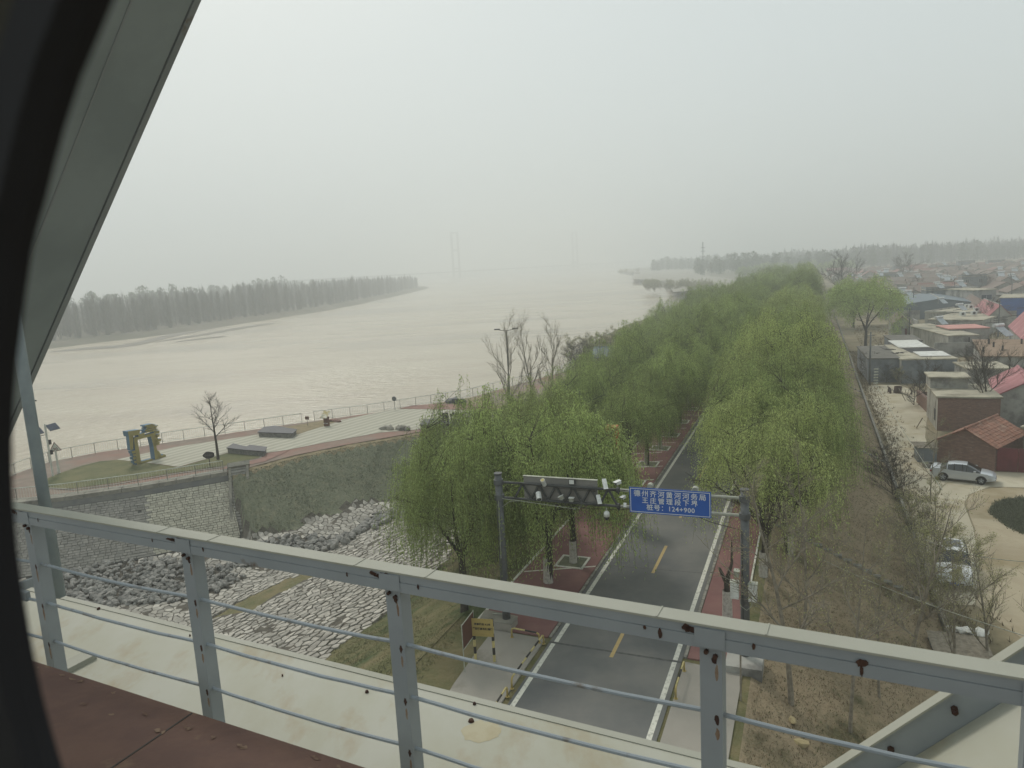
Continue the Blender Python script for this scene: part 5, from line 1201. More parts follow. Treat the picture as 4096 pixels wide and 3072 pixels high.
heater(at(3762, 1298, ZV+3.6), .3, 'solar heater behind the peeling whitewashed wall')
heater(at(4005, 1345, ZV+3.8), .4, 'large solar heater on the roof edge in front of the big red house', 1.25)
# clutter by the brick house
p = at(3700, 1850, ZV); t = thing('lean_to', 'ramshackle grey lean-to of boards and sheets against the brick house', 'shed', p)
f9 = lambda x, y, z: p+Vector((.94, -.342, 0))*x+Vector((.342, .94, 0))*y+uz*z
m = MB(); m.bx(-.6, .9, 0, 1.7, 0, 1.3, f9); m.build('body', M['plaster_blue'], t)
for i in range(5): m = MB(); m.bx(-.8+rnd.uniform(-.2, .2), 1.0, i*.38-.1, i*.38+.22, 1.32+i*.03, 1.36+i*.03, f9); m.build('board', M['bark_grey'], t)
for i, (x0, y0, x1, y1) in enumerate(((3640, 1826), (3700, 1790), ), 0) if False else []: pass
for (a0, a1, lb_) in (((3647, 1826, .05), (3735, 1760, 2.4), 'long pole leaning against the left wall of the brick house'), ((3667, 1710, .05), (3690, 1672, 1.9), 'short prop leaning on the low wall above the brick house'), ((3595, 1553, 1.4), (3622, 1603, .05), 'thin bent pole standing in the bare yard at the alley end')):
    p0, p1 = at(a0[0], a0[1], ZV+a0[2]), at(a1[0], a1[1], ZV+a1[2]); m = MB(); m.tube([p0, p1], .05, 5); tag(m.build('leaning_pole', M['bark_grey'], org=p0), lb_, 'pole')
p = at(3588, 1572, ZV); ty = thing('rusty_box', 'open rusty brown box standing in the sandy yard', 'box', p)
m = MB(); m.bx(-.35, .35, -.3, .3, 0, .03, lambda x, y, z: p+Vector((x, y, z)));
for q in ((-.35, -.32, -.3, .3), (.32, .35, -.3, .3), (-.32, .32, -.3, -.27), (-.32, .32, .27, .3)): m.bx(*q, .03, .9, lambda x, y, z: p+Vector((x+z*.15, y, z)))
m.build('box', M['rust'], ty)
for x, y, lb_ in ((3554, 1568, 'dark rusty scrap post beside the rusty box'), (3645, 1578, 'low dark stump at the edge of the yard'), (3561, 1574, 'second rusty scrap piece, shorter one')):
    p = at(x, y, ZV); m = MB(); m.tube([p, p+Vector((.05, 0, .45)), p+Vector((-.1, .05, .85))], [.14, .1, .05], 6); tag(m.build('scrap_post', M['rust'], org=p), lb_, 'scrap')
# tyres / planters by the lean-to
for x, y, lb_ in ((3712, 1868, 'round green tub beside the brick house corner'), (3738, 1870, 'dark round tub between the green tub and the silver car')):
    p = at(x, y, ZV); t = thing('round_tub', lb_, 'tub', p); m = MB(); m.tube([p, p+uz*.4], [.42, .5], 14, cap=False); m.build('rim', M['plaster'], t); m = MB(); m.tube([p, p+uz*.33], [.4, .45], 14); m.build('soil', M['dgrass'], t)
# rubble patch and wall remains left of brick house
p = at(3700, 1640, ZV); t = thing('brick_ruin', 'collapsed brick enclosure with dark hollow behind the tiled roof', 'ruined wall', p)
f9 = lambda x, y, z: p+Vector((.94, -.342, 0))*x+Vector((.342, .94, 0))*y+uz*z
for q in ((-.1, .25, -6, 5, 0, 1.5), (.26, 5.5, 4.7, 5, 0, 1.3)): m = MB(); m.bx(*q, f9); m.build('wall', M['brick'], t)
m = MB()
for i in range(30): rock(m, f9(rnd.uniform(.5, 5), rnd.uniform(0, 4.5), .15), rnd.uniform(.15, .35))
tag(m.build('bricks', M['brick'], t), kind='stuff')
m = MB(); m.bx(.3, 3.2, .5, 2.5, 1.2, 1.26, f9); m.build('sheet', M['white_sheet'], t)
# scrap yard below the bridge (lower right): corrugated sheets under white plastic
p = at(3860, 2690, ZV); t = thing('sheet_stack', 'stack of grey corrugated sheets topped by white plastic under the bare trees', 'scrap pile', p)
f9 = lambda x, y, z: p+Vector((.94, -.342, 0))*x+Vector((.342, .94, 0))*y+uz*z
for i in range(7):
    m = MB(); y0 = -.9+i*.42; n = 14
    A = [f9(-1.2+2.4*j/n, y0, .55+.03*(j % 2)+i*.035) for j in range(n+1)]; Bv = [f9(-1.2+2.4*j/n, y0+.46, .6+.03*(j % 2)+i*.035) for j in range(n+1)]; m.ring(A, Bv, close=False); m.ring([q-uz*.03 for q in A], [q-uz*.03 for q in Bv], close=False); m.build('sheet', M['bark_grey'], t)
m = MB(); m.bx(-1.15, 1.15, -.85, 2.0, 0, .52, f9); m.build('base', M['rubble_wall'], t)
for k in range(3): m = MB(); rock(m, f9(.3+k*.4, 2.3, .9), .42, .45); rock(m, f9(.1+k*.5, 2.5, .8), .4, .4); m.build('white_plastic', M['white_sheet'], t)
# --- utility pole beside the alley
p = at(3478, 1540, ZV); t = thing('utility_pole', 'grey concrete utility pole at the end of the alley by the dark shed', 'utility pole', p)
m = MB(); m.tube([p, p+uz*7.5], [.16, .1], 8); m.build('pole', M['galv'], t, smooth=True)
m = MB(); m.tube([p+uz*7+Vector((-.6, 0, 0)), p+uz*7+Vector((.6, 0, 0))], .05, 5); m.build('crossarm', M['galv'], t)
for i in range(6): m = MB(); m.bx(-.25, .3, -.1, .1, .3+i*.4, .48+i*.4, lambda x, y, z: p+Vector((x, y, z))+Vector((.35, -1, 0))); m.build('rack', M['galv_light'], t)
# wires crossing lower right
for (a0, a1, z0, z1, lb_) in (((3250, 2220), (4150, 2560), -.5, 1.5, 'thin pale wire slanting across the lower right above the saplings'), ((3700, 2160), (4150, 2250), 1, 2, 'thin dark wire above the white car'), ((3500, 1530), (3770, 1960), 1.5, .5, 'wire hanging across the sandy alley')):
    p0, p1 = at(*a0, z0), at(*a1, z1); m = MB(); n = 12; m.tube([p0+(p1-p0)*(i/n)-uz*.25*math.sin(math.pi*i/n) for i in range(n+1)], .018, 4); tag(m.build('wire', M['galv_light'], org=p0), lb_, 'wire')
# ------------------------------------------------------------------ cars
def car(label, loc, rz, paint, prof, width, wb, suv=False):
    """prof: list of (x, z_bottom, z_belt, z_roof, half width at belt, half width at roof)"""
    t = thing('parked_car', label, 'car', loc, rz, world=False)
    m = MB(); g = MB(); rings = []
    for (x, zb, zs, zr, hb, hr) in prof:
        zm = zb+(zs-zb)*.55
        pts_ = [(x, 0, zb), (x, hb*.86, zb), (x, hb*.98, zb+.1), (x, hb, zm), (x, hb*.965, zs), (x, hr, max(zs+.001, zr-.03)), (x, hr*.55, max(zs+.002, zr+.015)), (x, 0, max(zs+.003, zr+.025))]
        rings.append(pts_)
    for i in range(len(rings)-1):
        a, b = rings[i], rings[i+1]; A_, B_ = prof[i], prof[i+1]
        for j in range(7):
            cab = A_[3]-A_[2] > .2 or B_[3]-B_[2] > .2
            glass = (j == 4 and cab) or (j in (5, 6) and (A_[3]-B_[3] > .2 or B_[3]-A_[3] > .2))
            for sg_ in (1, -1):
                q = [a[j], b[j], b[j+1], a[j+1]]; q = [(v[0], v[1]*sg_, v[2]) for v in q]
                if sg_ > 0: q.reverse()
                (g if glass else m).poly(q)
    for k, s_ in ((0, 1), (-1, -1)):
        r_ = rings[k]; P = [(v[0], v[1], v[2]) for v in r_]+[(v[0], -v[1], v[2]) for v in r_[::-1][1:-1]]; m.poly(P)
    m.build('body', paint, t, smooth=False); g.build('window_glass', M['car_glass'], t)
    # pillars over the glass
    for sg_ in (1, -1):
        for i in range(1, len(prof)-1):
            A_ = prof[i]
            if A_[3]-A_[2] > .3: q = MB(); a = rings[i]; q.tube([(a[4][0], a[4][1]*sg_, a[4][2]), (a[5][0], (a[5][1]+.012)*sg_, a[5][2]+.02)], .035, 4); q.build('pillar', paint if i in (pil0, pil1) else M['black_paint'], t)
    L0, L1 = prof[0][0], prof[-1][0]; hw = width/2; r_ = .33 if not suv else .36
    for x in (-wb/2, wb/2):
        for sg_ in (1, -1):
            w_ = MB(); w_.tube([(x, sg_*(hw-.2), r_), (x, sg_*(hw+.012), r_)], r_, 20); tyre = w_.build('wheel', M['tyre'], t)
            q = MB(); q.tube([(x, sg_*(hw+.013), r_), (x, sg_*(hw+.02), r_)], r_*.66, 14)
            q.build('rim', M['rim'], tyre)
            for sp in range(5):
                a = sp*1.2566+.3; q = MB(); q.tube([(x, sg_*(hw+.024), r_), (x+math.cos(a)*r_*.6, sg_*(hw+.024), r_+math.sin(a)*r_*.6)], .028, 4); q.build('spoke', M['collector'], tyre)
            q = MB(); n = 12; q.ring([(x+math.cos(math.pi*i/n)*(r_+.06), sg_*(hw+.001), r_+math.sin(math.pi*i/n)*(r_+.06)) for i in range(n+1)], [(x+math.cos(math.pi*i/n)*r_*.9, sg_*(hw+.004), r_+math.sin(math.pi*i/n)*r_*.9) for i in range(n+1)], close=False); q.build('wheel_arch', M['black_paint'], t)
    for sg_ in (1, -1):
        q = MB(); q.bx(L1-.26, L1+.005, sg_*hw*.52 if sg_ > 0 else -hw*.93, hw*.93 if sg_ > 0 else -hw*.52, prof[-1][2]-.22, prof[-1][2]-.07); q.build('headlight', M['lamp_clear'], t)
        q = MB(); q.bx(L0-.005, L0+.2, hw*.5 if sg_ > 0 else -hw*.95, hw*.95 if sg_ > 0 else -hw*.5, prof[0][2]-.2, prof[0][2]-.05); q.build('tail_light', M['lamp_red'], t)
        q = MB(); xm = L1-1.38 if not suv else L1-1.3; q.bx(xm-.1, xm+.06, sg_*(hw-.02) if sg_ > 0 else -hw-.17, hw+.17 if sg_ > 0 else -(hw-.02), .95 if not suv else 1.1, 1.08 if not suv else 1.25); q.build('mirror', paint, t)
    q = MB(); q.bx(L1-.0, L1+.02, -hw*.5, hw*.5, .32, .5); q.build('grille', M['black_paint'], t)
    q = MB(); q.bx(L1+.021, L1+.03, -.22, .22, .38, .5); q.build('number_plate', M['sign_blue'], t)
    return t
pil0, pil1 = 4, 9
sed = [(-2.28, .42, .86, .86, .70, .62), (-2.2, .3, .98, .98, .84, .70), (-1.95, .22, 1.02, 1.03, .88, .74), (-1.55, .2, 1.03, 1.06, .89, .72), (-1.05, .2, .99, 1.36, .895, .60), (-.55, .2, .96, 1.46, .90, .60), (.0, .2, .94, 1.475, .90, .60), (.3, .2, .93, 1.45, .90, .60), (.85, .2, .92, 1.18, .895, .66), (1.25, .2, .90, .95, .885, .76), (1.7, .22, .84, .87, .87, .74), (2.05, .28, .74, .77, .82, .68), (2.26, .38, .62, .64, .66, .58)]
c0, c1 = at(3742, 1922, ZV), at(3962, 1946, ZV); cc = (at(3850, 1920, ZV)); dr = (c1-c0)
car('silver sedan with dark windows parked beside the brick house', (cc.x, cc.y, ZV+.012), math.atan2(dr.y, dr.x), M['paint_silver'], sed, 1.8, 2.62)
pil0, pil1 = 4, 8
suv = [(-2.25, .5, 1.0, 1.0, .74, .66), (-2.2, .36, 1.08, 1.25, .88, .68), (-2.0, .26, 1.08, 1.52, .91, .66), (-1.5, .25, 1.07, 1.66, .92, .66), (-.8, .25, 1.05, 1.70, .925, .67), (-.1, .25, 1.04, 1.69, .925, .67), (.35, .25, 1.03, 1.64, .925, .67), (1.0, .25, 1.02, 1.12, .92, .76), (1.5, .26, .99, 1.04, .91, .77), (1.95, .3, .93, .97, .88, .74), (2.2, .36, .80, .83, .80, .68), (2.28, .45, .68, .70, .70, .62)]
cc = at(3806, 2268, ZV+.5); dr = at(3822, 2340, ZV)-at(3796, 2200, ZV)
sv = car('white car facing the camera with open track behind, seen through bare twigs', (cc.x, cc.y, ZV+.012), math.atan2(dr.y, dr.x), M['paint_white'], suv, 1.85, 2.65, True)
m = MB(); m.poly([(-1.2, -.45, 1.735), (-.1, -.45, 1.732), (-.1, .45, 1.732), (-1.2, .45, 1.735)]); m.build('sunroof', M['car_glass'], sv)
for sg_ in (1, -1): m = MB(); m.tube([(-1.9, .62*sg_, 1.66), (-.9, .64*sg_, 1.76), (.2, .64*sg_, 1.72)], .02, 5); m.build('roof_rail', M['galv_light'], sv)
# ------------------------------------------------------------------ the rest of the village: copies of a few house types
HX = Vector((.94, -.342, 0)); HY = Vector((.342, .94, 0))
UX = Vector((1, 0, 0)); protos = []
def P_(label, w, d, h, **k): t, f = house(label, None, UX, w, d, h, proto=True, **k); protos.append((t, w, d)); return t
P_('weathered house with flat cement roof among the village roofs', 10, 7, 3.3, wall='plaster', roof='cement_roof', parapet=.25, ops=[('f', 1, 2.4, .9, 2.2, 'window'), ('f', 4.2, 5.2, 0, 2.1, 'door'), ('f', 7, 8.4, .9, 2.2, 'window'), ('l', 2, 3.2, 1, 2.2, 'window')])
P_('house with brown tiled gable end towards the levee', 8, 10, 3.2, kind='gable_front', wall='plaster', roof='tile_old', rh=1.9, ops=[('f', 1.2, 2.4, 1, 2.2, 'window'), ('f', 5, 6.2, 1, 2.2, 'window')])
P_('house with long dull red roof slope', 12, 7, 3.2, kind='gable_side', wall='plaster', roof='red_tin2', rh=1.8, ops=[('f', 1, 2.6, 1, 2.2, 'window'), ('f', 5, 6, 0, 2.1, 'door'), ('f', 8.4, 10, 1, 2.2, 'window')])
P_('white-walled house with flat dark roof and small windows', 9, 6, 3.6, wall='whitewash', roof='dark_roof', ops=[('f', 1.2, 2.5, 1.2, 2.4, 'window'), ('f', 6, 7.4, 1.2, 2.4, 'window')])
P_('long low shed with pale cement roof', 14, 4.5, 2.8, wall='brick', roof='cement_roof', ops=[('f', 2, 3, 0, 2, 'opening'), ('f', 9, 10.2, 0, 2, 'opening')])
P_('house with red sheet gable roof and white ridge', 8.5, 10, 3.3, kind='gable_front', wall='plaster', roof='red_tin2', rh=2.0, ridge_white=True, ops=[('f', 3.5, 4.6, 0, 2.1, 'door')])
P_('two-storey grey house standing above its neighbours', 9, 7, 6, wall='plaster_blue', roof='cement_roof', parapet=.4, ops=[('f', 1.2, 2.6, 1, 2.3, 'window'), ('f', 6, 7.4, 1, 2.3, 'window'), ('f', 1.2, 2.6, 4, 5.2, 'window'), ('f', 6, 7.4, 4, 5.2, 'window')])
P_('brown tiled house with long slope and whitewashed walls', 12, 7.5, 3.1, kind='gable_side', wall='whitewash', roof='tile_old', rh=2.0, ridge_white=True, ops=[('f', 2, 3.4, 1, 2.2, 'window'), ('f', 8, 9.4, 1, 2.2, 'window')])
taken = []
for o in list(COL.objects):
    if o.get('category') == 'house' and o.location.length > 1 and o.parent is None: taken.append((o.location.x, o.location.y))
hp = heater((0, 0, -500), 0, 'white solar heater on a flat village roof', 1.0)
rv = random.Random(21); used = set(); nh = 0; hpu = False; rot0 = -math.atan2(.342, .94)
names8 = ['village houses with flat cement roofs', 'village houses with brown tiled gables', 'village houses with long red roofs', 'village houses with dark flat roofs', 'long low village sheds', 'village houses with red gables', 'two-storey village houses', 'village houses with long brown tiled slopes']
yy = 118
while yy < 620:
    xx = 0
    step_y = rv.uniform(9.5, 12)
    while xx < 560:
        k = rv.choices(range(8), [7, 5, 1.3, 4.5, 5, 1.6, 1.0, 4])[0]; pt, w_, d_ = protos[k]
        p = HY*yy+HX*xx; s_, wv = SW(p)
        u = p.x/p.y if p.y > 0 else 9
        ok = wv > 11+max(0, (180-s_)*.08) and u < .80 and p.y > 120 and not (p.y < 150)
        if ok and any((Vector(q)-Vector((p.x, p.y))).length < (11 if p.y < 210 else 8.5) for q in taken): ok = False
        if ok and p.y < 240 and wv < 20 and s_ > 140: ok = False
        if ok:
            loc = (p.x+rv.uniform(-1.5, 1.5), p.y+rv.uniform(-1.5, 1.5), ZV); rz = rot0+rv.uniform(-.05, .05)+(math.pi/2*0)
            sx = rv.uniform(.85, 1.15)
            if k not in used: used.add(k); pt.location = loc; pt.rotation_euler.z = rz; pt['group'] = names8[k]; o = pt
            else: o = dup(pt, loc, rz, (sx, rv.uniform(.9, 1.1), rv.uniform(.88, 1.15)), group=names8[k])
            nh += 1
            if k in (0, 3, 6) and rv.random() < .6 and p.y < 450:
                hz_ = {0: 3.5, 3: 3.8, 6: 6.2}[k]*o.scale.z; q = Vector(loc)+HX*w_*.4*sx+HY*d_*.5+uz*hz_
                if not hpu: hp.location = q; hp.rotation_euler.z = rz+.5; hpu = True
                else: dup(hp, q, rz+rv.choice([.5, .6, -.1]), rv.uniform(1.1, 1.5))
        xx += w_*rv.uniform(.98, 1.15)+.6
    yy += step_y
for k, (pt, w_, d_) in enumerate(protos):
    if k not in used: pt.location = (600, 500, ZV)
print('houses', nh)
# yard walls, poles and clutter between the houses
m = MB(); m.bx(0, 7, 0, .24, -.2, 1.9); yw = m.build('yard_wall', M['plaster']); tag(yw, 'grey rendered yard wall between the village houses', 'yard wall', 'yard walls in the village', 'thing'); first = True
m = MB(); m.tube([(0, 0, -.2), (0, 0, 7.5)], [.15, .09], 6); m.tube([(-.7, 0, 7), (.7, 0, 7)], .05, 4); up_ = m.build('power_pole', M['galv']); tag(up_, 'thin power pole rising among the village roofs', 'utility pole', 'power poles in the village'); fp_ = True
for i in range(110):
    yy = rv.uniform(118, 330); xx = rv.uniform(.26, .74)*yy; s_, wv = SW(Vector((xx, yy, 0)))
    if wv < 16: continue
    rz = rot0+rv.choice([0, math.pi/2])
    if first: yw.location = (xx, yy, ZV); yw.rotation_euler.z = rz; first = False
    else: dup(yw, (xx, yy, ZV), rz, (rv.uniform(.6, 1.6), 1, rv.uniform(.8, 1.3)))
for i in range(16):
    yy = rv.uniform(130, 380); xx = rv.uniform(.36, .74)*yy
    if fp_: up_.location = (xx, yy, ZV); fp_ = False
    else: dup(up_, (xx, yy, ZV), rv.uniform(0, 3))
for i, (x, y) in enumerate([(3876, 1368), (3955, 1375), (3974, 1388), (3933, 1408), (4010, 1403), (4086, 1375)]):
    p = at(x, y, ZV+3.76); m = MB(); m.tube([p, p+uz*.75], .13, 6); tag(m.build('chimney_stub', M['black_paint'], org=p), 'short dark chimney stub on the earth-covered roof', 'chimney', 'chimney stubs on the earth-covered roof')
for i in range(14):
    x, y = rv.uniform(3700, 4080), rv.uniform(1225, 1300); p = at(x, y, ZV+3.5); m = MB(); L = rv.uniform(1.5, 4); a = rv.uniform(-.5, .5); m.tube([p, p+Vector((L*math.cos(a), L*math.sin(a), .1))], .07, 4); tag(m.build('roof_timber', M['black_paint'], org=p), 'dark timber lying across a village roof', 'timber', 'dark timbers lying on the roofs')
for x, y in ((3850, 1262), (3895, 1259), (3905, 1245), (3868, 1230), (3882, 1233)):
    p = at(x, y, ZV+3.6); m = MB(); m.bx(-.55, .55, -.3, .3, 0, .8, lambda a, b, c: p+Vector((a, b, c))); t = thing('air_conditioner', 'white air conditioner unit on a roof in the village centre', 'air conditioner', p, group='air conditioners on the roofs'); m.build('casing', M['cam_white'], t); m = MB(); m.tube([p+Vector((-.1, -.31, .4)), p+Vector((-.1, -.33, .4))], .3, 12); m.build('fan_grille', M['black_paint'], t)
# far mast
p = at(2812, 1030, -3); p = CAM+ray(2812, 1035)*640; t = thing('radio_mast', 'thin lattice mast rising from the far willows', 'mast', (p.x, p.y, -3)); m = MB()
for sx, sy in ((-1, 0), (1, 0), (0, 1)): m.tube([Vector((p.x+sx*1.2, p.y+sy*1.2, -3)), Vector((p.x+sx*.3, p.y+sy*.3, 28))], .14, 4)
m.build('mast', M['galv'], t); m = MB()
for z in (23, 20): m.tube([Vector((p.x-2, p.y, z)), Vector((p.x+2, p.y, z))], .25, 4)
m.build('antenna', M['galv'], t)
# ================================================================== vegetation
M['green_twig'] = mat('olive_twig', (.13, .14, .05), rough=1)
def npmesh(name, V, F, m, link=False, mi=None):
    """V (n,3), F (k,3|4) arrays to a mesh"""
    me = bpy.data.meshes.new(name); n, k = len(V), len(F); c = F.shape[1]
    me.vertices.add(n); me.vertices.foreach_set('co', np.asarray(V, np.float32).ravel())
    me.loops.add(k*c); me.loops.foreach_set('vertex_index', np.asarray(F, np.int32).ravel())
    me.polygons.add(k); me.polygons.foreach_set('loop_start', np.arange(0, k*c, c, dtype=np.int32)); me.polygons.foreach_set('loop_total', np.full(k, c, np.int32))
    me.materials.append(m); me.update(calc_edges=True); return me
def limb(mb, p, d, L, r0, r1, rg, n=5, sides=5, bend=.12, grav=0.0):
    pts_ = [Vector(p)]; d = Vector(d).normalized()
    for i in range(n):
        d = (d+Vector((rg.uniform(-bend, bend), rg.uniform(-bend, bend), rg.uniform(-bend, bend)*.5+grav))).normalized(); pts_.append(pts_[-1]+d*L/n)
    mb.tube(pts_, [r0+(r1-r0)*i/n for i in range(n+1)], sides, cap=False); return pts_, d
def leaves(P, D, lng, wid, rs):
    """diamond leaves at P pointing along D"""
    n = len(P); D = D/np.linalg.norm(D, axis=1, keepdims=True); Rn = rs.normal(size=(n, 3)); S = np.cross(D, Rn); S /= np.linalg.norm(S, axis=1, keepdims=True)
    l = lng*rs.uniform(.7, 1.3, (n, 1)); w = wid*rs.uniform(.7, 1.3, (n, 1))
    V = np.stack([P, P+D*l*.45+S*w, P+D*l, P+D*l*.45-S*w], 1).reshape(-1, 3); F = np.arange(n*4).reshape(-1, 4); return V, F
def willow_meshes(seed, Rr, H, trunk, nstr, per, lm, ll=.13, lw=.018, droop=1.0, round_=False):
    rg = random.Random(seed); rs = np.random.RandomState(seed); mb = MB()
    pts_, d = limb(mb, (0, 0, -.4), (rg.uniform(-.1, .1), rg.uniform(-.1, .1), 1), trunk+.4, .2, .15, rg, 5, 8, .05)
    top = pts_[-1]; starts = []; sec = []
    nl = rg.randint(5, 7)
    for i in range(nl):
        a = 6.283*i/nl+rg.uniform(-.4, .4); el = rg.uniform(.75, 1.25); L = (H-trunk)*rg.uniform(.6, .78)
        q, dd = limb(mb, top-Vector((0, 0, rg.uniform(0, .5))), (math.cos(a)*Rr*.34, math.sin(a)*Rr*.34, (H-trunk)*.5*el), L*.86, .10, .022, rg, 7, 6, .14)
        sec.append(q)
        for j in range(2, 8):
            for _ in range(2):
                b = a+rg.uniform(-1.3, 1.3); L2 = rg.uniform(.2, .42)*Rr
                q2, d2 = limb(mb, q[j], (math.cos(b), math.sin(b), rg.uniform(.2, .9)), L2, .024, .007, rg, 5, 4, .16, -.03); sec.append(q2)
                for jj in range(2, 6):
                    if rg.random() < .6:
                        c = b+rg.uniform(-1.2, 1.2); q3, _d = limb(mb, q2[jj], (math.cos(c), math.sin(c), rg.uniform(0, .8)), rg.uniform(.5, 1.1), .014, .006, rg, 3, 3, .2, -.08); sec.append(q3)
    base = np.array([p for q in sec for p in q[1:]])
    nh_ = max(60, nstr//(17 if not round_ else 26)); hub = []; tw = MB()
    while len(hub) < nh_:
        th = rs.uniform(0, 6.283); rr_ = Rr*math.sqrt(rs.uniform(0, 1))*.86; lob = .86+.14*math.sin(3*th+seed)+.08*math.sin(7*th)
        zt_ = trunk+(H-trunk)*(.30+.70*math.sqrt(max(0, 1-(rr_/Rr)**2)))*lob; z = zt_-(H-trunk)*abs(rs.normal())*.22
        if z < trunk*1.05: continue
        hb = np.array([rr_*math.cos(th), rr_*math.sin(th), z]); hub.append(hb)
        k = np.argmin(((base-hb)*np.array([1, 1, 1.3]))**2 @ np.ones(3)); b_ = base[k]; mid = (b_+hb)/2+np.array([0, 0, .25])
        tw.tube([b_, mid, hb], [.012, .009, .005], 3, cap=False)
    hub = np.array(hub); hi_ = rs.randint(0, nh_, nstr); P0 = hub[hi_]+rs.normal(size=(nstr, 3))*np.array([.2, .2, .1])
    ho = hub.copy(); ho[:, 2] = 0; ho /= (np.linalg.norm(ho, axis=1, keepdims=True)+.01); ha = rs.uniform(0, 6.283, nh_); ho = ho*.8+np.stack([np.cos(ha), np.sin(ha), ha*0], 1)*.7
    hL = rs.uniform(.75, 1.35, nh_)
    ang = rs.uniform(0, 6.283, nstr); out = ho[hi_]*.75+np.stack([np.cos(ang), np.sin(ang), np.zeros(nstr)], 1)*.55
    Ls = rs.uniform(1.0, 2.6, nstr)*droop*hL[hi_]; hz0 = P0[:, 2]; Ls = np.minimum(Ls, np.maximum(.6, hz0-rs.uniform(1.3, 2.6, nstr)))
    up = rs.uniform(.3, 1.1, nstr); spread = rs.uniform(.3, 1.0, nstr)*(1 if not round_ else 1.3)
    T = np.linspace(0, 1, per); Pts = []
    cl = rs.uniform(0, 6.283, (nstr, 2))
    for t in T:
        k = 1-np.exp(-3.2*t)
        z = up*np.sin(min(1, t*3.3)*math.pi)*(.5)-Ls*(t**1.35)
        sway = .06*t
        Pts.append(P0+out*(spread*k)[:, None]+np.stack([np.cos(cl[:, 0]+t*4)*sway, np.sin(cl[:, 1]+t*4)*sway, z], 1))
    Pts = np.stack(Pts, 1)                                   # nstr, per, 3
    Dd = np.diff(Pts, axis=1, append=Pts[:, -1:]*2-Pts[:, -2:-1]); Dd /= (np.linalg.norm(Dd, axis=2, keepdims=True)+1e-6)
    LP = Pts.reshape(-1, 3)+rs.normal(size=(nstr*per, 3))*.015; LD = Dd.reshape(-1, 3)*.9+rs.normal(size=(nstr*per, 3))*(.45 if not round_ else .7)
    V, F = leaves(LP, LD, ll, lw, rs)
    crown = npmesh('crown', V, F, lm)
    # stems of the strands
    A = Pts[:, :-1].reshape(-1, 3)[::1]; Bq = Pts[:, 1:].reshape(-1, 3); S = rs.normal(size=(nstr, 3)); S = np.repeat(S/np.linalg.norm(S, axis=1, keepdims=True)*.006, per-1, axis=0)
    sel = rs.uniform(size=nstr) < .5; sel = np.repeat(sel, per-1); A, Bq, S = A[sel], Bq[sel], S[sel]
    V2 = np.stack([A-S, A+S, Bq+S, Bq-S], 1).reshape(-1, 3); F2 = np.arange(len(V2)).reshape(-1, 4)
    stems = npmesh('hanging_twigs', V2, F2, M['green_twig'])
    k0_ = len(mb.v); mb.v += tw.v; mb.f += [tuple(a+k0_ for a in f_) for f_ in tw.f]; mb.m += tw.m
    tr = mb.build('trunk', M['bark'], link=False).data; return tr, crown, stems
def willow_proto(seed, *a, **k): return willow_meshes(seed, *a, **k)
WV = [willow_meshes(11, 4.4, 9.2, 2.6, 3000, 18, M['leaf'], droop=1.55),
      willow_meshes(12, 4.2, 9.6, 2.4, 2800, 18, M['leaf'], droop=1.5),
      willow_meshes(13, 3.2, 8.2, 2.8, 1700, 15, M['leaf'], droop=1.05),
      willow_meshes(14, 4.6, 9.0, 2.4, 2800, 16, M['leaf_y'], droop=.95),
      willow_meshes(15, 3.4, 8.0, 2.3, 1200, 12, M['leaf_y'], ll=.12, droop=.8)]
RV = willow_meshes(16, 5.2, 9.5, 2.2, 3600, 9, M['leaf'], droop=.42, round_=True, ll=.16, lw=.03)
lime = MB(); lime.tube([(0, 0, .02), (0, 0, .6), (0, 0, 1.25)], [.215, .2, .19], 10, cap=False); LIME = lime.build('painted_base', M['lime'], link=False).data
nt_ = 0
def tree(var, p, rz, sc_, label, group=None, lime_=False, name='willow_tree', cat='tree', thin=1):
    t = bpy.data.objects.new(name, None); COL.objects.link(t); t.location = p; t.rotation_euler = (0, 0, rz); t.scale = sc_ if hasattr(sc_, '__len__') else (sc_,)*3
    tag(t, label, cat, group)
    for nm, me in zip(('trunk', 'crown', 'hanging_twigs'), var):
        if me is None: continue
        o = bpy.data.objects.new(nm, me); COL.objects.link(o); o.parent = t
        if nm == 'hanging_twigs': o['kind'] = 'stuff'
    if lime_: o = bpy.data.objects.new('painted_base', LIME); COL.objects.link(o); o.parent = t
    return t
def gz_any(s, w):
    if w > 6.4: return ZV
    if w > -1.9: return slope_z(w)
    if w > -14.2: return 0
    return hz(s, w) if s < 228 else max(-3.3, -.03-3.3*(-14.2-w)/9.8)
rt = random.Random(5)
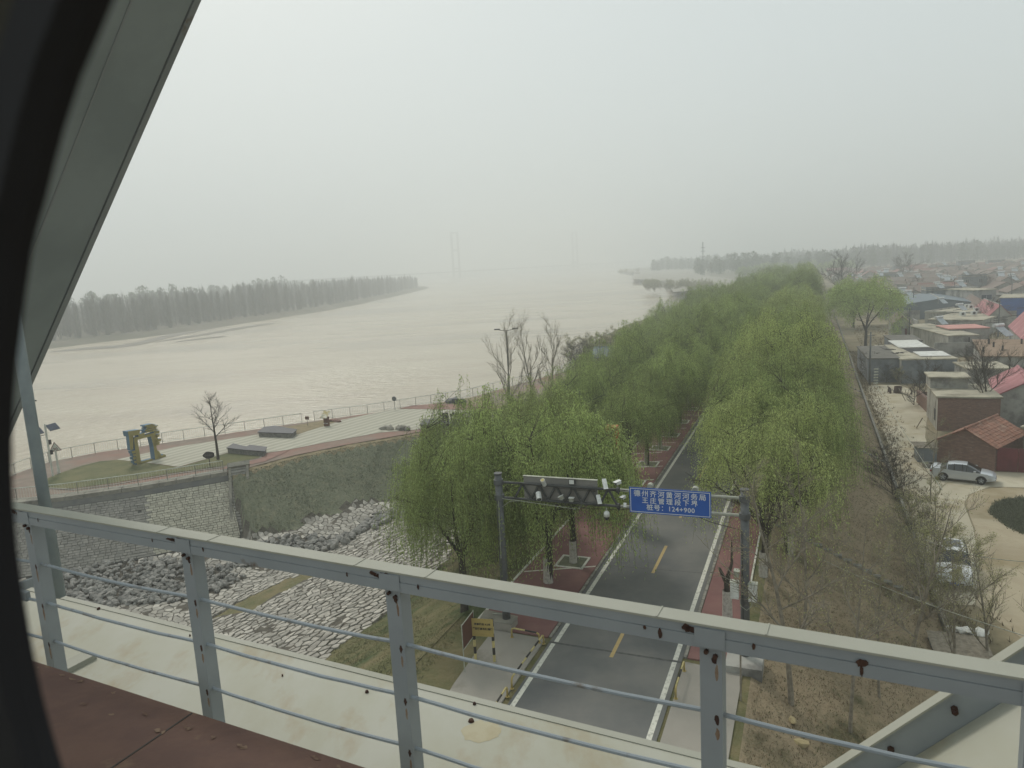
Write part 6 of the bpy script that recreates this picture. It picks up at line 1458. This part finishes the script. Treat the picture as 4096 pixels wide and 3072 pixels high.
# near willows, one by one
near = [(0, 30.1, -11.5, 1.0, 1, 'big willow with forked dark trunk and white base, nearest the bridge left of the road'),
        (2, 27.3, -14.4, 1.0, 0, 'slim willow hanging around the left gantry column'),
        (2, 33.5, -11.15, 1.0, 1, 'slim willow in a square pit directly behind the forked nearest willow'),
        (1, 36.5, -17.5, 1.08, 0, 'spreading willow on the slope behind the left gantry column'),
        (0, 40.5, -21.0, 1.02, 0, 'leftmost willow, its curtain hanging over the dark grass slope'),
        (3, 45.5, -17.5, 1.02, 0, 'pale green willow behind the left part of the gantry truss'),
        (1, 51.0, -20.5, 1.0, 0, 'willow with high crown just below the tall lamp mast'),
        (2, 44.0, -15.6, .9, 0, 'slender willow close behind the orange pillar sign'),
        (2, 47.4, -11.35, .86, 1, 'willow with white trunk base in the pit just above the blue sign'),
        (2, 52.2, -11.3, .84, 1, 'second willow in a white-edged pit beyond the blue sign'),
        (2, 57.0, -11.2, .86, 1, 'third willow in a white-edged pit beyond the blue sign'),
        (1, 59.5, -18.5, .98, 0, 'dense willow left of the parking bays'),
        (2, 61.6, -11.1, .95, 1, 'fourth willow in a white-edged pit, where the road disappears'),
        (4, 34.4, -2.0, 1.0, 1, 'sparse yellowish young willow beside the right gantry column'),
        (4, 38.4, -.9, .9, 1, 'thin brownish willow on the right road shoulder behind the sign column'),
        (3, 42.6, -2.6, .92, 1, 'yellow-green willow overhanging the right lane'),
        (0, 45.2, -.9, .92, 0, 'right-hand willow whose curtain hangs lowest over the bare slope'),
        (1, 49.5, -3.0, .98, 1, 'bright willow arching over the road from the right'),
        (3, 54.0, -2.6, 1.02, 1, 'yellowest willow of the right row'),
        (0, 57.0, -.8, .95, 0, 'willow at the top of the bare slope opposite the brick house')]
for v, s, w, sc_, lm_, lab in near:
    tree(WV[v], W(s, w, gz_any(s, w)-.05), rt.uniform(0, 6.28), sc_, lab, None, bool(lm_))
big_ = [o for o in COL.objects if o.get('label', '').startswith('big willow with forked')][0]; big_.location = W(30.9, -11.6, -.05); big_.rotation_euler.z = math.atan2(RN.y, RN.x); big_.scale = (1.16, .95, 1.08)
# tree pits
for s in (33.5, 47.4, 52.2, 57.0, 61.6, 67, 73):
    t = thing('tree_pit', 'white-edged square tree pit let into the red paving', 'tree pit', W(s, -11.2, .03), group='white-edged tree pits in the red paving'); m = MB(); f = lambda x, y, z: W(s+y, -11.2+x, z)
    m.bx(-.62, .62, -.62, .62, .02, .036, f); m.build('soil', M['dgrass'], t)
    for q in ((-.75, .75, -.75, -.64), (-.75, .75, .64, .75), (-.75, -.64, -.64, .64), (.64, .75, -.64, .64)): m = MB(); m.bx(*q, .02, .07, f); m.build('edging', M['white_line'], t)
def row(w, s0, s1, step, vs_, label, group, sc0, sc1, jit=.6, lime_=False):
    s = s0
    while s < s1:
        ww_ = w+rt.uniform(-jit, jit); tree(WV[rt.choice(vs_)], W(s, ww_, gz_any(s, ww_)-.05), rt.uniform(0, 6.28), (lambda q: (q*rt.uniform(.92, 1.08), q*rt.uniform(.92, 1.08), q*rt.uniform(.86, 1.14)))(rt.uniform(sc0, sc1)), label, group, lime_ and s < 110); s += step*rt.uniform(.85, 1.15)
row(-11.2, 66, 400, 6.4, (0, 1, 2), 'willow in the left avenue row of the levee road', 'willows in the left avenue row', .86, 1.05, .2, True)
row(-18.5, 65, 400, 8.0, (0, 1, 3), 'willow in the second row left of the levee road', 'willows in the second left row', .95, 1.15)
row(-24.5, 112, 330, 9.0, (0, 1, 3), 'willow on the river side of the levee', 'willows on the river side of the levee', .9, 1.15, 2.5)
pass
pass
row(-2.6, 60, 400, 6.2, (0, 1, 3, 1), 'willow in the right avenue row of the levee road', 'willows in the right avenue row', .82, 1.15, 1.3, True)
# willow clumps on the far foreland
for i in range(46):
    s = rt.uniform(600, 860); w = rt.uniform(-60, 30)
    tree(WV[rt.choice((0, 1))], W(s, w, -3.6), rt.uniform(0, 6.28), rt.uniform(.9, 1.25), 'hazy rounded willow on the far foreland by the groynes', 'hazy willows on the far foreland')
# round willow in the village and its neighbour
tree(RV, W(157, 9.8, ZV), 1.0, 1.55, 'large round fresh-green willow standing alone between levee and village')
tree(RV, W(196, 9.5, ZV), 3.0, 1.3, 'green willow in the haze behind the large round one')
tree(RV, W(232, 10.5, ZV), 4.0, 1.2, 'smaller hazy round willow close to the levee foot')
# ------------------------------------------------------------------ bare trees
def bare_meshes(seed, H, r0, first=.25, nb=9, L1=.42, up=.75, depth=3, buds=0, bm=None, sides=5, twig=.3, spread=1.0):
    rg = random.Random(seed); rs = np.random.RandomState(seed); mb = MB(); tips = []; bd = []
    n = 9; pts_, d = limb(mb, (0, 0, -.3), (rg.uniform(-.06, .06), rg.uniform(-.06, .06), 1), H+.3, r0, r0*.12, rg, n, 7, .045)
    def branch(p, d, L, r, dep):
        q, dd = limb(mb, p, d, L, r, max(.004, r*.25), rg, 5 if dep > 1 else 3, 5 if dep > 2 else (4 if dep == 2 else 3), .13, .035)
        if dep <= 1:
            for x in q[1:]: bd.append(x)
        if dep > 1:
            for j in range(1, len(q)):
                for _ in range(2 if dep == 2 else 2):
                    if rg.random() < .85:
                        a = rg.uniform(0, 6.283); s_ = dd.orthogonal().normalized(); s2 = dd.cross(s_); k = rg.uniform(.5, .95)*spread
                        branch(q[j], dd+(s_*math.cos(a)+s2*math.sin(a))*k+Vector((0, 0, .15)), L*rg.uniform(.3, .6), r*.5, dep-1)
    for i in range(nb):
        f = first+(1-first)*(i+.5)/nb; p = pts_[0].lerp(pts_[-1], 0); k = f*(n); j = min(n-1, int(k)); p = pts_[j].lerp(pts_[j+1], k-j); a = i*2.4+rg.uniform(-.5, .5)
        branch(p, (math.cos(a)*spread, math.sin(a)*spread, up*rg.uniform(.8, 1.4)), H*L1*(1.1-f*.75)*rg.uniform(.75, 1.2), r0*(1-f)*.55+.008, depth)
    tr = mb.build('trunk', bm or M['bark_grey'], link=False).data
    cr = None
    if buds and bd:
        P = np.array([tuple(x) for x in bd]); P = P[rs.randint(0, len(P), buds)]+rs.normal(size=(buds, 3))*.07
        V, F = leaves(P, rs.normal(size=(buds, 3)), .06, .018, rs); cr = npmesh('crown', V, F, M['bud'])
    return tr, cr, None
SP = [bare_meshes(31, 8.6, .11, .25, 9, .34, .9, 3, 1500), bare_meshes(32, 7.8, .075, .22, 8, .32, .9, 3, 1300), bare_meshes(33, 7.4, .09, .12, 8, .42, 1.1, 3, 4200, spread=.8)]
BT = [bare_meshes(34, 6.0, .12, .38, 9, .42, .8, 3, 0, M['bark']), bare_meshes(35, 8, .1, .1, 11, .42, 1.6, 3, 700, spread=.7), bare_meshes(36, 10.5, .2, .25, 11, .5, .8, 4, 0, M['bark'])]
BS = [bare_meshes(37, 2.6, .03, .03, 12, .5, .9, 3, 2600), bare_meshes(38, 2.2, .03, .02, 14, .6, .6, 3, 0, M['bark'])]
for v, s, w, rz, k, lab in [(0, 25.2, -.5, 0, 1, 'thick-stemmed bare tree on the verge behind the bridge railing'), (1, 25.6, 1.4, 1.2, 1, 'thin bare sapling right of the thick-stemmed bare tree'), (0, 31.5, 3.8, 2.2, .95, 'bare tree with forked lower branches on the slope beside the white girder'),
                            (1, 30.2, -.2, 3, 1.0, 'bare sapling whose twigs reach in front of the gantry column'), (2, 34.5, 6.0, 1, .9, 'budding tree at the slope foot, left of the sheet stack'),
                            (2, 36.2, 7.6, 2, .8, 'budding tree between the white car and the girder'), (2, 42.5, 12.9, 3, .8, 'bushy budding tree right of the white car'), (2, 36.5, 11.6, 4, .9, 'dark multi-stemmed budding tree at the lower right edge'),
                            (2, 33.0, 9.2, 6, .9, 'thick dark-trunked budding tree by the sheet stack'), (1, 60.0, 8.4, .5, .8, 'thin leafless tree in the alley in front of the lean-to'),
                            (2, 50.5, 7.4, .8, .6, 'low budding tree at the foot of the levee across from the silver car'), (1, 29, 2.6, 5.2, .8, 'whip-thin sapling low on the slope near the railing')]:
    tree(SP[v], W(s, w, gz_any(s, w)-.1), rz, k, lab, None, name='bare_tree')
p = at(872, 1838, ZP); tree(BT[0], p, .6, (1.35, 1.35, 1.0), 'small pruned leafless tree standing alone on the plaza lawn', name='bare_tree')
for x, y, k, rz, lab in [(2030, 1655, 1.02, 0, 'leafless upright tree beside the lamp mast'), (2140, 1650, 1.0, 2, 'middle one of the three leafless upright trees behind the willows'), (2212, 1640, .98, 4, 'right one of the three leafless upright trees behind the willows')]:
    tree(BT[1], at(x, y, ZP), rz, (k*1.25, k*1.25, k*1.28), lab, name='bare_tree')
tree(BT[2], at(3950, 1705, ZV), 1, .78, 'leafless branching tree in front of the dark brick wall', name='bare_tree')
tree(BT[2], at(3722, 1640, ZV), 2, .5, 'small leafless tree at the corner of the whitewashed wall', name='bare_tree')
tree(BT[2], W(285, 10, ZV), 3, 1.5, 'large leafless spreading tree above the willows by the village', name='bare_tree')
p = W(430, 46, ZV); tree((bpy.data.meshes.new('x'), None, None), p, 0, 1, 'x') if False else None
tree(BT[2], W(420, 42, ZV), 5, (1.6, 1.6, 1.3), 'dark round leafless tree far back in the village haze', name='bare_tree')
tree(BT[2], W(262, 150, ZV), 6, .9, 'leafless tree at the right edge above the far roofs', name='bare_tree')
for i in range(26):
    s = rt.uniform(170, 520); w = rt.uniform(20, s*.55); tree(BT[2], W(s, w, ZV), rt.uniform(0, 6), rt.uniform(.5, .8), 'leafless yard tree among the village roofs', 'leafless yard trees in the village', name='bare_tree')
# pruned stub with white base beside the control boxes
mb = MB(); mb.tube([(0, 0, -.1), (.02, 0, .8), (-.02, 0, 1.5), (.05, 0, 1.9)], [.15, .13, .12, .1], 8); mb.tube([(.0, 0, 1.5), (-.22, 0, 2.0), (-.35, 0, 2.3)], [.09, .07, .05], 6); mb.tube([(.05, 0, 1.9), (.22, 0, 2.4), (.25, .05, 3.4)], [.09, .06, .02], 6)
t = tree((mb.build('trunk', M['bark'], link=False).data, None, None), W(29.6, -3.15, .03), .2, 1.0, 'pruned stub tree with white base beside the control boxes', None, True, 'stub_tree')
# bushes
for v, x, y, z, k, lab in [(1, 3570, 1985, ZV, 1.3, 'dark leafless bush against the toe wall opposite the silver car'), (0, 3650, 2180, ZV, 1.2, 'greenish bush at the toe wall beside the white car'),
                           (0, 3690, 2330, ZV, 1.3, 'brightest green bush at the toe wall left of the white car'), (0, 3720, 2480, ZV, 1.2, 'green bush below the white car behind the budding trees'), (1, 3655, 1620, ZV, 1.4, 'dark green bush at the lane edge by the ruined enclosure'), (1, 3545, 1530, ZV, 1.1, 'weeds heaped at the foot of the dark shed'),
                           (0, 3590, 1450+85, ZV, .8, 'weed clump at the foot of the blue-grey wall'), (1, 3480, 1440+70, ZV, 1.5, 'tangle of dry brush between levee foot and dark shed'), (1, 3520, 1900, ZV, 1.1, 'dry brush at the end of the slope drain')]:
    tree(BS[v], at(x, y, z), rt.uniform(0, 6), (k*1.25, k*1.25, k), lab, name='bush', cat='bush')
for i, (x, y) in enumerate([(2285, 1475), (2320, 1470), (2350, 1462), (2385, 1455), (2415, 1448), (2440, 1440), (2470, 1430), (2300, 1482), (2365, 1470)]):
    tree(BS[i % 2], at(x, y, -3), rt.uniform(0, 6), (2.2, 2.2, 1.9), 'grey-green brush on the river bank beyond the plaza', 'brush on the river bank beyond the plaza', name='bush', cat='bush')
p = at(2375, 1492, ZP); t, _f = house('small grey-roofed pavilion peeping over the willows by the river', (p.x, p.y, ZP), Vector((.94, -.34, 0)), 5, 4, 2.6, kind='gable_side', wall='whitewash', roof='slate', rh=1.3, name='pavilion', ops=[('f', .5, 1.6, .8, 2, 'window'), ('f', 2.2, 3.1, 0, 2.1, 'door')]); t['category'] = 'pavilion'
# brush on the groynes
for i in range(60):
    x = rt.uniform(2480, 2860); y = 1150+(x-2560)*.07+rt.uniform(-6, 10) if x > 2560 else rt.uniform(1085, 1104); p = at(x, y, -5)
    tree(BS[0], p, rt.uniform(0, 6), (rt.uniform(2.2, 4), rt.uniform(2.2, 4), rt.uniform(1.6, 2.6)), 'low brush along the water line of the groynes', 'brush along the groynes', name='bush', cat='bush')
# ------------------------------------------------------------------ far woods
def far_tree(seed, H, Rr, n, green=False, lowf=.15):
    rs = np.random.RandomState(seed); V = []; F = []
    def tri(a, b, c): k = len(V); V.extend([a, b, c]); F.append((k, k+1, k+2))
    tri((-.16, 0, -1), (.16, 0, -1), (0, 0, H*.9)); tri((0, -.16, -1), (0, .16, -1), (0, 0, H*.97))
    for i in range(n):
        h = H*(lowf+(1-lowf)*rs.uniform()**.8); rr = Rr*math.sqrt(max(.04, 1-(max(0, h/H-.5)/.5)**2*.95))*rs.uniform(.15, 1); a = rs.uniform(0, 6.283); L = H*rs.uniform(.06, .2); w = (.12 if not green else .7)*rs.uniform(.6, 1.4)
        x, y = math.cos(a)*rr, math.sin(a)*rr; ox, oy = -math.sin(a)*w, math.cos(a)*w
        if green: q = rs.normal(size=3)*.5; tri((x-ox, y-oy, h), (x+ox, y+oy, h+q[0]), (x+q[1], y+q[2], h+L*.45))
        else: tri((x*.35-ox, y*.35-oy, h-L), (x*.35+ox, y*.35+oy, h-L), (x, y, h+L*.8))
    V = np.array(V, float); F = np.array(F); return V, F
PV = [far_tree(50+i, 15.5+i*.9, 3.0+.3*i, 260, False, .03) for i in range(4)]
PM = [npmesh('crown', v, f, M['far_twigs']) for v, f in PV]
rf = random.Random(8); LBv = [Vector(p) for p in LB]
def along(P, u):
    for a, b in zip(P, P[1:]):
        L = (b-a).length
        if u <= L: t = (b-a)/L; return a+t*u, Vector((-t.y, t.x))
        u -= L
    return P[-1], Vector((-1, 0))
bank = LBv[1:14]; tot = sum((b-a).length for a, b in zip(bank, bank[1:])); cnt = 0
cand = []
for rowi in range(5):
    u = rf.uniform(0, 6)
    while u < tot:
        q, nn = along(bank, u); off = 20+rowi*13+rf.uniform(-2, 2); cand.append((q+nn*off)); u += rf.uniform(9, 14)
cand = [q for q in cand if -.82 < q.x/q.y < .1]; cand.sort(key=lambda q: q.length)
for k, q in enumerate(cand[:290]):
    sc_ = rf.uniform(.75, 1.05)*(1+.45*noise.noise(Vector((q.x/30, q.y/30, 2)))); t = bpy.data.objects.new('poplar_tree', PM[k % 4]); COL.objects.link(t); t.location = (q.x, q.y, -6.6); t.rotation_euler = (0, 0, rf.uniform(0, 6)); t.scale = (sc_*1.15, sc_*1.15, sc_)
    tag(t, 'hazy leafless poplar in the plantation across the river', 'tree', 'leafless poplars across the river')
def mass(name, label, pts_, PVs, m, z, s0=.8, s1=1.15):
    VV = []; FF = []; k = 0; rm = np.random.RandomState(3)
    for i, (x, y) in enumerate(pts_):
        v, f = PVs[i % len(PVs)]; a = rm.uniform(0, 6.28); s = rm.uniform(s0, s1)*(.86+.45*noise.noise(Vector((x/45, y/45, 2)))+.2*noise.noise(Vector((x/14, y/14, 5)))); c, sn = math.cos(a), math.sin(a)
        VV.append(np.stack([(v[:, 0]*c-v[:, 1]*sn)*s+x, (v[:, 0]*sn+v[:, 1]*c)*s+y, v[:, 2]*s+z], 1)); FF.append(f+k); k += len(v)
    o = bpy.data.objects.new(name, npmesh(name, np.concatenate(VV), np.concatenate(FF), m)); COL.objects.link(o); tag(o, label, 'wood', kind='stuff'); return o
PVd = [far_tree(70+i, 15+i*1.5, 3.6, 95, False, .05) for i in range(3)]; GV = [far_tree(80+i, 15+2*i, 5.5, 150, True, .2) for i in range(3)]
pl = [(q.x, q.y) for q in cand[290:]]
for i in range(1000):
    u = rf.uniform(0, tot); q, nn = along(bank, u); q = q+nn*(18+62*rf.random()); pl.append((q.x, q.y))
for i in range(1500):
    u = rf.uniform(0, tot); q, nn = along(bank, u); q = q+nn*rf.uniform(78, 210); pl.append((q.x, q.y))
mass('poplar_wood', 'hazy poplar wood behind the river bank', pl, PVd, M['far_twigs'], -6.6, .7, 1.12)
pl = []
for i in range(300):
    u = rf.uniform(0, tot*.8); q, nn = along(bank, u); q = q+nn*rf.uniform(140, 230); pl.append((q.x, q.y))
mass('far_bank_crowns', 'dark rounded tree crowns behind the poplar wood', pl, GV, M['far_green'], -6.6, .95, 1.25)
pl = []
for i in range(2200):
    y = rf.uniform(720, 1400); x = rf.uniform(max(.2, .46-.0004*(y-720)), .78)*y
    pl.append((x, y))
mass('village_wood', 'hazy belt of leafless trees behind the village', pl, PVd, M['far_twigs'], ZV, .85, 1.3)
pl = [(rf.uniform(.26, .78)*y, y) for y in [rf.uniform(680, 1200) for _ in range(900)]]+[(rf.uniform(.20, .36)*y, y) for y in [rf.uniform(1050, 1900) for _ in range(900)]]
mass('village_wood_crowns', 'darker crowns in the tree belt behind the village', pl, GV, M['far_green'], ZV, .7, 1.15)
pl = [(rf.uniform(-.5, .45)*y, y) for y in [rf.uniform(2760, 3300) for _ in range(900)]]
mass('far_shore_wood', 'almost invisible tree line on the far shore', pl, PVd, M['far_twigs'], -5.5, 1, 1.6)
# ------------------------------------------------------------------ grass tufts
def tufts(name, label, S, Wd, Z, hgt, m, seed, wid=.02, per=4):
    rs = np.random.RandomState(seed); n = len(S); P = np.stack([S*RD.x+Wd*RN.x, S*RD.y+Wd*RN.y, Z-.02], -1); P = np.repeat(P, per, 0)+np.concatenate([rs.normal(size=(n*per, 2))*.06, np.zeros((n*per, 1))], 1)
    k = len(P); a = rs.uniform(0, 6.283, k); s_ = np.stack([np.cos(a), np.sin(a), np.zeros(k)], 1)*wid*rs.uniform(.6, 1.5, (k, 1)); T = P+np.concatenate([rs.normal(size=(k, 2))*hgt*.45, rs.uniform(.4, 1.2, (k, 1))*hgt], 1)
    V = np.stack([P-s_, P+s_, T], 1).reshape(-1, 3); o = bpy.data.objects.new(name, npmesh(name, V, np.arange(k*3).reshape(-1, 3), m)); COL.objects.link(o); tag(o, label, 'grass', kind='stuff')
rs = np.random.RandomState(9)
GM = mat('dry_blades', (.21, .165, .10), rough=1, island=.45); GM2 = mat('green_blades', (.115, .125, .055), rough=1, island=.4); GM3 = mat('dull_green_blades', (.15, .16, .105), rough=1, island=.3)
n = 26000; S = 17+rs.uniform(0, 1, n)**1.5*85; Wq = rs.uniform(-1.8, 6.1, n); Zq = np.array([slope_z(w) for w in Wq]); tufts('dry_grass', 'dry brown grass on the land side slope of the levee', S, Wq, Zq, .09, GM, 1, .012)
n = 9000; S = 17+rs.uniform(0, 1, n)**1.5*85; Wq = rs.uniform(-1.8, 6.1, n); Zq = np.array([slope_z(w) for w in Wq]); tufts('green_grass', 'fresh green grass among the dry grass of the slope', S, Wq, Zq, .08, GM2, 2, .012)
n = 40000; S = rs.uniform(16, 60, n); Wq = rs.uniform(-24.5, -13.5, n); ok = ~((S > 25) & (Wq > -13.6)); S, Wq = S[ok], Wq[ok]; Zq = field(S, Wq)[0]; tufts('levee_grass_blades', 'short grass on the river side slope of the levee', S, Wq, Zq, .06, GM2, 3, .010)
n = 60000; S = rs.uniform(46, 84, n); Wq = rs.uniform(-52, -22, n); hq, iq, dq, kq, lq = field(S, Wq); ok = (~iq) & (kq == 0) & (dq < 7.8) & (dq > .5) & ~lq; tufts('slope_grass_blades', 'dark grass on the plaza embankment', S[ok], Wq[ok], hq[ok], .12, GM3, 4, .022, 3)

n = 12000; PX = rs.uniform(3930, 4200, n); PY = rs.uniform(1985, 2150, n); kp = inpoly(PX, PY+rs.normal(size=n)*4, [(3985, 2012), (4040, 1997), (4300, 1990), (4300, 2140), (4096, 2135), (4030, 2105), (3955, 2050)]); PX, PY = PX[kp], PY[kp]; n = len(PX); Pw = [at(a, b, ZV) for a, b in zip(PX, PY)]; SWp = np.array([SW(q) for q in Pw]); tufts('weeds', 'dark green weeds on the sandy ground by the track', SWp[:, 0], SWp[:, 1], np.full(n, ZV), .22, GM3, 6, .03, 3)
n = 2600; S = rs.uniform(20, 150, n); Wq = 6.7+np.abs(rs.normal(size=n))*1.1; tufts('verge_weeds', 'dry weeds along the foot of the toe wall', S, Wq, np.full(n, ZV), .3, GM, 7, .025, 4)
n = 9000; S = rs.uniform(118, 200, n); Wq = rs.uniform(9, 60, n); tufts('yard_weeds', 'scattered dry weeds between the village houses', S, Wq, np.full(n, ZV), .3, GM, 8, .04, 4)
# ------------------------------------------------------------------ ordinal labels for the near members of long rows
ORD = ['nearest', 'second', 'third', 'fourth', 'fifth', 'sixth', 'seventh', 'eighth', 'ninth', 'tenth', 'eleventh', 'twelfth', 'thirteenth', 'fourteenth', 'fifteenth', 'sixteenth']
NAMES = {'willows in the left avenue row': 'willow of the left avenue row, counted beyond the pitted willows', 'willows in the second left row': 'willow of the second row left of the road, counted from the bridge',
         'willows in the right avenue row': 'willow of the right avenue row, counted beyond the overhanging ones', 'willows on the river side of the levee': 'willow of the third row towards the river, counted from the bridge',
         'willows nearest the water': 'willow of the fourth row towards the river, counted from the bridge', 'solar water heaters on the roofs': 'white solar heater on a flat village roof, counted from the bridge'}
for g_ in ['village houses with flat cement roofs', 'village houses with brown tiled gables', 'village houses with long red roofs', 'village houses with dark flat roofs', 'long low village sheds', 'village houses with red gables', 'two-storey village houses', 'village houses with long brown tiled slopes']: NAMES[g_] = g_
by_group = {}
for o in COL.objects:
    if o.parent is None and o.get('group') in NAMES and 'counted' not in o.get('label', ''): by_group.setdefault(o['group'], []).append(o)
for g_, os_ in by_group.items():
    os_.sort(key=lambda o: o.location.xy.length)
    for k, o in enumerate(os_[:16]):
        if NAMES[g_] == g_: o['label'] = (ORD[k]+' to the bridge of the '+g_) if k else 'nearest of the '+g_
        else: o['label'] = ORD[k]+' '+NAMES[g_]
# ------------------------------------------------------------------ haze
m = MB(); m.bx(-5200, 5200, -720, 7700, -10.2, 146)
hm = bpy.data.materials.new('haze_air'); hm.use_nodes = True; t = hm.node_tree; t.nodes.clear()
o = t.nodes.new('ShaderNodeOutputMaterial'); v = t.nodes.new('ShaderNodeVolumePrincipled')
v.inputs['Color'].default_value = (.925, .957, .955, 1); v.inputs['Density'].default_value = HAZE; v.inputs['Anisotropy'].default_value = .25
t.links.new(v.outputs[0], o.inputs[1])
tag(m.build('haze', hm), kind='stuff')
